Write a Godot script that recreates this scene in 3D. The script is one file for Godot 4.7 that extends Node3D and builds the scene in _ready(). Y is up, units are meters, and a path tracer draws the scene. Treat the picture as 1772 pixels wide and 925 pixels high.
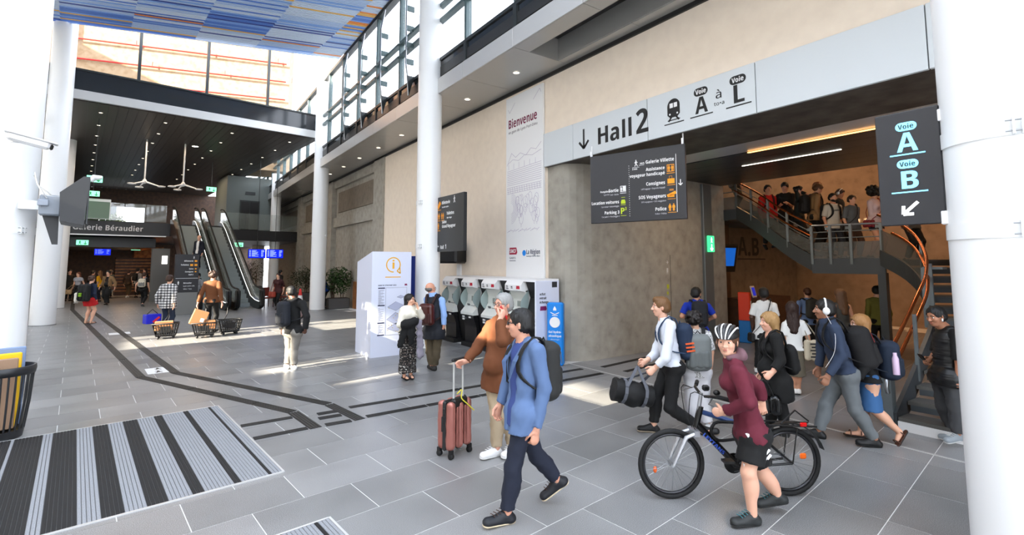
extends Node3D
# A station hall: right wall along -Z at X = 7, floor at Y = 0, camera 2.1 m above the floor.

# ---------------------------------------------------------------- mesh builder
class MB:
	var v := PackedVector3Array()
	var n := PackedVector3Array()
	var t := PackedVector2Array()
	var c := PackedColorArray()
	var ix := PackedInt32Array()
	var col := Color.WHITE
	var X := Transform3D.IDENTITY
	func put(p: Vector3, nn: Vector3, uv := Vector2.ZERO) -> int:
		v.append(X * p); n.append((X.basis * nn).normalized()); t.append(uv); c.append(col)
		return v.size() - 1
	func f3(a: int, b: int, d: int) -> void:   # counter-clockwise seen from outside -> Godot's clockwise
		ix.append(a); ix.append(d); ix.append(b)
	func tri(a: Vector3, b: Vector3, d: Vector3) -> void:
		var nn := (b - a).cross(d - a).normalized()
		f3(put(a, nn), put(b, nn), put(d, nn))
	func quad(a: Vector3, b: Vector3, d: Vector3, e: Vector3, u0 := Vector2(0, 1), u1 := Vector2(1, 0)) -> void:
		var nn := (b - a).cross(e - a).normalized()
		if nn.length() < 0.5: nn = (d - b).cross(e - b).normalized()
		var i := put(a, nn, u0); var j := put(b, nn, Vector2(u1.x, u0.y)); var k := put(d, nn, u1); var l := put(e, nn, Vector2(u0.x, u1.y))
		f3(i, j, k); f3(i, k, l)
	func box(o: Vector3, s: Vector3, B := Basis.IDENTITY) -> MB:
		var h := s * 0.5
		for ax in 3:
			for sg in [-1.0, 1.0]:
				var w := Vector3.ZERO; w[ax] = sg * h[ax]
				var p := Vector3.ZERO; p[(ax + 1) % 3] = h[(ax + 1) % 3]
				var q := Vector3.ZERO; q[(ax + 2) % 3] = h[(ax + 2) % 3]
				if sg < 0: p = -p
				quad(o + B * (w - p - q), o + B * (w + p - q), o + B * (w + p + q), o + B * (w - p + q))
		return self
	func bm(a: Vector3, b: Vector3) -> MB:
		return box((a + b) * 0.5, (b - a).abs())
	func rbox(o: Vector3, s: Vector3, r: float, B := Basis.IDENTITY) -> MB:   # box with chamfered edges
		var h := s * 0.5; var m := h - Vector3(r, r, r)
		for ax in 3:
			var a1 := (ax + 1) % 3; var a2 := (ax + 2) % 3
			for sg in [-1.0, 1.0]:
				var w := Vector3.ZERO; w[ax] = sg * h[ax]
				var p := Vector3.ZERO; p[a1] = m[a1] * sg
				var q := Vector3.ZERO; q[a2] = m[a2]
				quad(o + B * (w - p - q), o + B * (w + p - q), o + B * (w + p + q), o + B * (w - p + q))
			for s1 in [-1.0, 1.0]:
				for s2 in [-1.0, 1.0]:   # edges that run along ax
					var e := Vector3.ZERO; e[ax] = m[ax]
					var c1 := Vector3.ZERO; c1[a1] = s1 * h[a1]; c1[a2] = s2 * m[a2]
					var c2 := Vector3.ZERO; c2[a1] = s1 * m[a1]; c2[a2] = s2 * h[a2]
					if s1 * s2 > 0: quad(o + B * (c1 - e), o + B * (c2 - e), o + B * (c2 + e), o + B * (c1 + e))
					else: quad(o + B * (c2 - e), o + B * (c1 - e), o + B * (c1 + e), o + B * (c2 + e))
		for sx in [-1.0, 1.0]:
			for sy in [-1.0, 1.0]:
				for sz in [-1.0, 1.0]:
					var a := Vector3(sx * h.x, sy * m.y, sz * m.z); var b := Vector3(sx * m.x, sy * h.y, sz * m.z); var d := Vector3(sx * m.x, sy * m.y, sz * h.z)
					if sx * sy * sz > 0: tri(o + B * a, o + B * b, o + B * d)
					else: tri(o + B * b, o + B * a, o + B * d)
		return self
	func tube(pts: Array, rr, k := 8, caps := true, closed := false, flat := 1.0, up0 := Vector3.ZERO) -> MB:   # rr: number or Array
		var cnt := pts.size()
		var prev := Vector3.ZERO
		var rings := []
		var tang := []
		for i in cnt:
			var a: Vector3 = pts[(i - 1 + cnt) % cnt] if closed or i > 0 else pts[0]
			var b: Vector3 = pts[(i + 1) % cnt] if closed or i < cnt - 1 else pts[cnt - 1]
			var d: Vector3 = (b - a).normalized()
			if prev == Vector3.ZERO:
				prev = up0 if up0 != Vector3.ZERO else (Vector3.UP if absf(d.y) < 0.9 else Vector3.RIGHT)
			var s := d.cross(prev).normalized()
			if s.length() < 0.5: s = d.cross(Vector3(0.3, 0.5, 0.8)).normalized()
			var u := s.cross(d).normalized()
			prev = u
			var r: float = rr[i] if rr is Array else rr
			var ring := []
			for j in k:
				var an := TAU * j / k
				var dir := s * cos(an) + u * sin(an) * flat
				ring.append(put(pts[i] + dir * r, s * cos(an) * flat + u * sin(an), Vector2(float(j) / k, float(i) / maxf(1, cnt - 1))))
			rings.append(ring); tang.append(d)
		for i in (cnt if closed else cnt - 1):
			var A: Array = rings[i]; var B: Array = rings[(i + 1) % cnt]
			for j in k:
				var j2 := (j + 1) % k
				f3(A[j], B[j2], A[j2]); f3(A[j], B[j], B[j2])
		if caps and not closed:
			for e in 2:
				var i := 0 if e == 0 else cnt - 1
				var nn: Vector3 = -tang[i] if e == 0 else tang[i]
				var o := put(pts[i], nn)
				var ring := []
				for j in k: ring.append(put(X.affine_inverse() * v[rings[i][j]], nn))
				for j in k:
					if e == 0: f3(o, ring[j], ring[(j + 1) % k])
					else: f3(o, ring[(j + 1) % k], ring[j])
		return self
	func cyl(a: Vector3, b: Vector3, r: float, r2 := -1.0, k := 16) -> MB:
		return tube([a, b], [r, r if r2 < 0 else r2], k)
	func lathe(prof: Array, k := 24, at := Vector3.ZERO, B := Basis.IDENTITY) -> MB:   # prof: Vector2(radius, height), bottom to top; profile points doubled at sharp edges
		var rows := []
		for i in prof.size():
			var a: Vector2 = prof[maxi(0, i - 1)]; var b: Vector2 = prof[mini(prof.size() - 1, i + 1)]
			if i > 0 and prof[i - 1].is_equal_approx(prof[i]): a = prof[i]
			if i < prof.size() - 1 and prof[i + 1].is_equal_approx(prof[i]): b = prof[i]
			var d := b - a
			var nn := Vector2(d.y, -d.x).normalized()
			var row := []
			for j in k + 1:
				var an := TAU * j / k
				row.append(put(at + B * Vector3(prof[i].x * cos(an), prof[i].y, prof[i].x * sin(an)), B * Vector3(nn.x * cos(an), nn.y, nn.x * sin(an)), Vector2(float(j) / k, float(i) / prof.size())))
			rows.append(row)
		for i in prof.size() - 1:
			if prof[i].is_equal_approx(prof[i + 1]): continue
			for j in k:
				f3(rows[i][j], rows[i + 1][j], rows[i + 1][j + 1]); f3(rows[i][j], rows[i + 1][j + 1], rows[i][j + 1])
		return self
	func ell(o: Vector3, r: Vector3, B := Basis.IDENTITY, k := 12, m := 8) -> MB:
		var rows := []
		for i in m + 1:
			var la := -PI / 2 + PI * i / m
			var row := []
			for j in k + 1:
				var an := TAU * j / k
				var d := Vector3(cos(la) * cos(an), sin(la), cos(la) * sin(an))
				row.append(put(o + B * (d * r), B * (d / r), Vector2(float(j) / k, float(i) / m)))
			rows.append(row)
		for i in m:
			for j in k:
				f3(rows[i][j], rows[i + 1][j], rows[i + 1][j + 1]); f3(rows[i][j], rows[i + 1][j + 1], rows[i][j + 1])
		return self
	func prism(poly: PackedVector2Array, z0: float, z1: float, F := Transform3D.IDENTITY) -> MB:   # outline in F's x-y plane, from z0 to z1 (z1 > z0)
		if Geometry2D.is_polygon_clockwise(poly): poly.reverse()
		var tr := Geometry2D.triangulate_polygon(poly)
		var base := []
		for e in 2:
			var row := []
			for p in poly: row.append(put(F * Vector3(p.x, p.y, z1 if e else z0), F.basis * Vector3(0, 0, 1 if e else -1), p))
			base.append(row)
		for i in range(0, tr.size(), 3):
			var a := tr[i]; var b := tr[i + 1]; var d := tr[i + 2]
			if (poly[b] - poly[a]).cross(poly[d] - poly[a]) < 0: var s := b; b = d; d = s
			f3(base[1][a], base[1][b], base[1][d]); f3(base[0][a], base[0][d], base[0][b])
		for i in poly.size():
			var p := poly[i]; var q := poly[(i + 1) % poly.size()]
			quad(F * Vector3(p.x, p.y, z0), F * Vector3(q.x, q.y, z0), F * Vector3(q.x, q.y, z1), F * Vector3(p.x, p.y, z1))
		return self
	func ribbon(pts: Array, w: Array, th := 0.003) -> MB:   # flat strap along pts; w[i] = half width vector
		for i in pts.size() - 1:
			var a: Vector3 = pts[i]; var b: Vector3 = pts[i + 1]
			var nn: Vector3 = (b - a).cross(w[i]).normalized() * th
			var p := [a - w[i], a + w[i], b + w[i + 1], b - w[i + 1]]
			quad(p[0] - nn, p[1] - nn, p[2] - nn, p[3] - nn); quad(p[3] + nn, p[2] + nn, p[1] + nn, p[0] + nn)
			quad(p[0] + nn, p[0] - nn, p[3] - nn, p[3] + nn); quad(p[1] - nn, p[1] + nn, p[2] + nn, p[2] - nn)
		return self
	func add(m: Mesh, F: Transform3D) -> MB:   # append another mesh's triangles
		for s in m.get_surface_count():
			var a := m.surface_get_arrays(s)
			var base := v.size()
			var av: PackedVector3Array = a[Mesh.ARRAY_VERTEX]; var an: PackedVector3Array = a[Mesh.ARRAY_NORMAL]
			for i in av.size(): put(F * av[i], F.basis * an[i])
			if a[Mesh.ARRAY_INDEX] != null and a[Mesh.ARRAY_INDEX].size():
				for i in a[Mesh.ARRAY_INDEX]: ix.append(base + i)
			else:
				for i in av.size(): ix.append(base + i)
		return self
	func mesh() -> ArrayMesh:
		var a := []
		a.resize(Mesh.ARRAY_MAX)
		a[Mesh.ARRAY_VERTEX] = v; a[Mesh.ARRAY_NORMAL] = n; a[Mesh.ARRAY_TEX_UV] = t; a[Mesh.ARRAY_COLOR] = c; a[Mesh.ARRAY_INDEX] = ix
		var m := ArrayMesh.new()
		m.add_surface_from_arrays(Mesh.PRIMITIVE_TRIANGLES, a)
		return m

# ---------------------------------------------------------------- scene helpers
var taken := {}
func numbered(called: String) -> String:
	var k: int = taken.get(called, 0)
	taken[called] = k + 1
	return called if k == 0 else "%s_%03d" % [called, k]

func thing(called: String, label: String, category: String, at := Vector3.ZERO, turn := 0.0, group := "") -> Node3D:
	var o := Node3D.new()
	o.name = numbered(called); add_child(o)
	o.position = at; o.rotation.y = turn
	tag(o, label, category, group)
	return o

func tag(o: Node3D, label: String, category: String, group := "") -> Node3D:
	o.set_meta("label", label); o.set_meta("category", category)
	if group: o.set_meta("group", group)
	return o

func put(called: String, m: Mesh, mt: Material, parent: Node3D, at := Vector3.ZERO) -> MeshInstance3D:
	var o := MeshInstance3D.new()
	o.name = numbered(called) if parent == self else called
	o.mesh = m; o.material_override = mt; o.position = at
	parent.add_child(o, true)
	return o

func obj(called: String, b: MB, mt: Material, parent: Node3D, at := Vector3.ZERO) -> MeshInstance3D:
	return put(called, b.mesh(), mt, parent, at)

func one(called: String, b: MB, mt: Material, label: String, category: String, group := "") -> MeshInstance3D:
	var o := obj(called, b, mt, self)
	tag(o, label, category, group)
	return o

func struct(called: String, b: MB, mt: Material, parent: Node3D = null) -> MeshInstance3D:
	var o := obj(called, b, mt, parent if parent else self)
	if parent == null: o.set_meta("kind", "structure")
	return o

func frame(at: Vector3, x: Vector3, y: Vector3) -> Transform3D:   # x right, y up along the surface, z out of it
	var z := x.cross(y).normalized()
	return Transform3D(Basis(x.normalized(), z.cross(x).normalized(), z), at)

func dup(o: Node3D, at: Vector3, turn: float, label: String, group := "") -> Node3D:
	var r: Node3D = o.duplicate()
	r.name = numbered(String(o.name).rstrip("0123456789").rstrip("_")); add_child(r)
	r.position = at; r.rotation.y = turn
	r.set_meta("label", label)
	if group: r.set_meta("group", group)
	return r

# ---------------------------------------------------------------- materials
var mats := {}
func mat(r: float, g: float, b: float, rough := 0.7, metal := 0.0, spec := 0.5) -> StandardMaterial3D:
	var key := "%f_%f_%f_%f_%f_%f" % [r, g, b, rough, metal, spec]
	if not mats.has(key):
		var m := StandardMaterial3D.new()
		m.albedo_color = Color(r, g, b); m.roughness = rough; m.metallic = metal; m.metallic_specular = spec
		mats[key] = m
	return mats[key]

func glow(r: float, g: float, b: float, e: float) -> StandardMaterial3D:
	var key := "glow%f_%f_%f_%f" % [r, g, b, e]
	if not mats.has(key):
		var m := StandardMaterial3D.new()
		m.albedo_color = Color(r, g, b); m.emission_enabled = true; m.emission = Color(r, g, b); m.emission_energy_multiplier = e
		mats[key] = m
	return mats[key]

func glass(r: float, g: float, b: float, a: float) -> StandardMaterial3D:
	var m := StandardMaterial3D.new()
	m.albedo_color = Color(r, g, b, a); m.transparency = BaseMaterial3D.TRANSPARENCY_ALPHA; m.roughness = 0.03
	return m

func noise_tex(seed_: int, freq: float, stops: Array, size := 512, type := FastNoiseLite.TYPE_SIMPLEX_SMOOTH, oct := 4, normal := false) -> NoiseTexture2D:
	var nz := FastNoiseLite.new()
	nz.seed = seed_; nz.frequency = freq; nz.noise_type = type; nz.fractal_octaves = oct
	var tx := NoiseTexture2D.new()
	tx.width = size; tx.height = size; tx.seamless = true; tx.noise = nz; tx.as_normal_map = normal
	if stops.size():
		var gr := Gradient.new()
		var offs := PackedFloat32Array(); var cs := PackedColorArray()
		for s in stops: offs.append(s[0]); cs.append(s[1])
		gr.offsets = offs; gr.colors = cs
		tx.color_ramp = gr
	return tx

func textured(tex: Texture2D, scale: float, rough: float, tint := Color.WHITE, metal := 0.0, world := true) -> StandardMaterial3D:
	var m := StandardMaterial3D.new()
	m.albedo_texture = tex; m.albedo_color = tint; m.roughness = rough; m.metallic = metal
	m.uv1_triplanar = true; m.uv1_world_triplanar = world; m.uv1_scale = Vector3(scale, scale, scale)
	return m

func gray(x: float) -> Color: return Color(x, x, x)

# ---------------------------------------------------------------- lettering
var fonts := {}
func font_of(bold: bool, serif := false) -> Font:
	var key := "%s%s" % [bold, serif]
	if not fonts.has(key):
		var f := SystemFont.new()
		f.font_names = PackedStringArray(["Droid Serif" if serif else "Droid Sans"])
		f.font_weight = 700 if bold else 400
		fonts[key] = f
	return fonts[key]

# text whose cap height is h, into b; F: x along the line, y up, z out of the sign. align: -1 left at origin, 0 centre, 1 right
func words(b: MB, text: String, h: float, F: Transform3D, x := 0.0, y := 0.0, align := -1, bold := true, squeeze := 1.0, depth := 0.003) -> float:
	var m := TextMesh.new()
	m.text = text; m.font = font_of(bold); m.font_size = 64; m.pixel_size = 0.01; m.depth = 0.02; m.curve_step = 4.0
	m.horizontal_alignment = HORIZONTAL_ALIGNMENT_LEFT
	m.vertical_alignment = VERTICAL_ALIGNMENT_BOTTOM
	var s := h / 0.457
	var bb := m.get_aabb()
	var w := bb.size.x * s * squeeze
	var off := 0.0 if align < 0 else (-w * 0.5 if align == 0 else -w)
	# TextMesh baseline: measured from the flat-bottomed letter H
	b.add(m, F * Transform3D(Basis(Vector3(s * squeeze, 0, 0), Vector3(0, s, 0), Vector3(0, 0, depth / 0.02)), Vector3(x + off - bb.position.x * s * squeeze, y + base_of() * s, depth * 0.5)))
	return w

var h_base := 9.0
func base_of() -> float:
	if h_base > 8.0:
		var m := TextMesh.new()
		m.text = "H"; m.font = font_of(true); m.font_size = 64; m.pixel_size = 0.01; m.depth = 0.02; m.vertical_alignment = VERTICAL_ALIGNMENT_BOTTOM
		h_base = -m.get_aabb().position.y
	return h_base

func poly2(b: MB, pts: Array, F: Transform3D, o: Vector2, s: float, depth := 0.003) -> void:
	var pp := PackedVector2Array()
	for p in pts: pp.append(o + p * s)
	b.prism(pp, 0.0, depth, F)

func bar(b: MB, F: Transform3D, x0: float, y0: float, x1: float, y1: float, depth := 0.003) -> void:
	b.prism(PackedVector2Array([Vector2(x0, y0), Vector2(x1, y0), Vector2(x1, y1), Vector2(x0, y1)]), 0.0, depth, F)

func line2(b: MB, F: Transform3D, p: Vector2, q: Vector2, w: float, depth := 0.003) -> void:
	var d := (q - p).normalized(); var s := Vector2(-d.y, d.x) * w * 0.5
	b.prism(PackedVector2Array([p - s, q - s, q + s, p + s]), 0.0, depth, F)

func disc(b: MB, F: Transform3D, o: Vector2, r: float, depth := 0.003, k := 14, ry := -1.0) -> void:
	var pp := PackedVector2Array()
	for i in k: pp.append(o + Vector2(cos(TAU * i / k) * r, sin(TAU * i / k) * (r if ry < 0 else ry)))
	b.prism(pp, 0.0, depth, F)

func pill(b: MB, F: Transform3D, o: Vector2, w: float, h: float, depth := 0.003) -> void:
	var pp := PackedVector2Array()
	for i in 9: pp.append(o + Vector2(w * 0.5 - h * 0.5 + cos(-PI / 2 + PI * i / 8) * h * 0.5, sin(-PI / 2 + PI * i / 8) * h * 0.5))
	for i in 9: pp.append(o + Vector2(-w * 0.5 + h * 0.5 + cos(PI / 2 + PI * i / 8) * h * 0.5, sin(PI / 2 + PI * i / 8) * h * 0.5))
	b.prism(pp, 0.0, depth, F)

func arrow(b: MB, F: Transform3D, o: Vector2, dir: Vector2, len: float, w: float, depth := 0.003) -> void:   # o: the tip
	dir = dir.normalized()
	line2(b, F, o - dir * len, o - dir * w * 0.3, w, depth)
	for s in [-1.0, 1.0]:
		line2(b, F, o, o - dir.rotated(s * 0.75) * len * 0.5, w, depth)

func man(b: MB, F: Transform3D, o: Vector2, h: float, walk := false, depth := 0.003) -> void:   # small pictogram of a standing or walking figure, feet at o
	disc(b, F, o + Vector2(0, h * 0.91), h * 0.085, depth, 10)
	line2(b, F, o + Vector2(0, h * 0.42), o + Vector2(0, h * 0.8), h * 0.2, depth)
	if walk:
		line2(b, F, o + Vector2(0, h * 0.45), o + Vector2(-h * 0.2, 0), h * 0.1, depth); line2(b, F, o + Vector2(0, h * 0.45), o + Vector2(h * 0.22, h * 0.02), h * 0.1, depth)
		line2(b, F, o + Vector2(0, h * 0.76), o + Vector2(-h * 0.24, h * 0.5), h * 0.08, depth); line2(b, F, o + Vector2(0, h * 0.76), o + Vector2(h * 0.26, h * 0.55), h * 0.08, depth)
	else:
		for s in [-1.0, 1.0]:
			line2(b, F, o + Vector2(s * h * 0.06, h * 0.45), o + Vector2(s * h * 0.07, 0), h * 0.1, depth)
			line2(b, F, o + Vector2(s * h * 0.12, h * 0.78), o + Vector2(s * h * 0.17, h * 0.42), h * 0.07, depth)

# ---------------------------------------------------------------- setting
var G := Transform3D(Basis(Vector3.UP, deg_to_rad(6.5)), Vector3.ZERO)   # floor grid: x = u across, -z = v along the hall
func gp(u: float, y: float, v: float) -> Vector3: return G * Vector3(u, y, -v)
func gmb() -> MB:
	var b := MB.new()
	b.X = G
	return b

var rng := RandomNumberGenerator.new()
var cam: Camera3D
var M := {}

func camera_and_light() -> void:
	cam = Camera3D.new()
	cam.name = "camera"
	cam.projection = Camera3D.PROJECTION_FRUSTUM
	cam.near = 0.1; cam.far = 300.0
	cam.size = 925.0 / 850.0 * 0.1
	cam.frustum_offset = Vector2(0.0, (382.0 - 462.5) / 850.0 * 0.1)
	add_child(cam)
	cam.position = Vector3(0, 2.1, 0)
	cam.rotation = Vector3(deg_to_rad(4.9), deg_to_rad(-35.0), 0)
	cam.current = true
	var w := WorldEnvironment.new()
	w.name = "sky_light"
	var e := Environment.new()
	e.background_mode = Environment.BG_SKY
	var sky := Sky.new()
	var sm := ProceduralSkyMaterial.new()
	sm.sky_top_color = Color(0.90, 0.94, 1.0); sm.sky_horizon_color = Color(0.97, 0.98, 1.0)
	sm.ground_horizon_color = Color(0.62, 0.62, 0.6); sm.ground_bottom_color = Color(0.5, 0.5, 0.49)
	sm.sky_energy_multiplier = 1.0
	sm.sun_angle_max = 8.0
	sky.sky_material = sm
	e.sky = sky
	e.background_energy_multiplier = SKY
	e.tonemap_mode = Environment.TONE_MAPPER_LINEAR
	e.tonemap_exposure = EXPOSURE
	e.sdfgi_enabled = true; e.ssao_enabled = true; e.ssil_enabled = true
	w.environment = e
	add_child(w)
	var sun := DirectionalLight3D.new()
	sun.name = "sun"
	add_child(sun)
	sun.look_at_from_position(Vector3.ZERO, SUN_DIR, Vector3.UP)
	sun.light_energy = SUN; sun.light_color = Color(1.0, 0.95, 0.86); sun.light_angular_distance = 0.6
	sun.shadow_enabled = true

func lamp(at: Vector3, e: float, c: Color, size := 0.1) -> void:
	var l := OmniLight3D.new()
	l.name = "lamp_light"
	l.light_energy = e; l.light_color = c; l.light_size = size; l.omni_range = 40.0; l.omni_attenuation = 2.0; l.shadow_enabled = true
	add_child(l, true); l.position = at

func area(at: Vector3, towards: Vector3, size: Vector2, e: float, c: Color) -> void:
	var l := AreaLight3D.new()
	l.name = "panel_light"
	l.area_size = size; l.light_energy = e; l.light_color = c; l.shadow_enabled = true
	l.area_range = 40.0
	add_child(l, true)
	l.look_at_from_position(at, at + towards, Vector3.RIGHT if absf(towards.normalized().y) > 0.9 else Vector3.UP)

func make_materials() -> void:
	var grain := noise_tex(3, 0.16, [[0.0, gray(0.36)], [0.35, gray(0.60)], [0.5, gray(0.72)], [0.65, gray(0.84)], [1.0, gray(1.0)]], 512, FastNoiseLite.TYPE_SIMPLEX, 3)
	var soil := noise_tex(8, 0.006, [[0.0, gray(0.86)], [0.5, gray(0.95)], [1.0, gray(1.0)]], 512)
	for k in 5:
		var m := textured(grain, 1.6, [0.30, 0.36, 0.33, 0.4, 0.34][k], gray([0.72, 0.76, 0.735, 0.69, 0.78][k]))
		m.metallic_specular = 0.55
		m.detail_enabled = true; m.detail_albedo = soil; m.detail_blend_mode = BaseMaterial3D.BLEND_MODE_MUL
		m.uv2_triplanar = true; m.uv2_world_triplanar = true; m.uv2_scale = Vector3(0.23, 0.23, 0.23); m.detail_uv_layer = BaseMaterial3D.DETAIL_UV_2
		M["tile%d" % k] = m
	M.grout = mat(0.86, 0.86, 0.85, 0.8)
	var conc := noise_tex(21, 0.02, [[0.0, Color(0.965, 0.96, 0.95)], [0.5, Color(0.985, 0.98, 0.97)], [1.0, Color(1, 1, 0.99)]], 512, FastNoiseLite.TYPE_SIMPLEX_SMOOTH, 5)
	M.plaster = textured(conc, 0.3, 0.85, Color(0.93, 0.875, 0.81))
	var streak := noise_tex(22, 0.012, [[0.0, Color(0.82, 0.81, 0.79)], [0.35, Color(0.92, 0.91, 0.895)], [0.7, Color(0.97, 0.96, 0.945)], [1.0, Color(1, 1, 1)]], 512, FastNoiseLite.TYPE_SIMPLEX_SMOOTH, 6)
	M.concrete = textured(streak, 0.45, 0.8, Color(0.66, 0.645, 0.61))
	M.dark_concrete = textured(streak, 0.45, 0.85, Color(0.50, 0.46, 0.41))
	M.tan_concrete = textured(streak, 0.35, 0.85, Color(0.66, 0.56, 0.45))
	M.white_steel = mat(0.93, 0.935, 0.935, 0.28, 0.0, 0.5)
	M.white = mat(0.9, 0.9, 0.9, 0.4)
	M.white_panel = mat(0.80, 0.82, 0.83, 0.45, 0.0, 0.35)
	M.anthracite = mat(0.135, 0.14, 0.15, 0.42)
	M.sign_black = mat(0.16, 0.165, 0.185, 0.35)
	M.black = mat(0.05, 0.05, 0.055, 0.5)
	M.rubber = mat(0.045, 0.045, 0.048, 0.75)
	M.frame_teal = mat(0.30, 0.375, 0.38, 0.4)
	M.frame_dark = mat(0.15, 0.17, 0.175, 0.4)
	M.spandrel = mat(0.12, 0.13, 0.14, 0.12, 0.0, 0.6)
	M.alu = mat(0.78, 0.78, 0.775, 0.3, 0.35)
	M.soffit = mat(0.66, 0.65, 0.635, 0.2, 0.3)
	M.steel = mat(0.62, 0.63, 0.64, 0.28, 0.9)
	M.chrome = mat(0.8, 0.8, 0.8, 0.15, 1.0)
	M.copper = mat(0.72, 0.40, 0.22, 0.25, 0.9)
	M.stair_steel = mat(0.25, 0.27, 0.285, 0.5, 0.2)
	M.post_steel = mat(0.42, 0.45, 0.46, 0.4, 0.3)
	M.brown_ceiling = mat(0.27, 0.24, 0.215, 0.42, 0.2)
	M.dark_ceiling = mat(0.19, 0.19, 0.19, 0.35, 0.2)
	M.wood = textured(noise_tex(31, 0.02, [[0.0, Color(0.40, 0.24, 0.12)], [0.5, Color(0.58, 0.37, 0.2)], [1.0, Color(0.68, 0.46, 0.26)]], 256), 0.6, 0.5)
	M.dark_wood = textured(noise_tex(32, 0.02, [[0.0, Color(0.20, 0.13, 0.09)], [0.5, Color(0.27, 0.18, 0.12)], [1.0, Color(0.33, 0.22, 0.15)]], 256), 0.6, 0.5)
	M.lintel = textured(noise_tex(33, 0.015, [[0.0, Color(0.20, 0.18, 0.155)], [0.5, Color(0.30, 0.275, 0.245)], [1.0, Color(0.38, 0.35, 0.32)]], 256, FastNoiseLite.TYPE_SIMPLEX_SMOOTH, 5), 0.5, 0.6)
	M.pane = glass(1, 1, 1, 0.04)
	M.esc_glass = glass(0.7, 0.75, 0.74, 0.22); M.esc_glass.metallic_specular = 0.2
	M.smoked = glass(0.75, 0.82, 0.8, 0.10)
	M.cream = textured(noise_tex(41, 0.03, [[0.0, Color(0.78, 0.66, 0.50)], [0.5, Color(0.90, 0.80, 0.66)], [1.0, Color(0.96, 0.88, 0.76)]], 512, FastNoiseLite.TYPE_SIMPLEX_SMOOTH, 5), 0.15, 0.9, Color(0.66, 0.63, 0.60))
	M.red = mat(0.82, 0.12, 0.10, 0.5)
	M.lit_white = glow(1.0, 0.97, 0.9, 2.2)
	M.warm = glow(1.0, 0.72, 0.42, 2.5)

func floor_tiles() -> void:
	var b := MB.new()
	b.bm(Vector3(-12, -0.3, -62), Vector3(30, -0.0025, 16))
	var fl := struct("floor", b, M.grout)
	var tw := 0.86; var td := 0.5955; var gap := 0.008
	var slab := MB.new()
	slab.box(Vector3(0, -0.007, 0), Vector3(tw - gap, 0.014, td - gap))
	var sm := slab.mesh()
	var near := []
	var rest := []
	for r in range(-3, 72):
		var v0 := 1.12 + td * r
		var sh := 0.37 if r % 2 == 1 else 0.80
		for k in range(-16, 36):
			var u := sh + tw * k + tw * 0.5
			var p := gp(u, 0, v0 + td * 0.5)
			if p.x > 19 or u < -6.5 or p.z < -44 or p.z > 0.4: continue
			if p.x > 6.8 and p.z < -8.2: continue
			var inside := not cam.global_transform.affine_inverse() * p == Vector3.ZERO
			var q: Vector3 = cam.transform.affine_inverse() * p
			var px := 886.0 + 850.0 * q.x / maxf(0.2, -q.z); var py := 382.0 - 850.0 * q.y / maxf(0.2, -q.z)
			var seen := q.z < -0.4 and px > -160 and px < 1840 and py < 1060
			if p.x > 8.0 and q.z > -1.5: seen = false
			if seen and q.length() < 40: near.append([q.length(), p, r * 31 + k * 17])
			elif p.x < 18 and p.z > -32: rest.append([q.length(), p, r * 31 + k * 17])
	near.sort_custom(func(a, c): return a[0] < c[0])
	var far := MB.new()
	for i in near.size():
		var kind: int = absi(hash(near[i][2])) % 5
		if i < 296:
			var o := put("tile", sm, M["tile%d" % kind], fl)
			o.transform = Transform3D(G.basis, near[i][1])
		else:
			far.X = Transform3D(G.basis, near[i][1])
			far.box(Vector3(0, -0.007, 0), Vector3(tw - gap, 0.014, td - gap))
	for i in rest.size():
		far.X = Transform3D(G.basis, rest[i][1])
		far.box(Vector3(0, -0.007, 0), Vector3(tw - gap, 0.014, td - gap))
	var fo := obj("tile_field", far, M.tile2, fl)
	fo.set_meta("kind", "stuff")

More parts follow.
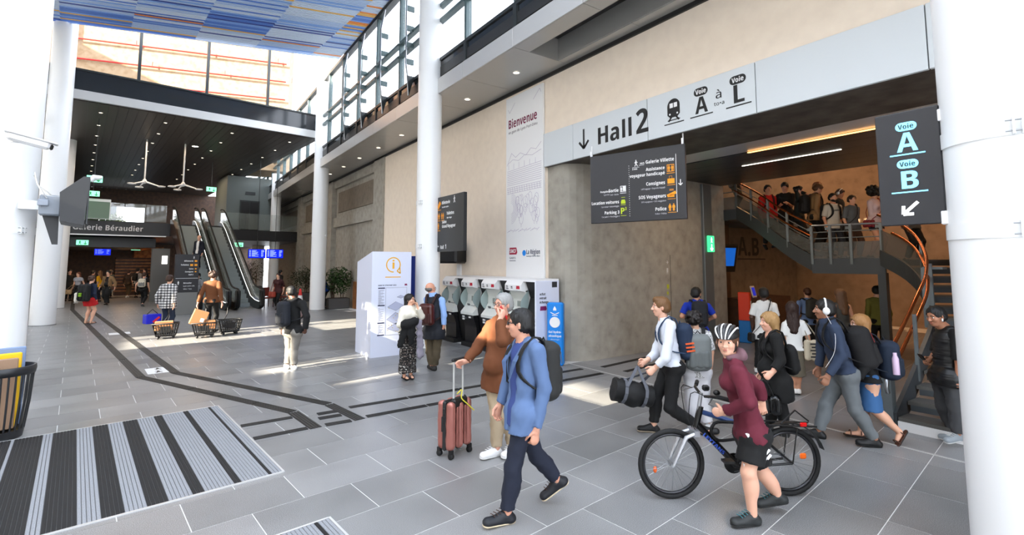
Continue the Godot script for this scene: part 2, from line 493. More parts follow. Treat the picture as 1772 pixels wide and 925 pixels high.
func shell() -> void:
	# right wall: plaster above and beyond the opening
	var b := MB.new()
	b.bm(Vector3(7.05, 0, -19.0), Vector3(7.5, 6.46, -8.72))      # behind the machines
	b.bm(Vector3(7.05, 5.07, -8.72), Vector3(7.5, 6.46, 12))      # above the opening
	var wr := struct("wall_right", b, M.plaster)
	b = MB.new()                                                     # concrete end of the wall, rounded towards the opening
	var pl := PackedVector2Array([Vector2(7.12, 8.95), Vector2(7.12, 8.3)])
	for i in 7: pl.append(Vector2(7.12 + 0.75 * (1 - cos(PI / 2 * i / 6)), 8.3 - 0.42 * sin(PI / 2 * i / 6)))
	pl.append(Vector2(13.0, 7.98)); pl.append(Vector2(13.0, 8.95))
	b.prism(pl, 0, 4.3, Transform3D(Basis(Vector3(1, 0, 0), Vector3(0, 0, -1), Vector3(0, 1, 0)), Vector3.ZERO))
	struct("wall_end", b, M.concrete)
	b = MB.new()
	b.bm(Vector3(7.05, 6.46, -46), Vector3(7.5, 7.2, 12))
	struct("wall_upper", b, M.concrete)
	# far part of the right wall: concrete with raised frames
	b = MB.new()
	b.bm(Vector3(7.25, 0, -46), Vector3(7.6, 6.46, -19.0))
	var wf := struct("wall_far_right", b, M.concrete)
	for seg in [[-20.2, -19.0], [-27.6, -26.6], [-35.0, -34.0]]:
		b = MB.new(); b.bm(Vector3(7.0, 0, seg[0]), Vector3(7.3, 6.46, seg[1])); struct("pilaster", b, M.concrete, wf)
	for seg in [[-26.6, -20.2], [-34.0, -27.6], [-46.0, -35.0]]:
		b = MB.new(); b.bm(Vector3(7.1, 3.95, seg[0]), Vector3(7.27, 4.45, seg[1])); struct("cross_rail", b, M.concrete, wf)
		b = MB.new(); b.bm(Vector3(7.1, 6.0, seg[0]), Vector3(7.27, 6.46, seg[1])); struct("cross_rail", b, M.concrete, wf)
		b = MB.new(); b.bm(Vector3(7.2, 4.7, seg[0] + 0.5), Vector3(7.27, 5.75, seg[1] - 0.5)); struct("inset_panel", b, M.dark_concrete, wf)
	for k in 10:
		b = MB.new(); b.rbox(Vector3(7.215, 0.62, -19.95 - 0.305 * k - 0.4), Vector3(0.06, 1.24, 0.295), 0.006); struct("wood_plank", b, M.wood, wf)
	# soffit over the machines, panel by panel, and its fascia
	b = MB.new()
	b.bm(Vector3(5.6, 6.95, -46), Vector3(7.1, 7.2, 12))
	var so := struct("ceiling_side", b, M.dark_ceiling)
	for k in range(-6, 18):
		var z1 := -7.87 - 2.06 * k
		var z0 := z1 - 2.06
		if z1 <= -7.5:
			b = MB.new(); b.box(Vector3(6.27, 6.475, (z0 + z1) / 2), Vector3(1.46, 0.03, 2.05)); struct("soffit_panel", b, M.soffit, so)
		else:
			b = MB.new(); b.box(Vector3(5.745, 6.475, (z0 + z1) / 2), Vector3(0.41, 0.03, 2.05)); struct("soffit_panel", b, M.soffit, so)
			b = MB.new(); b.box(Vector3(6.87, 6.475, (z0 + z1) / 2), Vector3(0.26, 0.03, 2.05)); struct("soffit_panel", b, M.soffit, so)
		b = MB.new(); b.rbox(Vector3(5.535, 6.66, (z0 + z1) / 2), Vector3(0.03, 0.40, 2.05), 0.004); struct("fascia_panel", b, M.alu, so)
	b = MB.new()
	b.bm(Vector3(5.95, 6.48, -7.87), Vector3(5.97, 6.95, 6)); b.bm(Vector3(6.73, 6.48, -7.87), Vector3(6.75, 6.95, 6)); b.bm(Vector3(5.95, 6.48, -7.89), Vector3(6.75, 6.95, -7.87))
	struct("ceiling_recess", b, M.soffit, so)
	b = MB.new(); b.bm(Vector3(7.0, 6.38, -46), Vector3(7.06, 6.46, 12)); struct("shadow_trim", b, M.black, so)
	# clerestory over the soffit
	var cw := MB.new()
	cw.bm(Vector3(5.58, 7.36, -46), Vector3(5.72, 7.44, 12))
	var cf := struct("window_1", cw, M.frame_dark)
	for k in range(-5, 18):
		var z := -7.87 - 2.06 * k
		b = MB.new(); b.box(Vector3(5.64, 7.11, z - 1.03), Vector3(0.05, 0.5, 1.94)); struct("spandrel", b, M.spandrel, cf)
		b = MB.new(); b.box(Vector3(5.62, 7.11, z), Vector3(0.1, 0.52, 0.11)); struct("bracket", b, M.frame_dark, cf)
		b = MB.new(); b.rbox(Vector3(5.66, 9.05, z), Vector3(0.16, 3.2, 0.10), 0.008); struct("mullion", b, M.frame_teal, cf)
		b = MB.new(); b.box(Vector3(5.63, 8.45, z - 1.03), Vector3(0.14, 0.09, 1.95)); struct("transom", b, M.frame_teal, cf)
		b = MB.new(); b.box(Vector3(5.63, 8.86, z - 1.03), Vector3(0.14, 0.09, 1.95)); struct("transom", b, M.frame_teal, cf)
		for h in [[7.46, 8.40], [8.50, 8.81], [8.91, 10.55]]:
			b = MB.new(); b.bm(Vector3(5.665, h[0], z - 2.0), Vector3(5.675, h[1], z - 0.06)); struct("pane", b, M.pane, cf)
	b = MB.new(); b.bm(Vector3(5.55, 10.52, -46), Vector3(5.75, 10.66, 12)); struct("head_rail", b, M.frame_dark, cf)
	# tubular ladder posts in front of the clerestory
	for z in [-13.0, -15.1, -17.15, -19.2]:
		b = MB.new()
		b.tube([Vector3(5.46, 6.9, z), Vector3(5.42, 7.5, z), Vector3(5.36, 7.9, z), Vector3(5.36, 9.7, z), Vector3(5.48, 10.4, z)], 0.028, 8)
		var po := one("support_post", b, M.steel, "bent steel tube post braced to the clerestory, " + {-13.0: "nearest to the big central white column", -15.1: "second beyond the central white column", -17.15: "third beyond the central white column", -19.2: "furthest, at the end of the slatted ceiling"}[z], "post")
		for h in [7.9, 8.4, 8.9, 9.5]:
			b = MB.new(); b.box(Vector3(5.48, h, z), Vector3(0.24, 0.16, 0.05)); obj("rung", b, M.frame_teal, po)
		b = MB.new(); b.prism(PackedVector2Array([Vector2(0, 0), Vector2(0.16, 0.6), Vector2(-0.06, 0.6)]), -0.03, 0.03, Transform3D(Basis.IDENTITY, Vector3(5.46, 6.88, z))); obj("bracket", b, M.frame_dark, po)
	# roof slab
	b = MB.new()
	var A := gp(-1.75, 0, 23.2); var B := Vector3(5.75, 0, -20.1)
	b.prism(PackedVector2Array([Vector2(A.x, -A.z), Vector2(B.x, -B.z), Vector2(5.75, 9.5), Vector2(-2.8, 9.5)]), 0.0, 0.25, Transform3D(Basis(Vector3(1, 0, 0), Vector3(0, 0, -1), Vector3(0, 1, 0)), Vector3(0, 10.72, 0)))
	var roof := struct("ceiling", b, mat(0.9, 0.91, 0.93, 0.7))
	# coloured slats
	var e := Vector3(0.9666, 0, 0.2564)
	var acr := Vector3(sin(deg_to_rad(-6.5)), 0, -cos(deg_to_rad(-6.5)))
	var pal := [Color(0.80, 0.86, 0.94), Color(0.70, 0.79, 0.92), Color(0.50, 0.66, 0.90), Color(0.33, 0.50, 0.82), Color(0.20, 0.29, 0.60), Color(0.92, 0.55, 0.18), Color(0.90, 0.70, 0.34)]
	var slat := MB.new(); slat.box(Vector3.ZERO, Vector3(2.06, 0.05, 0.062))
	var slm := slat.mesh()
	var far0 := Vector3(-3.62, 10.62, -22.91)
	var count := 0
	var unseen := MB.new()
	rng.seed = 11
	for row in 150:
		for k in range(-1, 5):
			var p := far0 + e * (2.05 * k + 1.15) - acr * (0.05 + 0.108 * row)
			if p.x > 6.1 or p.x < -6.0: continue
			var sc := 1.0
			if p.x + 0.996 > 5.5:
				var cut := (p.x + 0.996 - 5.5) / 0.9666
				sc = (2.06 - cut) / 2.06
				p -= e * cut * 0.5
				if sc < 0.06: continue
			var base := 1 if (row / 11 + k) % 2 else 0
			var pick := rng.randf()
			var kind := base
			if pick > 0.955: kind = 5
			elif pick > 0.91: kind = 6
			elif pick > 0.85: kind = 4
			elif pick > 0.74: kind = 3
			elif pick > 0.55: kind = 2 if base else 0
			if (row / 14 + k * 2) % 5 == 0 and pick < 0.85: kind = 2 if pick < 0.5 else 3
			var q: Vector3 = cam.transform.affine_inverse() * p
			var px := 886.0 + 850.0 * q.x / maxf(0.2, -q.z); var py := 382.0 - 850.0 * q.y / maxf(0.2, -q.z)
			if q.z < -1 and py > -12 and px > 20 and count < 297:
				var o := put("slat", slm, mat(pal[kind].r, pal[kind].g, pal[kind].b, 0.45), roof)
				o.transform = Transform3D(Basis(e * sc, Vector3.UP, e.cross(Vector3.UP)), p)
				count += 1
			else:
				unseen.X = Transform3D(Basis(e * sc, Vector3.UP, e.cross(Vector3.UP)), p)
				unseen.box(Vector3.ZERO, Vector3(2.06, 0.05, 0.062))
	var us := obj("slat_field", unseen, mat(0.56, 0.65, 0.78, 0.45), roof); us.set_meta("kind", "stuff")
	b = MB.new()
	for k in 9: b.box(Vector3(1.9, 10.8, -9.4 + 2.4 * k), Vector3(8.6, 0.3, 0.12))
	var sk := struct("window_3", b, M.frame_dark)
	for k in 9:
		b = MB.new(); b.bm(Vector3(-2.6, 10.85, -9.4 + 2.4 * k), Vector3(5.75, 10.86, -7.0 + 2.4 * k)); struct("pane", b, M.pane, sk)
	# the building across the street on the left: it keeps most of the low sun out and lets it through between its piers
	b = MB.new()
	for z in [[-60.0, -15.2], [-12.6, -8.1], [-7.3, -5.9], [-5.5, -2.9], [-1.2, 0.7], [1.6, 30.0]]: b.bm(Vector3(-17, 0, z[0]), Vector3(-16, 11.5, z[1]))
	b.bm(Vector3(-17, 11.5, -60), Vector3(-16, 21, 30))
	for z in [[-15.2, -12.6, 7.6], [-8.1, -7.3, 8.8], [-5.9, -5.5, 9.3], [-2.9, -1.2, 10.4], [0.7, 1.6, 11.0]]: b.bm(Vector3(-17, 0, z[0]), Vector3(-16, z[2], z[1]))
	one("building_across", b, mat(0.78, 0.74, 0.68, 0.85), "pale building across the street, glimpsed behind the leftmost column", "building")
	# hall's back and left glazing, out of the picture except a sliver
	b = gmb()
	b.bm(Vector3(-1.75, 0, -34), Vector3(-1.6, 0.12, 14)); b.bm(Vector3(-1.75, 3.4, -34), Vector3(-1.6, 3.75, 14)); b.bm(Vector3(-1.75, 7.0, -34), Vector3(-1.6, 7.3, 14)); b.bm(Vector3(-1.75, 10.3, -23.4), Vector3(-1.6, 10.75, 14))
	var wl := struct("window_2", b, M.frame_dark)
	for k in range(-5, 17):
		b = gmb(); b.box(Vector3(-1.68, 5.3, -2.1 * k), Vector3(0.14, 10.6, 0.09)); struct("mullion", b, M.frame_dark, wl)
		for h in [[0.12, 3.4], [3.75, 7.0], [7.3, 10.3]]:
			if k > 10 and h[0] > 7: continue
			b = gmb(); b.bm(Vector3(-1.69, h[0], -2.1 * k - 2.06), Vector3(-1.68, h[1], -2.1 * k - 0.04)); struct("pane", b, M.pane, wl)

func columns() -> void:
	var spots := [["white steel column at the left edge, carrying the screen arm and security camera", -0.86, 11.3, 10.7, 0.33, true, [2.62], 0.5], ["white column behind the leftmost one, at the end of the slatted ceiling", -0.74, 23.3, 12.5, 0.34, true, [], 0.0], ["slim white column in the far left row, half hidden by two nearer columns", -0.62, 31.5, 8.0, 0.33, true, [], 0.0],
		["tall white column carrying the black Hall 1 sign", 5.45, 11.53, 10.7, 0.31, false, [3.62, 2.52], -0.6], ["white column with a clamp ring beside the traffic cone", 5.66, 23.45, 12.6, 0.33, false, [3.35], 0.8], ["slim white column right of the blue departure screens", 5.75, 35.5, 8.0, 0.30, false, [], 0.0], ["thick white column behind the departure screens", 6.1, 45.0, 8.0, 0.45, false, [], 0.0], ["huge white column at the right edge, holding the Voie A B sign", 4.78, 0.77, 10.7, 0.36, false, [2.98, 2.32], 0.12]]
	for s in spots:
		var p: Vector3 = gp(s[1], 0, s[2]) if s[5] else Vector3(s[1], 0, -s[2])
		var t := thing("column", s[0], "column", p, 0.0)
		var r: float = s[4]
		var b := MB.new()
		b.lathe([Vector2(r * 1.0, 0), Vector2(r, s[3]), Vector2(r, s[3]), Vector2(0, s[3])], 40)
		obj("shaft", b, M.white_steel, t)
		b = MB.new(); b.lathe([Vector2(r + 0.02, 0), Vector2(r + 0.02, 0.02), Vector2(r + 0.02, 0.02), Vector2(r, 0.02)], 40); obj("base_ring", b, M.steel, t)
		for q in s[6]: clamp_band(t, r, q, (-p).rotated(Vector3.UP, s[7]))

func clamp_band(t: Node3D, r: float, y: float, world_dir: Vector3) -> void:
	var b := MB.new()
	var h := 0.11
	b.lathe([Vector2(r - 0.01, y - h / 2), Vector2(r + 0.008, y - h / 2), Vector2(r + 0.008, y - h / 2), Vector2(r + 0.008, y + h / 2), Vector2(r + 0.008, y + h / 2), Vector2(r - 0.01, y + h / 2)], 40)
	var o := obj("clamp_ring", b, M.white_steel, t)
	var dir := world_dir.normalized(); var side := dir.cross(Vector3.UP)
	var p := Vector3(0, y, 0) + dir * (r + 0.025)
	for q in [-1.0, 1.0]:
		b = MB.new(); b.box(p + side * 0.022 * q, Vector3(0.012, h, 0.05), Basis(side, Vector3.UP, -dir)); obj("ear", b, M.white_steel, o)
		b = MB.new(); b.tube([p + Vector3(0, 0.035 * q, 0) - side * 0.05 + dir * 0.01, p + Vector3(0, 0.035 * q, 0) + side * 0.06 + dir * 0.01], 0.006, 6); obj("bolt", b, M.steel, o)

func far_hall() -> void:
	# gallery roof (the bridge seen over the escalators)
	var b := gmb()
	b.bm(Vector3(-1.6, 8.02, -50), Vector3(8.3, 8.3, -23.35))
	var br := struct("ceiling_gallery", b, M.dark_ceiling)
	for k in 33:
		b = gmb(); b.box(Vector3(-1.35 + 0.3 * k, 8.008, -36.8), Vector3(0.29, 0.02, 26.6)); struct("ceiling_plank", b, M.brown_ceiling, br)
	b = gmb(); b.bm(Vector3(-1.6, 8.0, -23.36), Vector3(8.28, 8.33, -23.24)); struct("edge_panel", b, M.alu, br)
	b = gmb(); b.bm(Vector3(-1.6, 8.33, -23.36), Vector3(8.28, 9.08, -23.30)); struct("edge_glass", b, M.spandrel, br)
	b = gmb(); b.bm(Vector3(-1.6, 9.06, -23.4), Vector3(8.28, 9.12, -23.25)); struct("top_rail", b, M.frame_dark, br)
	for u in [1.42, 3.69, 6.04]:
		b = gmb(); b.box(Vector3(u, 11.0, -23.4), Vector3(0.10, 3.9, 0.12)); struct("mullion", b, M.frame_dark, br)
	# sunlit cream building beyond the roof edge, with red pipes
	var e := Vector3(0.9666, 0, 0.2564)
	var nrm := Vector3(-0.2564, 0, 0.9666)
	var o := Vector3(-2.0, 0, -38.0)
	b = MB.new(); b.X = Transform3D(Basis(e, Vector3.UP, nrm), o)
	b.bm(Vector3(-10, 8.3, -3), Vector3(8.6, 24, 0))
	var ob := one("neighbour_building", b, M.cream, "sunlit cream rendered building seen above the gallery roof", "building")
	for y in [18.6, 17.0, 15.7, 14.45, 13.2]:
		b = MB.new(); b.X = Transform3D(Basis(e, Vector3.UP, nrm), o); b.tube([Vector3(-3.6, y, 0.15), Vector3(8.4, y, 0.15)], 0.05, 6)
		obj("pipe", b, M.red, ob)
	b = MB.new(); b.X = Transform3D(Basis(e, Vector3.UP, nrm), o); b.tube([Vector3(-3.7, 9, 0.2), Vector3(-3.7, 24, 0.2)], 0.14, 8); obj("riser_pipe", b, M.red, ob)
	for k in 12:
		b = MB.new(); b.X = Transform3D(Basis(e, Vector3.UP, nrm), o); var yy: float = [18.6, 17.0, 15.7, 14.45][k % 4]; var xx := -2.0 + 3.1 * (k / 4) * 1.3 + 0.9 * (k % 4)
		b.tube([Vector3(xx, yy, 0.15), Vector3(xx, yy + 0.32, 0.15)], 0.025, 6); obj("sprinkler", b, M.red, ob)
	# upper floor edge with the gallery sign, and the floor behind it
	b = gmb(); b.bm(Vector3(-1.6, 3.62, -50), Vector3(3.75, 4.35, -33.9)); b.bm(Vector3(3.75, 3.62, -50), Vector3(6.65, 4.35, -34.2)); b.bm(Vector3(6.65, 3.5, -50), Vector3(12, 4.15, -33.9))
	var up := struct("floor_upper", b, M.anthracite)
	b = gmb(); b.bm(Vector3(-1.6, 3.56, -34.05), Vector3(3.75, 3.62, -33.85)); struct("light_trim", b, M.alu, up)
	for k in 5:
		b = gmb(); b.bm(Vector3(-1.0 + 0.95 * k, 4.4, -33.98), Vector3(-0.08 + 0.95 * k, 5.35, -33.96)); struct("balustrade_pane", b, M.smoked, up)
	for k in 4:
		b = gmb(); b.bm(Vector3(6.7 + 1.1 * k, 4.2, -33.98), Vector3(7.77 + 1.1 * k, 5.2, -33.96)); struct("balustrade_pane", b, M.smoked, up)
	# walls behind
	b = gmb(); b.bm(Vector3(-1.75, 0, -50.3), Vector3(0.3, 8.0, -50)); b.bm(Vector3(0.3, 0, -50.3), Vector3(4.0, 4.4, -50)); b.bm(Vector3(0.3, 6.6, -50.3), Vector3(4.0, 8.0, -50)); b.bm(Vector3(4.0, 0, -50.3), Vector3(13, 8.0, -50))
	struct("wall_back", b, M.dark_wood)
	b = gmb(); b.bm(Vector3(-1.9, 0, -50), Vector3(-1.75, 8.3, -34)); struct("wall_left", b, M.dark_wood)
	b = gmb(); b.bm(Vector3(-1.6, 3.0, -50), Vector3(3.5, 3.56, -36)); struct("ceiling_lower", b, M.dark_ceiling)
	# lift block on the upper floor, right
	b = gmb(); b.bm(Vector3(7.2, 4.2, -40), Vector3(10.4, 7.9, -36.5))
	var lf := one("lift_block", b, mat(0.42, 0.45, 0.44, 0.5), "pale grey lift block on the upper floor right of the escalators", "lift")
	b = gmb(); b.bm(Vector3(8.0, 4.2, -36.5), Vector3(9.2, 6.3, -36.44)); obj("frame", b, M.frame_dark, lf)
	for q in 2:
		b = gmb(); b.bm(Vector3(8.06 + 0.55 * q, 4.2, -36.45), Vector3(8.57 + 0.55 * q, 6.2, -36.42)); obj("door", b, M.black, lf)
	b = gmb(); b.bm(Vector3(8.3, 6.7, -36.5), Vector3(8.9, 6.9, -36.45)); obj("vent", b, M.frame_dark, lf)

func hall_two() -> void:
	var b := MB.new()
	b.bm(Vector3(7.05, 4.3, -8.72), Vector3(8.6, 5.07, 12))
	struct("lintel", b, M.lintel)
	b = MB.new(); b.bm(Vector3(8.6, 4.42, -10), Vector3(12.9, 7.0, 12))
	var ce := struct("ceiling_hall_two", b, M.dark_ceiling)
	b = MB.new(); b.bm(Vector3(8.62, 4.31, -10), Vector3(9.38, 4.33, 12)); struct("ceiling_panel", b, M.alu, ce)
	for k in 6:
		b = MB.new(); b.bm(Vector3(9.4 + 0.58 * k, 4.29, -10), Vector3(9.97 + 0.58 * k, 4.33, 12)); struct("ceiling_plank", b, M.dark_ceiling, ce)
	b = MB.new(); b.bm(Vector3(9.36, 4.283, -5.2), Vector3(9.41, 4.295, -3.0))
	tag(obj("ceiling_light_strip", b, M.warm, self), "warm linear light strip in the dark ceiling behind the Hall 2 header", "light")
	b = MB.new(); b.bm(Vector3(10.55, 4.28, -6.0), Vector3(10.58, 4.29, -4.0))
	tag(obj("ceiling_light_strip", b, M.lit_white, self), "thin white light strip further into the dark Hall 2 ceiling", "light")
	# walls: upper void warm lit
	b = MB.new(); b.bm(Vector3(20.0, 0, -14), Vector3(20.4, 7.4, 12)); struct("wall_hall_two", b, M.tan_concrete)
	b = MB.new(); b.bm(Vector3(12.9, 7.2, -14), Vector3(20.4, 7.5, 12)); struct("ceiling_void", b, M.dark_ceiling)
	b = MB.new(); b.bm(Vector3(12.9, 0, -14.3), Vector3(20.4, 7.4, -14)); struct("wall_void_left", b, M.tan_concrete)
	b = MB.new(); b.bm(Vector3(7.05, 0, 4.0), Vector3(20.4, 7.4, 4.3)); struct("wall_void_right", b, M.tan_concrete)
	b = MB.new(); b.bm(Vector3(13.0, 0, -8.95), Vector3(14.4, 3.29, -8.7)); struct("wall_recess", b, M.dark_wood)
	# upper floor of hall two behind the stair
	b = MB.new(); b.bm(Vector3(13.0, 3.3, -14), Vector3(20, 3.58, -7.85)); struct("floor_hall_two_upper", b, M.stair_steel)
	b = MB.new(); b.bm(Vector3(14.4, 0, -9.6), Vector3(19.9, 3.29, -9.3))
	var aw := struct("wall_letters", b, M.dark_concrete)
	var F := frame(Vector3(15.55, 0, -9.3), Vector3(1, 0, 0), Vector3.UP)
	var tx := MB.new()
	words(tx, "A.B", 0.62, F, 0.35, 2.36); bar(tx, F, 0.3, 2.22, 2.1, 2.26)
	struct("lettering", tx, M.black, aw)
	# steel post at the end of the jamb
	b = MB.new(); b.rbox(Vector3(12.05, 2.1, -7.93), Vector3(0.4, 4.3, 0.1), 0.01); struct("trim_jamb", b, M.post_steel)

# ---------------------------------------------------------------- signs and fixed equipment
func fitw(b: MB, text: String, h: float, F: Transform3D, x0: float, x1: float, y: float, bold := true) -> void:
	var probe := MB.new()
	var w := words(probe, text, h, F, 0, 0, -1, bold)
	words(b, text, h, F, x0, y, -1, bold, (x1 - x0) / w)

func rows(b: MB, F: Transform3D, list: Array) -> void:   # [text, cap height, x, y, align, bold]
	for r in list: words(b, r[0], r[1], F, r[2], r[3], r[4], r[5], 0.86)

func header_sign() -> void:
	var F := frame(Vector3(7.0, 0, -8.72), Vector3(0, 0, 1), Vector3.UP)
	var t := thing("header_sign", "long pale grey panelled header over the opening, reading Hall 2, Voie A à L", "sign", Vector3(7.0, 4.3, -8.72))
	var T := Transform3D(F.basis, Vector3(0, -4.3, 0))
	for k in 7:
		var x0 := 0.0 if k == 0 else -1.0 + 2.0 * k
		var x1 := 1.0 + 2.0 * k
		var b := MB.new(); b.X = T; b.rbox(Vector3((x0 + x1) / 2, 4.685, -0.02), Vector3(x1 - x0 - 0.012, 0.77, 0.05), 0.004)
		obj("panel", b, M.white_panel, t)
	var D := T * Transform3D(Basis.IDENTITY, Vector3(0, 0, 0.006))
	var b := MB.new()
	arrow(b, D, Vector2(1.34, 4.475), Vector2(0, -1), 0.41, 0.05)
	fitw(b, "Hall", 0.335, D, 1.755, 2.63, 4.472)
	fitw(b, "2", 0.44, D, 2.74, 3.02, 4.468)
	# train front
	var pp := PackedVector2Array()
	for i in 13: pp.append(Vector2(3.565 + 0.125 * cos(PI * i / 12), 4.79 + 0.125 * sin(PI * i / 12)))
	pp.append(Vector2(3.44, 4.64)); pp.append(Vector2(3.49, 4.59)); pp.append(Vector2(3.64, 4.59)); pp.append(Vector2(3.69, 4.64))
	b.prism(pp, 0, 0.003, D)
	line2(b, D, Vector2(3.46, 4.53), Vector2(3.52, 4.6), 0.03); line2(b, D, Vector2(3.67, 4.53), Vector2(3.61, 4.6), 0.03); line2(b, D, Vector2(3.44, 4.545), Vector2(3.69, 4.545), 0.016)
	bar(b, D, 3.37, 4.478, 3.765, 4.496)
	pill(b, D, Vector2(4.095, 4.885), 0.255, 0.135); fitw(b, "A", 0.262, D, 3.985, 4.215, 4.528); bar(b, D, 3.887, 4.478, 4.3, 4.498)
	fitw(b, "à", 0.135, D, 4.36, 4.457, 4.685, false); fitw(b, "to•a", 0.06, D, 4.325, 4.5, 4.575, false)
	pill(b, D, Vector2(4.73, 4.888), 0.265, 0.135); fitw(b, "L", 0.275, D, 4.658, 4.828, 4.53); bar(b, D, 4.526, 4.476, 4.933, 4.496)
	obj("lettering", b, M.black, t)
	b = MB.new(); D = D * Transform3D(Basis.IDENTITY, Vector3(0, 0, 0.003))
	fitw(b, "Voie", 0.075, D, 4.0, 4.19, 4.85); fitw(b, "Voie", 0.075, D, 4.635, 4.825, 4.852)
	bar(b, D, 3.49, 4.76, 3.555, 4.84); bar(b, D, 3.575, 4.76, 3.64, 4.84); disc(b, D, Vector2(3.49, 4.65), 0.016); disc(b, D, Vector2(3.64, 4.65), 0.016)
	obj("inset", b, M.white, t)

func banner() -> void:
	var F := frame(Vector3(6.985, 0, -10.24), Vector3(0, 0, 1), Vector3.UP)
	var t := thing("banner", "tall white wall banner reading Bienvenue with a line drawing of the city", "banner", Vector3(6.985, 0, -10.24))
	var D := Transform3D(F.basis, Vector3.ZERO)
	var b := MB.new(); b.X = D; b.rbox(Vector3(0.755, 3.42, -0.03), Vector3(1.51, 5.76, 0.06), 0.006); obj("panel", b, M.white, t)
	D = Transform3D(F.basis, Vector3.ZERO)
	b = MB.new(); fitw(b, "Bienvenue", 0.215, D, 0.12, 1.29, 5.5); obj("lettering", b, mat(0.45, 0.05, 0.25), t)
	b = MB.new(); fitw(b, "en gare de Lyon Part-Dieu", 0.065, D, 0.12, 1.3, 5.36, false); obj("lettering", b, mat(0.45, 0.42, 0.45), t)
	# line drawing: mountains, roofs, train, trees
	b = MB.new()
	var g := 0.009
	for m in [[[0.05, 4.55], [0.25, 4.85], [0.42, 4.72], [0.62, 4.80], [0.85, 4.70], [1.05, 4.84], [1.25, 4.78], [1.45, 4.92]], [[0.1, 4.6], [0.3, 4.68], [0.55, 4.62], [0.8, 4.72], [1.1, 4.66], [1.45, 4.74]], [[0.1, 6.0], [0.16, 5.9], [0.4, 6.12]], [[1.15, 6.0], [1.3, 6.12], [1.4, 6.2], [1.45, 6.1]]]:
		for i in m.size() - 1: line2(b, D, Vector2(m[i][0], m[i][1]), Vector2(m[i + 1][0], m[i + 1][1]), g, 0.002)
	for i in 9: line2(b, D, Vector2(0.06, 4.4 - 0.045 * i), Vector2(1.45, 4.46 - 0.05 * i), g, 0.002)
	for i in 6: bar(b, D, 0.12 + 0.22 * i, 4.44, 0.128 + 0.22 * i, 4.58, 0.002)
	for i in 14: line2(b, D, Vector2(0.08 + 0.1 * i, 3.98), Vector2(0.1 + 0.1 * i, 3.84), g, 0.002)
	for i in 4: line2(b, D, Vector2(0.06, 3.98 - 0.05 * i), Vector2(1.45, 3.99 - 0.048 * i), g, 0.002)
	rng.seed = 4
	for i in 22:   # trees
		var o := Vector2(0.4 + 1.0 * rng.randf(), 3.1 + 0.6 * rng.randf())
		var r := rng.randf_range(0.05, 0.09)
		for j in 8: line2(b, D, o + Vector2(cos(TAU * j / 8) * r, sin(TAU * j / 8) * r * 1.6), o + Vector2(cos(TAU * (j + 1) / 8) * r, sin(TAU * (j + 1) / 8) * r * 1.6), g * 0.8, 0.002)
		line2(b, D, o - Vector2(0, r * 1.6), o - Vector2(0, r * 2.4), g, 0.002)
	for i in 7:
		for j in 10: line2(b, D, Vector2(0.22 + (0.12 + 0.03 * i) * cos(0.3 * j - 1.5), 3.45 + (0.14 + 0.04 * i) * sin(0.3 * j - 1.5)), Vector2(0.22 + (0.12 + 0.03 * i) * cos(0.3 * j - 1.2), 3.45 + (0.14 + 0.04 * i) * sin(0.3 * j - 1.2)), g * 0.7, 0.002)
	for i in 16: line2(b, D, Vector2(0.06 + 0.08 * i, 2.86 + 0.02 * (i % 3)), Vector2(0.16 + 0.08 * i, 2.9 + 0.03 * (i % 2)), g, 0.002)
	obj("line_drawing", b, mat(0.70, 0.66, 0.74), t)
	b = MB.new(); b.prism(PackedVector2Array([Vector2(0.15, 2.31), Vector2(0.45, 2.31), Vector2(0.49, 2.36), Vector2(0.45, 2.48), Vector2(0.17, 2.48)]), 0, 0.004, D); obj("logo", b, mat(0.62, 0.08, 0.22), t)
	var D2 := D * Transform3D(Basis.IDENTITY, Vector3(0, 0, 0.004))
	b = MB.new(); fitw(b, "SNCF", 0.09, D2, 0.19, 0.44, 2.35); obj("lettering", b, M.white, t)
	b = MB.new(); fitw(b, "GARES", 0.05, D, 0.16, 0.42, 2.2, false); bar(b, D, 0.16, 2.15, 0.42, 2.165)
	fitw(b, "La Région", 0.105, D, 0.86, 1.38, 2.31); fitw(b, "Auvergne-Rhône-Alpes", 0.03, D, 0.86, 1.38, 2.25, false); obj("lettering", b, mat(0.25, 0.28, 0.35), t)
	b = MB.new(); disc(b, D, Vector2(0.77, 2.34), 0.07, 0.004, 18); obj("logo", b, mat(0.05, 0.5, 0.85), t)

func icon_box(b: MB, F: Transform3D, x: float, y: float, s: float) -> void:   # an outlined square with an underline
	bar(b, F, x, y, x + s, y + s * 0.08); bar(b, F, x, y + s * 0.92, x + s, y + s); bar(b, F, x, y, x + s * 0.08, y + s); bar(b, F, x + s * 0.92, y, x + s, y + s)
	bar(b, F, x - s * 0.05, y - s * 0.25, x + s * 1.05, y - s * 0.17)

func car(b: MB, F: Transform3D, x: float, y: float, s: float) -> void:
	b.prism(PackedVector2Array([Vector2(x, y), Vector2(x + s, y), Vector2(x + s, y + s * 0.45), Vector2(x + s * 0.85, y + s * 0.85), Vector2(x + s * 0.15, y + s * 0.85), Vector2(x, y + s * 0.45)]), 0, 0.003, F)
	bar(b, F, x - s * 0.05, y - s * 0.3, x + s * 1.05, y - s * 0.2)

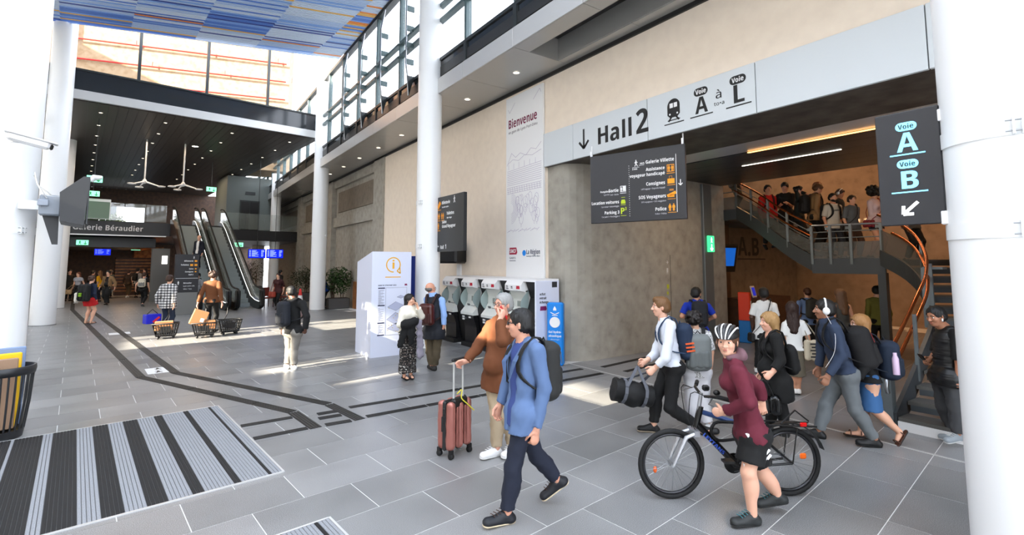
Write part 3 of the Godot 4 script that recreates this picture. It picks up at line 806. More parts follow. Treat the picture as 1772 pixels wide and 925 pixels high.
func big_sign() -> void:
	var q := Vector3(6.49, 0, -6.73); var p := Vector3(7.05, 0, -5.04)
	var t := thing("hanging_sign", "large black hanging sign under the header, listing Galerie Villette and other services", "sign", Vector3(6.49, 2.83, -6.73))
	var F := frame(Vector3.ZERO, p - q, Vector3.UP); F.origin = Vector3(0, -2.83, 0)
	var b := MB.new(); b.X = F; b.rbox(Vector3(0.925, 3.475, -0.04), Vector3(1.78, 1.28, 0.08), 0.01); obj("panel", b, M.sign_black, t)
	b = MB.new(); b.X = F
	for x in [0.06, 1.78]: b.tube([Vector3(x, 4.1, -0.04), Vector3(x, 4.32, -0.04)], 0.012, 8); b.box(Vector3(x, 4.16, 0.0), Vector3(0.03, 0.1, 0.02))
	obj("hanger", b, M.white, t)
	var w := MB.new(); var o := MB.new(); var g := MB.new(); var gr := MB.new()
	rows(w, F, [["Galerie Villette", 0.058, 1.63, 3.845, 1, true], ["vers", 0.035, 1.105, 3.85, 1, true], ["2 min", 0.03, 0.97, 3.76, 1, true], ["Assistance", 0.055, 1.465, 3.715, 1, true], ["voyageur handicapé", 0.055, 1.465, 3.625, 1, true], ["Consignes", 0.058, 1.465, 3.455, 1, true], ["SOS Voyageurs", 0.058, 1.475, 3.225, 1, true], ["Police", 0.058, 1.478, 3.0, 1, true], ["Sortie", 0.058, 0.605, 3.395, 1, true], ["Pompidou", 0.032, 0.425, 3.4, 1, true], ["Location voitures", 0.055, 0.61, 3.185, 1, true], ["Parking 3", 0.055, 0.615, 2.995, 1, true]])
	rows(gr, F, [["Left luggage • Deposito bagagli", 0.026, 1.465, 3.385, 1, false], ["SOS voyageurs • SOS viaggiatori", 0.026, 1.475, 3.155, 1, false], ["Police • Polizia", 0.026, 1.478, 2.935, 1, false], ["Exit • Uscita", 0.026, 0.605, 3.335, 1, false], ["Lyon Est", 0.026, 0.425, 3.345, 1, false], ["Car rental • Autonoleggio", 0.026, 0.61, 3.12, 1, false], ["Car park 3 • Parcheggio 3", 0.026, 0.615, 2.935, 1, false]])
	for i in 24: disc(w, F, Vector2(0.814, 2.94 + 0.0393 * i), 0.006, 0.003, 6)
	bar(w, F, 1.659, 2.96, 1.667, 3.955)
	arrow(w, F, Vector2(1.73, 3.41), Vector2(0, -1), 0.1, 0.014)
	man(w, F, Vector2(0.95, 3.82), 0.12, true); bar(w, F, 0.88, 3.8, 1.01, 3.806); bar(w, F, 1.0, 3.83, 1.1, 3.836)
	icon_box(w, F, 0.64, 3.385, 0.11); bar(w, F, 0.69, 3.4, 0.745, 3.49); man(w, F, Vector2(0.665, 3.395), 0.08)
	icon_box(o, F, 1.505, 3.66, 0.125); man(o, F, Vector2(1.54, 3.67), 0.1); man(o, F, Vector2(1.595, 3.67), 0.1)
	o.prism(PackedVector2Array([Vector2(1.51, 3.455), Vector2(1.63, 3.455), Vector2(1.63, 3.54), Vector2(1.51, 3.54)]), 0, 0.003, F); icon_box(o, F, 1.54, 3.535, 0.05); bar(o, F, 1.505, 3.425, 1.64, 3.433)
	line2(o, F, Vector2(1.5, 3.24), Vector2(1.65, 3.3), 0.05); bar(o, F, 1.53, 3.22, 1.62, 3.27); fitw(o, "SOS", 0.03, F, 1.54, 1.61, 3.33); bar(o, F, 1.505, 3.185, 1.64, 3.193)
	man(o, F, Vector2(1.54, 2.985), 0.125); man(o, F, Vector2(1.605, 2.985), 0.125); bar(o, F, 1.505, 2.955, 1.65, 2.963)
	car(g, F, 0.65, 3.17, 0.085); bar(g, F, 0.66, 3.28, 0.73, 3.288); fitw(g, "P", 0.11, F, 0.645, 0.715, 2.985); fitw(g, "3", 0.055, F, 0.725, 0.755, 3.05); bar(g, F, 0.64, 2.95, 0.75, 2.957)
	obj("lettering", w, M.white, t); obj("lettering", gr, mat(0.75, 0.75, 0.77), t); obj("pictogram", o, mat(0.95, 0.62, 0.12), t); obj("pictogram", g, mat(0.72, 0.80, 0.15), t)

func voie_sign() -> void:
	var t := thing("platform_sign", "black sign with lit blue Voie A and Voie B, clamped to the huge right column", "sign", Vector3(4.62, 2.385, -1.3))
	var F := frame(Vector3.ZERO, Vector3(0, 0, 1), Vector3.UP); F.origin = Vector3(0, -2.385, 1.3)
	var b := MB.new(); b.X = F; b.rbox(Vector3(-1.3, 2.83, -0.03), Vector3(0.40, 0.88, 0.06), 0.006); obj("panel", b, M.sign_black, t)
	b = MB.new(); b.X = F; b.rbox(Vector3(-1.08, 3.19, -0.02), Vector3(0.06, 0.09, 0.05), 0.006); b.rbox(Vector3(-1.1, 2.43, -0.02), Vector3(0.06, 0.1, 0.05), 0.006); obj("bracket", b, M.white, t)
	var blue := MB.new()
	pill(blue, F, Vector2(-1.3, 3.15), 0.135, 0.066); fitw(blue, "A", 0.142, F, -1.365, -1.233, 2.955); bar(blue, F, -1.413, 2.928, -1.192, 2.938)
	pill(blue, F, Vector2(-1.305, 2.858), 0.135, 0.066); fitw(blue, "B", 0.135, F, -1.35, -1.245, 2.668); bar(blue, F, -1.417, 2.636, -1.192, 2.646)
	obj("lit_lettering", blue, glow(0.50, 0.86, 1.0, 0.75), t)
	b = MB.new(); arrow(b, F, Vector2(-1.352, 2.472), Vector2(-1, -0.95), 0.13, 0.022); obj("lit_arrow", b, glow(1, 1, 1, 0.8), t)
	b = MB.new(); var D := F * Transform3D(Basis.IDENTITY, Vector3(0, 0, 0.003)); fitw(b, "Voie", 0.036, D, -1.35, -1.252, 3.132); fitw(b, "Voie", 0.036, D, -1.355, -1.257, 2.84); obj("lettering", b, M.sign_black, t)

func hall_one_sign() -> void:
	var t := thing("hall_sign", "black Hall 1 sign with toilets and ticket office icons, on the central column", "sign", Vector3(5.62, 2.38, -11.52))
	var F := frame(Vector3.ZERO, Vector3(0, 0, 1), Vector3.UP); F.origin = Vector3(0, -2.38, 11.7)
	var b := MB.new(); b.X = F; b.rbox(Vector3(-10.9, 3.07, 0.0), Vector3(1.62, 1.37, 0.09), 0.008); obj("panel", b, M.anthracite, t)
	F = F * Transform3D(Basis.IDENTITY, Vector3(0, 0, 0.045))
	var w := MB.new(); var o := MB.new(); var y := MB.new()
	bar(w, F, -11.5, 3.0, -11.485, 3.68)
	rows(w, F, [["Billetterie", 0.075, -11.2, 3.56, -1, true], ["Train other regions", 0.035, -11.2, 3.47, -1, false], ["Toilettes", 0.075, -10.94, 3.28, -1, true], ["Toilet • Bagno", 0.035, -10.94, 3.19, -1, false], ["Salon", 0.075, -11.18, 3.08, -1, true], ["Grand Voyageur", 0.075, -11.18, 2.97, -1, true], ["Hall", 0.085, -11.26, 2.45, -1, true], ["1", 0.11, -11.0, 2.45, -1, true], ["vers", 0.04, -11.44, 2.5, -1, true]])
	arrow(w, F, Vector2(-11.68, 2.5), Vector2(-1, 0), 0.12, 0.02); bar(w, F, -11.5, 2.44, -11.49, 2.56); arrow(w, F, Vector2(-11.62, 3.42), Vector2(-1, 1), 0.12, 0.02); man(w, F, Vector2(-10.55, 3.55), 0.17, true)
	line2(o, F, Vector2(-11.42, 3.48), Vector2(-11.28, 3.62), 0.1); bar(o, F, -11.45, 3.42, -11.25, 3.435)
	for k in 2:
		man(o, F, Vector2(-11.42 + 0.22 * k, 3.19), 0.16); man(o, F, Vector2(-11.34 + 0.22 * k, 3.19), 0.16); bar(o, F, -11.45 + 0.22 * k, 3.15, -11.29 + 0.22 * k, 3.165)
	man(o, F, Vector2(-11.38, 2.94), 0.17); bar(o, F, -11.45, 2.9, -11.28, 2.915)
	obj("lettering", w, M.white, t); obj("pictogram", o, mat(0.93, 0.60, 0.14), t)
	b = MB.new(); b.rbox(Vector3(-0.02, 1.29, 0.0), Vector3(0.12, 0.07, 0.14), 0.01); b.rbox(Vector3(-0.02, 0.1, 0.0), Vector3(0.12, 0.07, 0.14), 0.01); obj("bracket", b, M.steel, t)

func wall_panels() -> void:
	for k in 2:
		var x0: float = [8.09, 9.285][k]
		var t := thing("wall_directory", ["tall black direction panel with the heading Hall 1, beside the rounded concrete corner", "tall black direction panel further into Hall 2, partly behind the man in the white shirt"][k], "sign", Vector3(x0, 0, -7.97), 0.0)
		var F := frame(Vector3(-x0, 0, 0.04), Vector3(1, 0, 0), Vector3.UP)
		var b := MB.new(); b.rbox(Vector3(0.585, 1.16, 0.02), Vector3(1.17, 2.3, 0.04), 0.004); obj("panel", b, M.black, t)
		var w := MB.new(); var c := MB.new(); var d := MB.new(); var e := MB.new(); var g := MB.new()
		var r: float = [9.16, 10.36][k]
		arrow(w, F, Vector2(r, 2.12), Vector2(1, 0), 0.13, 0.016)
		icon_box(w, F, r - 0.12, 1.86, 0.115); bar(w, F, r - 0.06, 1.87, r - 0.01, 1.965); man(w, F, Vector2(r - 0.085, 1.865), 0.1)
		if k == 0:
			rows(w, F, [["Hall 1", 0.085, r - 0.18, 2.08, 1, true], ["via", 0.045, r - 0.45, 2.08, 1, true], ["Sortie", 0.075, r - 0.17, 1.885, 1, true], ["Exit • Uscita", 0.035, r - 0.17, 1.80, 1, false], ["Béraudier", 0.05, r, 1.7, 1, true], ["Lyon centre ville", 0.045, r, 1.615, 1, false], ["Arrêt minute 1", 0.052, r - 0.11, 1.13, 1, true], ["Drop off point 1", 0.03, r - 0.11, 1.06, 1, false], ["Billetterie", 0.055, r - 0.12, 0.955, 1, true], ["Train other regions", 0.03, r - 0.12, 0.885, 1, false]])
			for q in [[-0.62, 0], [-0.45, 1], [-0.31, 2], [-0.17, 0], [-0.04, 3]]:
				var bb: MB = [c, g, d, e][q[1]]
				bar(bb, F, r + q[0] - 0.05, 1.45, r + q[0] + 0.05, 1.56); bar(bb, F, r + q[0] - 0.055, 1.42, r + q[0] + 0.055, 1.43)
			car(c, F, r - 0.24, 1.3, 0.09); fitw(c, "P", 0.11, F, r - 0.1, r - 0.03, 1.29); bar(c, F, r - 0.1, 1.26, r - 0.02, 1.268)
			car(c, F, r - 0.09, 1.1, 0.08); line2(g, F, Vector2(r - 0.09, 0.93), Vector2(r - 0.02, 1.01), 0.05); bar(g, F, r - 0.1, 0.89, r, 0.9)
		else:
			rows(w, F, [["Sortie", 0.075, r - 0.17, 1.885, 1, true], ["Pompidou", 0.045, r - 0.44, 1.9, 1, true], ["Lyon Est", 0.04, r - 0.44, 1.82, 1, false], ["Villette", 0.05, r - 0.43, 1.7, 1, true], ["Villeurbanne", 0.045, r - 0.43, 1.615, 1, false], ["Navette", 0.05, r - 0.44, 1.53, 1, true], ["aéroport", 0.05, r - 0.44, 1.45, 1, true], ["Location voitures", 0.052, r - 0.25, 1.32, 1, true], ["Arrêt minute 2", 0.052, r - 0.4, 1.13, 1, true]])
			for q in [[-0.75, 0], [-0.38, 0], [-0.24, 3], [-0.14, 3], [-0.03, 0]]:
				var bb: MB = [c, g, d, e][q[1]]
				bar(bb, F, r + q[0] - 0.045, 1.46, r + q[0] + 0.045, 1.57); bar(bb, F, r + q[0] - 0.05, 1.43, r + q[0] + 0.05, 1.44)
			car(c, F, r - 0.22, 1.32, 0.085); car(c, F, r - 0.09, 1.32, 0.085)
		obj("lettering", w, mat(0.82, 0.82, 0.82), t); obj("pictogram", c, mat(0.70, 0.72, 0.20), t)
		if k == 0: obj("pictogram", g, mat(0.9, 0.72, 0.1), t); obj("pictogram", d, mat(0.3, 0.65, 0.9), t)
		obj("pictogram", e, mat(0.45, 0.2, 0.55), t)
	var b := MB.new(); b.box(Vector3(10.95, 1.62, -7.965), Vector3(0.24, 0.32, 0.008))
	one("notice_sheet", b, mat(0.62, 0.62, 0.6), "grey paper notice taped to the concrete beside the black panels", "notice")
	# green exit sign on the jamb
	var t := thing("exit_sign", "small green emergency exit sign on the jamb beyond the black panels", "sign", Vector3(12.1, 2.62, -7.85))
	b = MB.new(); b.rbox(Vector3(0, 0, 0), Vector3(0.28, 0.44, 0.05), 0.01); obj("lit_panel", b, glow(0.25, 0.85, 0.55, 0.9), t)
	var F := frame(Vector3(0, 0, 0.026), Vector3(1, 0, 0), Vector3.UP)
	b = MB.new(); arrow(b, F, Vector2(0, -0.18), Vector2(0, -1), 0.17, 0.035); man(b, F, Vector2(0, 0.03), 0.15, true); obj("pictogram", b, glow(1, 1, 1, 1.0), t)

func info_kiosk() -> void:
	var t := thing("info_kiosk", "tall white information totem with a yellow i bubble and a station map", "kiosk", Vector3(3.79, 0, -10.9))
	var b := MB.new()
	b.prism(PackedVector2Array([Vector2(0, 0), Vector2(1.05, 0), Vector2(1.05, 2.13), Vector2(0, 2.36)]), 0, 0.94, Transform3D(Basis(Vector3(0, 0, -1), Vector3.UP, Vector3(1, 0, 0)), Vector3.ZERO))
	obj("body", b, mat(0.86, 0.88, 0.95, 0.3), t)
	var F := frame(Vector3(0, 0, 0.0), Vector3(1, 0, 0), Vector3.UP)
	var yl := MB.new()
	for i in 22:
		var a := -1.0 + TAU * i / 24.0; var a2 := -1.0 + TAU * (i + 1) / 24.0
		line2(yl, F, Vector2(0.5 + 0.165 * cos(a), 2.06 + 0.165 * sin(a)), Vector2(0.5 + 0.165 * cos(a2), 2.06 + 0.165 * sin(a2)), 0.025)
	line2(yl, F, Vector2(0.59, 1.92), Vector2(0.67, 1.86), 0.025); line2(yl, F, Vector2(0.67, 1.86), Vector2(0.655, 2.0), 0.025)
	fitw(yl, "i", 0.19, F, 0.475, 0.525, 1.97); bar(yl, F, 0.31, 1.77, 0.68, 1.79)
	obj("bubble_icon", yl, mat(0.92, 0.68, 0.10), t)
	var g := MB.new(); var k := MB.new(); var p := MB.new()
	fitw(k, "GARE DE LYON PART DIEU", 0.028, F, 0.15, 0.58, 1.58)
	for r in [[0.15, 1.52, 0.31, 0], [0.15, 1.13, 0.31, 0], [0.15, 0.74, 0.31, 0], [0.15, 0.47, 0.31, 0]]: bar(k, F, r[0], r[1], r[2], r[1] + 0.025)
	for i in 18: bar(g, F, 0.16, 1.16 + 0.019 * i, 0.2 + 0.1 * absf(sin(i * 2.3)), 1.166 + 0.019 * i)
	for i in 14: bar(g, F, 0.16, 0.78 + 0.023 * i, 0.19 + 0.1 * absf(sin(i * 1.7)), 0.786 + 0.023 * i)
	for i in 9: bar(g, F, 0.16, 0.51 + 0.024 * i, 0.19 + 0.1 * absf(sin(i * 1.3)), 0.516 + 0.024 * i)
	bar(g, F, 0.33, 1.535, 0.84, 1.54); bar(g, F, 0.836, 0.47, 0.84, 1.54); bar(g, F, 0.33, 0.47, 0.84, 0.475); bar(g, F, 0.33, 0.47, 0.334, 1.54)
	for q in [[0.6, 1.32, 0.2, 0.05], [0.38, 1.1, 0.4, 0.15], [0.36, 0.82, 0.44, 0.2], [0.38, 0.62, 0.42, 0.14]]:
		p.prism(PackedVector2Array([Vector2(q[0], q[1]), Vector2(q[0] + q[2] * 0.5, q[1] - q[3] * 0.6), Vector2(q[0] + q[2], q[1] + q[3] * 0.2), Vector2(q[0] + q[2] * 0.5, q[1] + q[3] * 0.8)]), 0, 0.002, F)
		line2(g, F, Vector2(q[0], q[1]), Vector2(q[0] + q[2] * 0.5, q[1] - q[3] * 0.6), 0.006); line2(g, F, Vector2(q[0] + q[2] * 0.5, q[1] - q[3] * 0.6), Vector2(q[0] + q[2], q[1] + q[3] * 0.2), 0.006); line2(g, F, Vector2(q[0], q[1]), Vector2(q[0] + q[2] * 0.5, q[1] + q[3] * 0.8), 0.006)
	obj("map_heading", k, mat(0.15, 0.17, 0.3), t); obj("map_lines", g, mat(0.45, 0.46, 0.52), t); obj("map_plan", p, mat(0.70, 0.72, 0.82), t)
	var c := MB.new()
	rng.seed = 9
	for i in 16: disc(c, F, Vector2(rng.randf_range(0.38, 0.8), rng.randf_range(0.52, 1.1)), 0.011, 0.003, 6)
	obj("map_marks", c, mat(0.75, 0.66, 0.3), t)
	b = MB.new(); b.prism(PackedVector2Array([Vector2(0.78, 1.58), Vector2(0.85, 1.58), Vector2(0.84, 1.62), Vector2(0.785, 1.62)]), 0, 0.003, F); obj("logo", b, mat(0.5, 0.1, 0.3), t)

func ticket_machines() -> void:
	var names := ["first white and black ticket machine, furthest from the blue dispenser", "second ticket machine from the far end of the row", "third ticket machine, behind the man on the red phone's left", "ticket machine nearest the blue dispenser, half hidden by the grey-haired man"]
	for k in 4:
		var z: float = [-12.36, -11.3, -10.3, -9.28][k]
		var t := thing("ticket_machine", names[k], "ticket machine", Vector3(6.3, 0, z), 0.0, "ticket machines in a row along the wall")
		var P := Transform3D(Basis(Vector3(1, 0, 0), Vector3.UP, Vector3(0, 0, 1)), Vector3.ZERO)
		var b := MB.new()
		b.prism(PackedVector2Array([Vector2(0.02, 0), Vector2(0.72, 0), Vector2(0.72, 0.1), Vector2(0.02, 0.1)]), -0.02, 0.64, P); obj("plinth", b, M.black, t)
		b = MB.new(); b.prism(PackedVector2Array([Vector2(0.12, 0.1), Vector2(0.72, 0.1), Vector2(0.72, 0.8), Vector2(0.02, 0.8), Vector2(0.03, 0.72), Vector2(0.11, 0.5)]), 0.02, 0.60, P); obj("cabinet", b, mat(0.09, 0.09, 0.1, 0.25), t)
		b = MB.new(); b.prism(PackedVector2Array([Vector2(-0.01, 0.80), Vector2(0.6, 0.80), Vector2(0.6, 1.5), Vector2(0.13, 1.5), Vector2(0.2, 1.3), Vector2(0.19, 1.13), Vector2(0.12, 1.0), Vector2(-0.01, 0.86)]), 0.0, 0.62, P); obj("face", b, mat(0.84, 0.85, 0.83, 0.35), t)
		b = MB.new(); b.prism(PackedVector2Array([Vector2(0.12, 1.47), Vector2(0.0, 1.5), Vector2(0.0, 1.62), Vector2(0.06, 1.7), Vector2(0.72, 1.72), Vector2(0.72, 1.47)]), 0.0, 0.62, P); obj("hood", b, M.white, t)
		b = MB.new(); b.prism(PackedVector2Array([Vector2(0.3, 0.0), Vector2(0.72, 0.0), Vector2(0.72, 1.71), Vector2(0.12, 1.70), Vector2(0.25, 1.35), Vector2(0.12, 0.95)]), 0.63, 1.0, P); obj("side_panel", b, M.black, t)
		b = MB.new(); b.prism(PackedVector2Array([Vector2(0.06, 1.70), Vector2(0.72, 1.70), Vector2(0.72, 1.76), Vector2(0.1, 1.74)]), 0.0, 1.03, P); obj("canopy", b, M.white, t)
		for s in 2:   # curved privacy wings of grey glass
			b = MB.new()
			var pp := PackedVector2Array()
			for i in 13: pp.append(Vector2(0.2 - 0.22 * sin(PI * i / 12), 0.9 + 0.6 * i / 12.0))
			b.prism(pp, -0.012 if s == 0 else 0.62, 0.0 if s == 0 else 0.632, P)
			obj("wing", b, mat(0.58, 0.64, 0.63, 0.15), t)
		var n := Vector3(-0.07, 0.17, 0).normalized()
		b = MB.new(); b.box(Vector3(0.19, 1.2, 0.36), Vector3(0.03, 0.12, 0.24)); obj("screen", b, mat(0.55, 0.58, 0.56, 0.2), t)
		b = MB.new(); b.box(Vector3(0.135, 1.02, 0.18), Vector3(0.02, 0.1, 0.1), Basis(Vector3(0, 0, 1), 0.5)); b.box(Vector3(0.135, 1.02, 0.38), Vector3(0.012, 0.02, 0.22), Basis(Vector3(0, 0, 1), 0.5)); obj("keypad", b, mat(0.35, 0.36, 0.36, 0.4), t)
		b = MB.new()
		for q in [[0.10, 0.74], [0.10, 0.68], [0.42, 0.74]]: b.box(Vector3(0.02, q[1], q[0]), Vector3(0.02, 0.04, 0.09))
		obj("slot", b, M.white, t)
		var F := frame(Vector3(-0.001, 0, 0), Vector3(0, 0, 1), Vector3.UP)
		b = MB.new(); b.prism(PackedVector2Array([Vector2(0.44, 1.535), Vector2(0.56, 1.535), Vector2(0.575, 1.555), Vector2(0.56, 1.605), Vector2(0.45, 1.605)]), 0, 0.003, F); obj("logo", b, mat(0.7, 0.1, 0.2), t)
		b = MB.new(); rows(b, F, [["achat", 0.02, 0.05, 1.585, -1, true], ["retrait", 0.02, 0.05, 1.555, -1, true], ["échange", 0.02, 0.05, 1.525, -1, true], ["billets", 0.02, 0.24, 1.57, -1, false], ["tickets", 0.02, 0.24, 1.54, -1, false]]); obj("lettering", b, mat(0.2, 0.2, 0.25), t)
	var t := thing("machine_end_panel", "white end panel of the ticket machine row reading achat retrait échange", "panel", Vector3(6.4, 0, -8.26))
	var b := MB.new(); b.rbox(Vector3(0.3, 0.86, 0.0), Vector3(0.66, 1.74, 0.04), 0.015); obj("panel", b, mat(0.84, 0.86, 0.92, 0.3), t)
	var F := frame(Vector3(0, 0, 0.021), Vector3(1, 0, 0), Vector3.UP)
	b = MB.new(); rows(b, F, [["achat", 0.05, 0.08, 1.42, -1, true], ["retrait", 0.05, 0.08, 1.335, -1, true], ["échange", 0.05, 0.08, 1.25, -1, true]]); bar(b, F, 0.42, 1.58, 0.56, 1.7); obj("lettering", b, mat(0.16, 0.16, 0.18), t)
	b = MB.new(); b.prism(PackedVector2Array([Vector2(0.09, 1.1), Vector2(0.25, 1.1), Vector2(0.27, 1.13), Vector2(0.25, 1.19), Vector2(0.1, 1.19)]), 0, 0.004, F); obj("logo", b, mat(0.5, 0.1, 0.35), t)

func hall_equipment() -> void:
	var t := thing("gel_dispenser", "slim bright blue hand gel dispenser post beside the ticket machines", "dispenser", Vector3(6.72, 0, -8.0), deg_to_rad(-52))
	var b := MB.new(); b.rbox(Vector3(0, 0.64, 0), Vector3(0.34, 1.28, 0.2), 0.03); obj("post", b, mat(0.05, 0.50, 0.85, 0.35), t)
	var F := frame(Vector3(0, 0, 0.101), Vector3(1, 0, 0), Vector3.UP)
	b = MB.new(); disc(b, F, Vector2(0, 0.88), 0.11, 0.01, 24); obj("push_disc", b, M.white, t)
	b = MB.new(); b.prism(PackedVector2Array([Vector2(-0.035, 1.12), Vector2(0.035, 1.12), Vector2(0.03, 1.16), Vector2(0, 1.21), Vector2(-0.03, 1.16)]), 0, 0.003, F)
	line2(b, F, Vector2(-0.09, 1.08), Vector2(0, 1.04), 0.015); line2(b, F, Vector2(0.09, 1.08), Vector2(0, 1.04), 0.015); line2(b, F, Vector2(-0.06, 1.02), Vector2(0.06, 1.02), 0.012)
	rows(b, F, [["Gel hydro-", 0.045, 0, 0.66, 0, true], ["alcoolique", 0.045, 0, 0.58, 0, true], ["offert par la gare", 0.02, 0, 0.52, 0, false], ["merci", 0.05, 0, 0.3, 0, true]]); obj("lettering", b, M.white, t)
	# wall loudspeaker behind the sign
	t = thing("loudspeaker", "black box loudspeaker on the wall below the Hall 1 sign", "speaker", Vector3(6.72, 2.4, -12.6), deg_to_rad(-70))
	b = MB.new(); b.rbox(Vector3(0, 0, 0), Vector3(0.72, 0.62, 0.5), 0.05); obj("cabinet", b, M.black, t)
	b = MB.new(); b.rbox(Vector3(0, 0, 0.255), Vector3(0.62, 0.52, 0.02), 0.008); obj("grille", b, M.rubber, t)
	b = MB.new(); b.tube([Vector3(0.15, 0.2, 0), Vector3(0.15, 0.32, 0), Vector3(0.3, 0.34, -0.2)], 0.02, 8); obj("bracket", b, M.steel, t)
	b = MB.new(); b.rbox(Vector3(7.02, 1.02, -12.72), Vector3(0.06, 2.1, 0.22), 0.008); one("cable_duct", b, M.white, "white vertical cable duct on the wall under the black loudspeaker", "duct")
	# blue screen edge behind the kiosk
	b = MB.new(); b.rbox(Vector3(5.62, 1.3, -13.2), Vector3(0.9, 2.0, 0.15), 0.02); one("blue_board", b, mat(0.05, 0.16, 0.5), "dark blue board standing behind the white information totem", "board")
	# screen arm and camera on the left column
	t = thing("departure_monitor", "dark monitor seen edge-on, held out from the leftmost column", "monitor", gp(-0.5, 3.12, 10.9), deg_to_rad(6.5))
	b = MB.new(); b.prism(PackedVector2Array([Vector2(0.27, -0.36), Vector2(0.56, -0.42), Vector2(0.60, 0.36), Vector2(0.52, 0.36), Vector2(0.25, 0.08)]), -0.55, 0.55, Transform3D(Basis(Vector3(1, 0, 0), Vector3.UP, Vector3(0, 0, 1)), Vector3.ZERO)); obj("housing", b, M.anthracite, t)
	b = MB.new(); b.box(Vector3(0.592, -0.03, 0), Vector3(0.02, 0.74, 1.02)); obj("bezel", b, M.frame_dark, t)
	b = MB.new(); b.rbox(Vector3(0.14, -0.1, 0.1), Vector3(0.26, 0.32, 0.25), 0.02); obj("bracket", b, mat(0.55, 0.58, 0.62, 0.4), t)
	b = MB.new(); b.rbox(Vector3(0.06, -0.07, 0.25), Vector3(0.13, 0.1, 0.1), 0.01); obj("junction_box", b, mat(0.6, 0.63, 0.68, 0.4), t)
	b = MB.new(); b.box(Vector3(0.02, -0.1, 0.0), Vector3(0.5, 0.14, 0.14)); obj("arm", b, M.white_steel, t)
	b = MB.new(); b.prism(PackedVector2Array([Vector2(0.04, -0.22), Vector2(0.25, -0.22), Vector2(0.26, -0.72), Vector2(0.19, -0.72)]), 0.0, 0.03, Transform3D.IDENTITY); obj("gusset", b, M.anthracite, t)
	b = MB.new(); b.tube([Vector3(-0.06, 0.4, 0.2), Vector3(-0.02, 0.22, 0.24), Vector3(0.05, 0.08, 0.26), Vector3(0.1, 0.0, 0.24)], 0.012, 6); b.tube([Vector3(-0.07, 0.36, 0.16), Vector3(0.0, 0.18, 0.2), Vector3(0.1, 0.1, 0.22), Vector3(0.16, 0.04, 0.2)], 0.01, 6); obj("cable", b, mat(0.7, 0.7, 0.7), t)
	b = MB.new(); b.tube([Vector3(0.6, 0.33, 0.3), Vector3(0.65, 0.39, 0.3), Vector3(0.75, 0.40, 0.3)], [0.04, 0.05, 0.03], 8); obj("sensor", b, M.white, t)
	t = thing("security_camera", "white bullet security camera on the leftmost column, pointing right", "camera", gp(-0.75, 3.98, 10.75), deg_to_rad(6.5))
	b = MB.new(); b.rbox(Vector3(0.1, 0.0, 0.2), Vector3(0.5, 0.12, 0.12), 0.03, Basis(Vector3(0, 0, 1), -0.2)); obj("housing", b, M.white, t)
	b = MB.new(); b.rbox(Vector3(0.13, 0.055, 0.2), Vector3(0.62, 0.025, 0.15), 0.008, Basis(Vector3(0, 0, 1), -0.2)); obj("sun_shield", b, M.white, t)
	b = MB.new(); b.rbox(Vector3(0.36, -0.06, 0.2), Vector3(0.04, 0.09, 0.09), 0.02, Basis(Vector3(0, 0, 1), -0.2)); obj("lens", b, M.black, t)
	b = MB.new(); b.tube([Vector3(-0.1, 0.0, 0.1), Vector3(0.0, -0.02, 0.2)], 0.03, 8); obj("mount", b, M.white, t)
	# waste bin with parcels in front of the leftmost column
	t = thing("waste_bin", "black slatted litter basket at the left edge, full of packaging", "bin", Vector3(-1.56, 0, -8.55))
	b = MB.new()
	var prof := [Vector2(0.20, 0.0), Vector2(0.21, 0.0), Vector2(0.225, 0.1), Vector2(0.225, 0.1), Vector2(0.205, 0.1), Vector2(0.0, 0.03)]
	b.lathe(prof, 28); obj("base", b, M.anthracite, t)
	for k in 26:
		var a := TAU * k / 26
		b = MB.new(); b.tube([Vector3(cos(a) * 0.215, 0.09, sin(a) * 0.215), Vector3(cos(a) * 0.25, 0.42, sin(a) * 0.25), Vector3(cos(a) * 0.268, 0.76, sin(a) * 0.268)], 0.011, 5); obj("slat", b, M.anthracite, t)
	b = MB.new(); b.lathe([Vector2(0.255, 0.75), Vector2(0.285, 0.75), Vector2(0.295, 0.8), Vector2(0.29, 0.85), Vector2(0.265, 0.85), Vector2(0.255, 0.75)], 28); obj("rim", b, M.anthracite, t)
	b = MB.new(); b.rbox(Vector3(-1.58, 0.52, -8.5), Vector3(0.3, 0.84, 0.06), 0.01, Basis(Vector3.UP, 0.3)); one("cardboard_piece", b, mat(0.62, 0.50, 0.40), "brown cardboard sheet sticking out of the litter basket", "cardboard")
	b = MB.new(); b.rbox(Vector3(-1.58, 0.54, -8.62), Vector3(0.32, 0.9, 0.05), 0.012, Basis(Vector3.UP, 0.35)); one("yellow_box", b, mat(0.98, 0.78, 0.04, 0.4), "bright yellow box sticking out of the litter basket", "box")
	b = MB.new(); b.rbox(Vector3(-1.57, 0.57, -8.7), Vector3(0.34, 0.96, 0.03), 0.01, Basis(Vector3.UP, 0.35)); one("blue_sheet", b, mat(0.5, 0.58, 0.72), "pale blue sheet behind the yellow box in the litter basket", "sheet")
	b = MB.new(); b.tube([gp(-1.45, 0.9, 17), gp(-1.4, 3.3, 17)], 0.05, 8); one("frame_post", b, M.frame_dark, "dark door frame post behind the two left columns", "post")

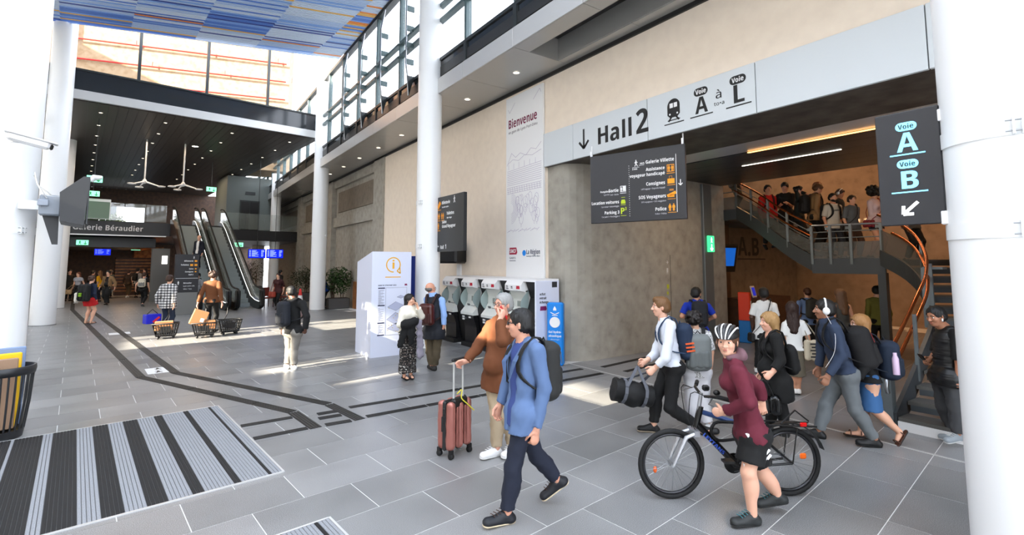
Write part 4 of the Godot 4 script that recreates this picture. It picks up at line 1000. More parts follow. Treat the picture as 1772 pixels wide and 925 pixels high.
func floor_markings() -> void:
	# entrance mats: grey and black strips in a frame
	var dark := [[0.09, 0.111], [0.38, 0.435], [0.66, 0.753], [0.961, 1.081], [1.261, 1.413], [1.556, 1.752], [1.852, 2.096], [2.147, 2.40], [2.46, 2.75], [2.83, 3.2]]
	for m in 2:
		var v0: float = [5.4, 1.9][m]; var v1: float = [8.45, 4.18][m]
		var t := thing("entrance_mat", ["large ribbed entrance mat with black and grey stripes, left of the suitcase", "corner of a second striped mat at the bottom edge"][m], "mat", gp(1.68, 0, v0), deg_to_rad(6.5))
		var L := v1 - v0
		var u := 0.0
		var strip := MB.new(); strip.rbox(Vector3(0, 0.005, -L / 2), Vector3(0.0262, 0.008, L), 0.002)
		var sm := strip.mesh()
		var grey := textured(noise_tex(51, 0.3, [[0.0, gray(0.62)], [1.0, gray(1.0)]], 128), 3.0, 0.95, Color(0.66, 0.67, 0.69))
		while u < (3.0 if m == 0 else 0.8):
			var isd := false
			for d in dark: isd = isd or (u + 0.0152 > d[0] - 0.004 and u + 0.0152 < d[1] + 0.004)
			put("rib" if isd else "strip", sm, mat(0.085, 0.08, 0.08, 0.9) if isd else grey, t, Vector3(-u - 0.0152, 0, 0)); u += 0.0305
		var b := MB.new(); b.box(Vector3(-u / 2, 0.002, -L / 2), Vector3(u + 0.02, 0.003, L + 0.02)); obj("base", b, mat(0.3, 0.3, 0.3, 0.6), t)
		b = MB.new(); b.box(Vector3(0.01, 0.005, -L / 2), Vector3(0.02, 0.01, L + 0.03)); b.box(Vector3(-u / 2, 0.005, 0.01), Vector3(u, 0.01, 0.02)); b.box(Vector3(-u / 2, 0.005, -L - 0.01), Vector3(u, 0.01, 0.02)); obj("frame", b, M.alu, t)
	# tactile guide strips: ribbed black bands set end to end
	var bands := [["left long tactile guide strip running to the far gallery", [[0.02, 47.0], [0.0, 30.0], [1.02, 11.48]], 0.15], ["right long tactile guide strip running to the far gallery", [[0.58, 47.0], [0.57, 30.0], [1.56, 11.48]], 0.15],
		["left diagonal tactile guide strip, turning at the floor sticker", [[1.02, 11.5], [2.42, 7.42]], 0.15], ["right diagonal tactile guide strip, right of the floor sticker", [[1.56, 11.5], [2.95, 7.48]], 0.15],
		["short tactile strip ending the left diagonal", [[2.42, 7.4], [2.42, 6.5]], 0.15], ["short tactile strip ending the right diagonal", [[2.95, 7.45], [2.99, 6.45]], 0.15],
		["upper short tactile bar beside the striped mat", [[1.71, 7.23], [2.34, 7.17]], 0.11], ["lower short tactile bar beside the striped mat", [[1.71, 6.62], [2.34, 6.58]], 0.11],
		["upper long tactile strip leading to the Hall 2 threshold", [[3.1, 7.10], [7.68, 6.57]], 0.11], ["lower long tactile strip leading to the Hall 2 threshold", [[3.1, 6.53], [7.66, 6.05]], 0.11],
		["first of three short tactile bars between the diagonal ends", [[2.64, 7.08], [2.9, 7.05]], 0.12], ["middle of three short tactile bars between the diagonal ends", [[2.58, 6.87], [2.88, 6.83]], 0.12], ["last of three short tactile bars between the diagonal ends", [[2.55, 6.55], [2.88, 6.5]], 0.12],
		["far tactile strip beyond the Hall 2 threshold", [[8.1, 6.4], [11.4, 6.4]], 0.11], ["near tactile strip beyond the Hall 2 threshold", [[8.1, 5.85], [11.4, 5.85]], 0.11]]
	for s in bands:
		var t := thing("tactile_strip", s[0], "guide strip", Vector3.ZERO)
		for i in s[1].size() - 1:
			var p := Vector2(s[1][i][0], s[1][i][1]); var q := Vector2(s[1][i + 1][0], s[1][i + 1][1])
			var L := p.distance_to(q); var nseg := maxi(1, int(round(L / 0.86)))
			if L > 15: nseg = 8
			for j in nseg:
				var a := p.lerp(q, (j + 0.012) / nseg); var c := p.lerp(q, (j + 0.985) / nseg)
				var A := gp(a.x, 0, a.y); var C := gp(c.x, 0, c.y)
				var d := (C - A).normalized(); var side := d.cross(Vector3.UP)
				var b := MB.new()
				b.box((A + C) / 2 + Vector3(0, 0.002, 0), Vector3(s[2], 0.004, A.distance_to(C)), Basis(side, Vector3.UP, -d))
				for k in 4: b.box((A + C) / 2 + side * s[2] * (k - 1.5) * 0.25 + Vector3(0, 0.006, 0), Vector3(s[2] * 0.14, 0.006, A.distance_to(C)), Basis(side, Vector3.UP, -d))
				obj("band", b, mat(0.13, 0.128, 0.125, 0.55), t)
	var t := thing("floor_sticker", "white floor sticker with pedestrian and cyclist signs between the guide strips", "sticker", gp(1.32, 0.0, 12.0), deg_to_rad(6.5))
	var b := MB.new(); b.box(Vector3(0, 0.002, 0), Vector3(0.36, 0.003, 0.62)); obj("sheet", b, M.white, t)
	var F := Transform3D(Basis(Vector3(1, 0, 0), Vector3(0, 0, -1), Vector3.UP), Vector3(0, 0.004, 0))
	b = MB.new(); man(b, F, Vector2(0, -0.27), 0.24, true, 0.001); man(b, F, Vector2(0.02, 0.06), 0.22, true, 0.001); obj("pictogram", b, M.black, t)
	b = MB.new(); b.X = G; b.box(Vector3(1.1, 0.002, -19.0), Vector3(0.5, 0.003, 0.5)); one("floor_marker", b, M.white, "far white floor marker between the two guide strips", "sticker")
	# light threshold joint at the Hall 2 opening
	b = MB.new(); b.box(Vector3(7.02, 0.002, -3.6), Vector3(0.035, 0.006, 9.3)); one("threshold_strip", b, M.alu, "thin pale metal threshold strip along the Hall 2 opening", "strip")

# ---------------------------------------------------------------- stairs, escalators and far hall furnishings
func at_path(P: Array, s: float) -> Vector3:   # P: Vector3 points; s in 0..1 by length
	var L := 0.0
	for i in P.size() - 1: L += P[i].distance_to(P[i + 1])
	var d := s * L
	for i in P.size() - 1:
		var l: float = P[i].distance_to(P[i + 1])
		if d <= l or i == P.size() - 2: return P[i].lerp(P[i + 1], d / l)
		d -= l
	return P[-1]

func smooth_path(P: Array, k: int) -> Array:
	var c := Curve3D.new()
	for i in P.size():
		var a: Vector3 = P[maxi(0, i - 1)]; var b: Vector3 = P[mini(P.size() - 1, i + 1)]
		var t := (b - a) / 5.0
		c.add_point(P[i], -t, t)
	var out := []
	for i in k + 1: out.append(c.sample_baked(c.get_baked_length() * i / k, true))
	return out

func plate(b: MB, P: Array, dn: float, up: float, w: float) -> void:   # a standing plate along P, from dn below to up above it
	for i in P.size() - 1:
		var a: Vector3 = P[i]; var c: Vector3 = P[i + 1]
		var s := (c - a).cross(Vector3.UP).normalized() * w / 2
		var D := Vector3(0, -dn, 0); var U := Vector3(0, up, 0)
		b.quad(a + s + D, c + s + D, c + s + U, a + s + U); b.quad(c - s + D, a - s + D, a - s + U, c - s + U)
		b.quad(a + s + U, c + s + U, c - s + U, a - s + U); b.quad(a - s + D, c - s + D, c + s + D, a + s + D)
		if i == 0: b.quad(a - s + D, a + s + D, a + s + U, a - s + U)
		if i == P.size() - 2: b.quad(c + s + D, c - s + D, c - s + U, c + s + U)

func lift_path(P: Array, h: float, off := 0.0) -> Array:
	var o := []
	for i in P.size():
		var d: Vector3 = (P[mini(i + 1, P.size() - 1)] - P[maxi(i - 1, 0)]).cross(Vector3.UP).normalized()
		o.append(P[i] + Vector3(0, h, 0) + d * off)
	return o

var stair_l := []
var stair_r := []
var stair_u := []
func staircase() -> void:
	var t := thing("staircase", "grey steel staircase with copper handrails winding up from Hall 2", "staircase", Vector3(7.7, 0, -2.45))
	var T := Transform3D(Basis.IDENTITY, -t.position)
	stair_l = smooth_path([Vector3(7.7, 0, -2.45), Vector3(8.7, 0.66, -2.42), Vector3(9.65, 1.08, -2.52), Vector3(10.7, 1.5, -2.85), Vector3(11.5, 1.86, -3.3), Vector3(12.0, 2.17, -3.9)], 28)
	stair_r = smooth_path([Vector3(7.65, 0, -0.7), Vector3(9.0, 0.66, -0.72), Vector3(10.3, 1.08, -0.8), Vector3(11.7, 1.5, -1.2), Vector3(13.0, 1.86, -2.0), Vector3(13.8, 2.17, -3.0)], 28)
	stair_u = smooth_path([Vector3(12.0, 2.17, -5.23), Vector3(12.2, 2.55, -5.9), Vector3(12.6, 3.15, -6.8), Vector3(13.0, 3.58, -7.6)], 16)
	var ur := smooth_path([Vector3(13.9, 2.17, -5.5), Vector3(14.1, 2.55, -6.1), Vector3(14.5, 3.15, -7.0), Vector3(14.8, 3.58, -7.8)], 16)
	var nose := textured(noise_tex(61, 0.3, [[0.0, gray(0.45)], [1.0, gray(0.85)]], 128), 4.0, 0.9, Color(0.52, 0.51, 0.49))
	for i in 14:
		var a: Vector3 = stair_l[i * 2]; var b2: Vector3 = stair_l[i * 2 + 2]; var c: Vector3 = stair_r[i * 2]; var d: Vector3 = stair_r[i * 2 + 2]
		var y := 2.17 * (i + 1) / 14.0
		a.y = y; b2.y = y; c.y = y; d.y = y
		var b := MB.new(); b.X = T
		var dn := Vector3(0, -0.045, 0)
		b.quad(a, b2, d, c); b.quad(a + dn, a, c, c + dn); b.quad(b2 + dn, d + dn, d, b2); b.quad(a + dn, c + dn, d + dn, b2 + dn)
		var o := obj("tread", b, nose, t)
		if i == 0:
			b = MB.new(); b.X = T; b.quad(Vector3(a.x, 0, a.z), Vector3(a.x, y - 0.045, a.z), Vector3(c.x, y - 0.045, c.z), Vector3(c.x, 0, c.z)); b.box((a + c) / 2 + Vector3(0.01, -0.1, 0), Vector3(0.02, 0.11, a.distance_to(c))); obj("riser_plate", b, M.white, t)
		else:
			b = MB.new(); b.X = T; b.box((a + c) / 2 + Vector3(0.012, -0.075, 0), Vector3(0.02, 0.09, a.distance_to(c) - 0.05), Basis(Vector3.UP, atan2(-(c - a).x, (c - a).z) * -1.0)); obj("nosing", b, M.stair_steel, t)
	for i in 9:
		var a: Vector3 = at_path(stair_u, i / 9.0); var b2: Vector3 = at_path(stair_u, (i + 1) / 9.0); var c: Vector3 = at_path(ur, i / 9.0); var d: Vector3 = at_path(ur, (i + 1) / 9.0)
		var y := 2.17 + 1.41 * (i + 1) / 9.0
		a.y = y; b2.y = y; c.y = y; d.y = y
		var b := MB.new(); b.X = T; var dn := Vector3(0, -0.045, 0)
		b.quad(a, c, d, b2); b.quad(a + dn, c + dn, c, a); b.quad(a + dn, b2 + dn, d + dn, c + dn); obj("tread", b, nose, t)
	# landing
	var b := MB.new(); b.X = T
	b.prism(PackedVector2Array([Vector2(12.0, 3.85), Vector2(12.0, 5.25), Vector2(13.9, 5.5), Vector2(15.6, 5.6), Vector2(15.6, 2.9), Vector2(13.8, 2.95)]), 2.05, 2.17, Transform3D(Basis(Vector3(1, 0, 0), Vector3(0, 0, -1), Vector3(0, 1, 0)), Vector3.ZERO)); obj("landing", b, nose, t)
	# stringers
	b = MB.new(); b.X = T; plate(b, lift_path(stair_l, 0.0, -0.04), 0.12, 0.2, 0.05); obj("stringer", b, M.stair_steel, t)
	b = MB.new(); b.X = T; plate(b, lift_path(stair_r, 0.0, 0.04), 0.12, 0.2, 0.05); obj("stringer", b, M.stair_steel, t)
	b = MB.new(); b.X = T; plate(b, [Vector3(12.0, 2.17, -3.86), Vector3(12.0, 2.17, -5.25)], 0.30, 0.03, 0.06); obj("edge_beam", b, M.stair_steel, t)
	b = MB.new(); b.X = T; plate(b, lift_path(stair_u, 0.0, 0.0), 0.26, 0.1, 0.05); obj("stringer", b, M.stair_steel, t)
	b = MB.new(); b.X = T; plate(b, [Vector3(13.0, 3.58, -7.6), Vector3(13.0, 3.58, -9.5)], 0.26, 0.03, 0.06); obj("edge_beam", b, M.stair_steel, t)
	b = MB.new(); b.X = T; plate(b, [Vector3(11.3, 1.4, -3.1), Vector3(11.5, 0.9, -3.2)], 0.0, 0.0, 0.0)
	# posts under the landing and the big white newel
	b = MB.new(); b.X = T; b.box(Vector3(12.1, 0.95, -3.95), Vector3(0.16, 1.9, 0.14)); obj("support_post", b, M.stair_steel, t)
	b = MB.new(); b.X = T; b.box(Vector3(10.1, 1.55, -2.7), Vector3(0.2, 0.95, 0.1)); b.box(Vector3(10.1, 2.02, -2.6), Vector3(0.22, 0.04, 0.26)); obj("newel", b, M.post_steel, t)
	b = MB.new(); b.X = T; b.box(Vector3(7.75, 0.45, -2.55), Vector3(0.14, 0.9, 0.1)); obj("foot_post", b, M.post_steel, t)
	# railings: posts, rails and mesh panels
	var rail_l := lift_path(stair_l, 0.92, -0.06)
	var rail_l2 := lift_path(stair_l, 0.66, -0.06)
	b = MB.new(); b.X = T; b.tube(rail_l.slice(1), 0.025, 8); obj("copper_handrail", b, M.copper, t)
	b = MB.new(); b.X = T; b.tube(rail_l2.slice(0, 27), 0.025, 8); obj("copper_handrail", b, M.copper, t)
	b = MB.new(); b.X = T; b.tube([rail_l2[0], rail_l2[0] + Vector3(-0.12, -0.03, 0), rail_l2[0] + Vector3(-0.15, -0.14, 0), rail_l2[0] + Vector3(-0.1, -0.2, 0)], 0.025, 8); obj("rail_end", b, M.steel, t)
	var up := lift_path(stair_u, 0.80, 0.0)
	b = MB.new(); b.X = T; b.tube(up, 0.024, 8); obj("copper_handrail", b, M.copper, t)
	b = MB.new(); b.X = T; b.tube(lift_path(stair_u, 0.55, -0.05), 0.02, 8); obj("copper_handrail", b, M.copper, t)
	for h in [0.62, 0.45]: b = MB.new(); b.X = T; b.tube(lift_path(stair_u, h, 0.03), 0.012, 6); obj("rail", b, M.post_steel, t)
	b = MB.new(); b.X = T; b.tube([Vector3(12, 2.92, -3.9), Vector3(12, 2.95, -5.23)], 0.022, 8); obj("top_rail", b, M.steel, t)
	for h in [0.62, 0.48]: b = MB.new(); b.X = T; b.tube([Vector3(12, 2.17 + h, -3.9), Vector3(12, 2.17 + h, -5.23)], 0.012, 6); obj("rail", b, M.post_steel, t)
	for z in [-3.9, -4.45, -4.85, -5.23]:
		b = MB.new(); b.X = T; b.box(Vector3(11.97, 2.5, z), Vector3(0.05, 0.85, 0.05)); b.box(Vector3(12.02, 2.86, z - 0.05), Vector3(0.03, 0.06, 0.12)); obj("railing_post", b, M.post_steel, t)
	for i in [4, 8, 12, 16]:
		b = MB.new(); b.X = T; b.box(stair_u[i] + Vector3(0, 0.38, 0), Vector3(0.05, 0.85, 0.05)); obj("railing_post", b, M.post_steel, t)
	for i in [5, 14, 20]:
		b = MB.new(); b.X = T; b.box(stair_l[i] + Vector3(0, 0.42, -0.02), Vector3(0.04, 0.9, 0.04)); obj("railing_post", b, M.post_steel, t)
	b = MB.new(); b.X = T; b.tube([Vector3(13, 4.35, -7.6), Vector3(13, 4.35, -9.5)], 0.022, 8); obj("top_rail", b, M.steel, t)
	b = MB.new(); b.X = T; b.tube([Vector3(13, 4.1, -7.6), Vector3(13, 4.1, -9.5)], 0.014, 8); obj("rail", b, M.post_steel, t)
	var mesh_m: StandardMaterial3D = M.post_steel.duplicate()
	mesh_m.albedo_color = Color(0.40, 0.41, 0.40, 0.55); mesh_m.transparency = BaseMaterial3D.TRANSPARENCY_ALPHA; mesh_m.roughness = 0.6
	b = MB.new(); b.X = T; plate(b, [Vector3(12, 2.2, -3.93), Vector3(12, 2.2, -5.2)], 0.0, 0.36, 0.006); obj("mesh_panel", b, mesh_m, t)
	b = MB.new(); b.X = T; plate(b, lift_path(stair_u, 0.12, 0.0), 0.0, 0.3, 0.006); obj("mesh_panel", b, mesh_m, t)
	b = MB.new(); b.X = T; plate(b, lift_path(stair_l.slice(15), 0.2, -0.04), 0.0, 0.42, 0.006); obj("mesh_panel", b, mesh_m, t)
	b = MB.new(); b.X = T; plate(b, [Vector3(13, 3.6, -7.6), Vector3(13, 3.6, -9.5)], 0.0, 0.36, 0.006); obj("mesh_panel", b, mesh_m, t)

func escalators() -> void:
	for k in 2:
		var u0: float = [3.95, 5.38][k]; var w: float = [1.28, 1.2][k]
		var t := thing("escalator", ["left escalator, carrying the man in the dark blue suit", "right escalator, empty, beside the blue departure screens"][k], "escalator", gp(u0, 0, 24.7), deg_to_rad(6.5), "pair of escalators to the upper floor")
		var b: MB
		var stepm := mat(0.56, 0.59, 0.58, 0.5, 0.1)
		var dark := mat(0.10, 0.095, 0.09, 0.3, 0.2)
		for i in 21:
			var y := 0.2 * (i + 1); var z := -1.55 - 0.346 * i
			b = MB.new(); b.bm(Vector3(0.2, y - 0.24, z - 0.37), Vector3(w - 0.2, y, z)); b.box(Vector3(w / 2, y + 0.002, z - 0.012), Vector3(w - 0.42, 0.006, 0.03)); obj("step", b, stepm, t)
		b = MB.new(); b.bm(Vector3(0.2, -0.05, -1.6), Vector3(w - 0.2, 0.015, -0.4)); obj("comb_plate", b, M.steel, t)
		for s in 2:
			var x := 0.1 if s == 0 else w - 0.1
			var path := [Vector3(x, 0.25, 0.32), Vector3(x, 0.95, -0.05), Vector3(x, 0.98, -0.6), Vector3(x, 1.12, -1.35), Vector3(x, 1.7, -2.4), Vector3(x, 4.6, -7.45), Vector3(x, 5.15, -8.45), Vector3(x, 5.33, -9.2), Vector3(x, 5.33, -9.6)]
			var base := [Vector3(x, 0.0, 0.25), Vector3(x, 0.1, -0.6), Vector3(x, 0.25, -1.4), Vector3(x, 0.8, -2.4), Vector3(x, 3.7, -7.45), Vector3(x, 4.25, -8.45), Vector3(x, 4.4, -9.6)]
			# truss cladding under, glass over, handrail round the end
			b = MB.new()
			var pp := PackedVector2Array([Vector2(0.3, 0.0), Vector2(1.0, 0.0), Vector2(2.4, 0.25), Vector2(7.6, 3.2), Vector2(8.6, 3.62), Vector2(9.6, 3.62), Vector2(9.6, 4.6), Vector2(8.5, 4.42), Vector2(7.45, 3.95), Vector2(2.3, 0.98), Vector2(1.4, 0.5), Vector2(0.6, 0.36), Vector2(-0.05, 0.36), Vector2(-0.05, 0.1)])
			var P := Transform3D(Basis(Vector3(0, 0, -1), Vector3.UP, Vector3(1, 0, 0)), Vector3.ZERO)
			b.prism(pp, x - 0.09, x + 0.09, P); obj("cladding", b, mat(0.30, 0.20, 0.14, 0.3, 0.4) if (k == 0 and s == 0) else dark, t)
			b = MB.new()
			var gg := PackedVector2Array([Vector2(-0.1, 0.36), Vector2(0.6, 0.36), Vector2(1.4, 0.5), Vector2(2.3, 0.98), Vector2(7.45, 3.95), Vector2(8.5, 4.42), Vector2(9.5, 4.55), Vector2(9.5, 5.28), Vector2(8.45, 5.1), Vector2(7.45, 4.55), Vector2(2.4, 1.62), Vector2(1.35, 1.07), Vector2(0.6, 0.93), Vector2(0.05, 0.9)])
			b.prism(gg, x - 0.008, x + 0.008, P); obj("glass_side", b, M.esc_glass, t)
			b = MB.new(); b.tube(smooth_path([Vector3(x, 0.12, 0.0), Vector3(x, 0.2, 0.33), Vector3(x, 0.62, 0.42), Vector3(x, 0.93, 0.18), Vector3(x, 0.97, -0.5)] + path.slice(3), 40), 0.038, 8); obj("handrail", b, M.rubber, t)
			b = MB.new(); b.rbox(Vector3(x, 0.52, 0.08), Vector3(0.16, 0.78, 0.44), 0.05); obj("newel", b, dark, t)
			if s == 1:
				b = MB.new(); b.tube([Vector3(x - 0.11, 0.36, 0.0), Vector3(x - 0.11, 0.40, -0.65), Vector3(x - 0.11, 0.55, -1.45), Vector3(x - 0.11, 1.02, -2.32), Vector3(x - 0.11, 4.0, -7.45), Vector3(x - 0.11, 4.48, -8.5), Vector3(x - 0.11, 4.55, -9.0)], 0.013, 6); obj("light_strip", b, glow(1, 1, 1, 1.3), t)
			else:
				b = MB.new(); b.tube([Vector3(x + 0.1, 0.38, -0.65), Vector3(x + 0.1, 0.53, -1.45), Vector3(x + 0.1, 1.0, -2.32), Vector3(x + 0.1, 3.98, -7.45)], 0.014, 6); obj("skirt_trim", b, M.steel, t)

func screen_text(b: MB, F: Transform3D, w: float, h: float, rows_: int) -> void:
	rng.seed = 5
	for i in rows_:
		var y := h * (0.86 - 0.78 * i / rows_)
		bar(b, F, w * 0.05, y, w * 0.14, y + h * 0.035); bar(b, F, w * 0.2, y, w * (0.35 + 0.25 * rng.randf()), y + h * 0.035); bar(b, F, w * 0.75, y, w * (0.82 + 0.12 * rng.randf()), y + h * 0.035)

func shrub(called: String, label: String, cat: String, at: Vector3, w: float, h: float, seed_: int, pot: bool, cnt: int, leaf: Color, group := "", ls := 1.0) -> void:
	var t := thing(called, label, cat, at, 0, group)
	rng.seed = seed_
	var y0 := 0.0
	if pot:
		var b := MB.new(); b.rbox(Vector3(0, 0.24, 0), Vector3(w * 0.75, 0.48, 0.55), 0.03); obj("planter", b, mat(0.30, 0.30, 0.30, 0.6), t)
		b = MB.new(); b.box(Vector3(0, 0.47, 0), Vector3(w * 0.68, 0.04, 0.48)); obj("soil", b, mat(0.16, 0.11, 0.08, 0.9), t)
		y0 = 0.46
	var st := MB.new()
	for i in 9:
		var a := Vector3(rng.randf_range(-0.25, 0.25) * w, y0, rng.randf_range(-0.15, 0.15))
		st.tube([a, a + Vector3(rng.randf_range(-0.1, 0.1), (h - y0) * 0.5, rng.randf_range(-0.1, 0.1)), a + Vector3(rng.randf_range(-0.3, 0.3) * w, (h - y0) * 0.85, rng.randf_range(-0.2, 0.2))], [0.018, 0.012, 0.006], 5)
	obj("stem", st, mat(0.24, 0.17, 0.11, 0.9), t)
	for v in 2:
		var b := MB.new()
		for i in cnt / 2:
			var th := rng.randf() * TAU; var f := pow(rng.randf(), 0.45); var el := rng.randf_range(-1, 1)
			var p := Vector3(cos(th) * sqrt(1 - el * el) * w * 0.5 * f, y0 + (h - y0) * (0.56 + 0.44 * el * f), sin(th) * sqrt(1 - el * el) * w * 0.42 * f)
			var d := Vector3(rng.randf_range(-1, 1), rng.randf_range(-0.5, 0.6), rng.randf_range(-1, 1)).normalized()
			var s := d.cross(Vector3(rng.randf_range(-0.4, 0.4), 1, rng.randf_range(-0.4, 0.4))).normalized() * 0.035 * ls
			var L := d * rng.randf_range(0.09, 0.16) * ls
			var nn := s.cross(L).normalized() * 0.012
			b.tri(p, p + L * 0.5 + s + nn, p + L); b.tri(p, p + L, p + L * 0.5 - s + nn)
		var o := obj("foliage", b, mat(leaf.r * (1.0 if v == 0 else 0.75), leaf.g * (1.0 if v == 0 else 0.8), leaf.b, 0.5), t); o.set_meta("kind", "stuff")

const ORD := ["first", "second", "third", "fourth", "fifth", "sixth", "seventh", "eighth", "ninth"]

func downlight(p: Vector3, label: String, group: String, e: StandardMaterial3D, r := 0.07) -> void:
	var t := thing("downlight", label, "light", p, 0, group)
	var b := MB.new(); b.lathe([Vector2(r, -0.012), Vector2(r + 0.02, -0.012), Vector2(r + 0.02, -0.012), Vector2(r + 0.022, 0.0)], 16); obj("trim_ring", b, M.alu, t)
	b = MB.new(); b.lathe([Vector2(0.0, -0.008), Vector2(r, -0.008), Vector2(r, 0.0)], 16); obj("lens_glow", b, e, t)

func far_things() -> void:
	# Galerie sign lettering on the beam
	var F := Transform3D(G.basis, gp(0, 0, 33.885))
	var t := thing("gallery_sign", "large pale letters Galerie Béraudier on the dark upper floor edge", "sign", Vector3.ZERO)
	var b := MB.new(); fitw(b, "Galerie Béraudier", 0.27, F, -0.22, 2.68, 3.84); obj("lettering", b, mat(0.82, 0.82, 0.82, 0.5), t)
	# pale green hanging board
	t = thing("hanging_board", "pale green framed board hanging over the gallery sign", "board", gp(0.1, 4.4, 33.2), deg_to_rad(6.5))
	b = MB.new(); b.rbox(Vector3(0.55, 0.5, 0), Vector3(1.12, 1.05, 0.06), 0.01); obj("frame", b, M.alu, t)
	b = MB.new(); b.box(Vector3(0.55, 0.44, 0.032), Vector3(1.04, 0.88, 0.01)); obj("panel", b, mat(0.36, 0.47, 0.38, 0.3), t)
	# totem
	t = thing("direction_totem", "free-standing dark direction totem on a grey base before the left escalator", "totem", gp(3.05, 0, 24.2), deg_to_rad(6.5))
	b = MB.new(); b.rbox(Vector3(0.4, 0.45, 0), Vector3(0.8, 0.9, 0.3), 0.01); obj("base", b, mat(0.46, 0.46, 0.45, 0.5), t)
	b = MB.new(); b.rbox(Vector3(0.4, 1.68, 0), Vector3(0.84, 1.56, 0.2), 0.01); obj("panel", b, mat(0.09, 0.09, 0.11, 0.4), t)
	F = frame(Vector3(0, 0, 0.101), Vector3(1, 0, 0), Vector3.UP)
	var w := MB.new(); rows(w, F, [["Billetterie", 0.055, 0.6, 2.16, 1, true], ["Toilettes", 0.055, 0.45, 2.0, 1, true], ["Salon", 0.05, 0.62, 1.84, 1, true], ["Consignes", 0.05, 0.62, 1.72, 1, true], ["Hall 2", 0.05, 0.62, 1.6, 1, true], ["Béraudier", 0.05, 0.3, 1.26, -1, true], ["Lyon centre ville", 0.045, 0.3, 1.14, -1, false], ["Vélos • Taxis", 0.045, 0.3, 1.02, -1, false]]); bar(w, F, 0.02, 1.47, 0.8, 1.482); man(w, F, Vector2(0.12, 1.22), 0.15); man(w, F, Vector2(0.62, 2.28), 0.1, true)
	obj("lettering", w, M.white, t)
	w = MB.new(); bar(w, F, 0.65, 2.15, 0.74, 2.22); bar(w, F, 0.5, 1.98, 0.6, 2.06); bar(w, F, 0.65, 1.98, 0.75, 2.06); bar(w, F, 0.67, 1.84, 0.73, 1.89); bar(w, F, 0.67, 1.72, 0.73, 1.77); obj("pictogram", w, mat(0.93, 0.62, 0.14), t)
	# departure screens
	for k in 2:
		t = thing("departure_screen", ["left one of two hanging blue departure screens right of the escalators", "right one of two hanging blue departure screens right of the escalators"][k], "screen", Vector3(3.71 + 0.93 * k, 2.38, -31.0), 0, "blue departure screens")
		b = MB.new(); b.rbox(Vector3(0.43, 0.25, -0.05), Vector3(0.89, 0.53, 0.1), 0.01); obj("housing", b, M.black, t)
		b = MB.new(); b.box(Vector3(0.43, 0.25, 0.004), Vector3(0.85, 0.48, 0.008)); obj("display", b, glow(0.03, 0.12, 0.85, 0.9), t)
		b = MB.new(); screen_text(b, frame(Vector3(0, 0.01, 0.009), Vector3(1, 0, 0), Vector3.UP), 0.86, 0.48, 8); obj("display_text", b, glow(0.7, 0.8, 0.95, 0.8), t)
		b = MB.new(); b.tube([Vector3(0.43, 0.5, -0.05), Vector3(0.43, 5.6, -0.05)], 0.015, 6); obj("drop_rod", b, M.frame_dark, t)
	# ceiling fans with ringed arms
	for k in 2:
		t = thing("ceiling_fan", ["left white ceiling fan with drooping ringed arms", "right white ceiling fan with drooping ringed arms"][k], "fan", Vector3([-1.06, 0.47][k], 5.95, -29.0), 0, "white ceiling fans in the gallery")
		b = MB.new(); b.tube([Vector3(0, 0.1, 0), Vector3(0, 2.06, 0)], 0.035, 8); obj("drop_rod", b, M.alu, t)
		b = MB.new(); b.lathe([Vector2(0, -0.1), Vector2(0.08, -0.06), Vector2(0.09, 0.06), Vector2(0.04, 0.14), Vector2(0, 0.14)], 12); obj("hub", b, M.white, t)
		for q in 3:
			var a := TAU * q / 3 + 0.2
			var d := Vector3(cos(a), 0, sin(a))
			b = MB.new(); b.tube([d * 0.05, d * 0.55 + Vector3(0, -0.16, 0)], [0.05, 0.03], 6); obj("arm", b, M.white, t)
			b = MB.new()
			var ring := []
			for i in 12: ring.append(d * 0.68 + Vector3(cos(TAU * i / 12) * 0.14, -0.19, sin(TAU * i / 12) * 0.14))
			b.tube(ring, 0.03, 6, false, true); obj("ring", b, M.white, t)
	# green exit signs
	var ex := [[gp(0.38, 5.5, 26), "hanging green exit sign left of the ceiling fans, nearer one"], [gp(0.45, 5.55, 32), "hanging green exit sign left of the ceiling fans, further one"], [gp(5.7, 6.4, 33), "hanging green exit sign right of the ceiling fans"], [gp(0.2, 3.2, 35.0), "green exit sign under the gallery sign"], [gp(7.6, 3.25, 34.5), "green exit sign above the departure screens"], [gp(3.0, 3.1, 42.0), "small distant green exit sign in the lower gallery"]]
	for e in ex:
		t = thing("exit_sign", e[1], "sign", e[0], deg_to_rad(6.5))
		b = MB.new(); b.rbox(Vector3(0, 0, 0), Vector3(0.5, 0.26, 0.06), 0.01); obj("lit_panel", b, glow(0.55, 0.95, 0.75, 1.0), t)
		b = MB.new(); man(b, frame(Vector3(0, 0, 0.031), Vector3(1, 0, 0), Vector3.UP), Vector2(-0.1, -0.11), 0.22, true); arrow(b, frame(Vector3(0, 0, 0.031), Vector3(1, 0, 0), Vector3.UP), Vector2(0.12, -0.1), Vector2(0, -1), 0.18, 0.03); obj("pictogram", b, glow(0.05, 0.45, 0.25, 0.5), t)
		if e[0].y > 5: b = MB.new(); b.tube([Vector3(0, 0.13, 0), Vector3(0, 8.0 - e[0].y, 0)], 0.012, 6); obj("drop_rod", b, M.frame_dark, t)
	# downlights
	var lm := glow(1.0, 0.93, 0.82, 3.0)
	for i in 8:
		for u in [0.4, 2.5, 5.0, 7.5]:
			downlight(gp(u, 7.998, 24.9 + 2.35 * i), "small gallery ceiling downlight, %s line from the left, %s row from the front" % [{0.4: "first", 2.5: "second", 5.0: "third", 7.5: "last"}[u], ORD[i]], "downlights in the gallery ceiling", lm, 0.055)
	downlight(gp(4.2, 7.998, 29.0), "larger bright downlight in the middle of the gallery ceiling", "", glow(1, 0.97, 0.9, 6.0), 0.14)
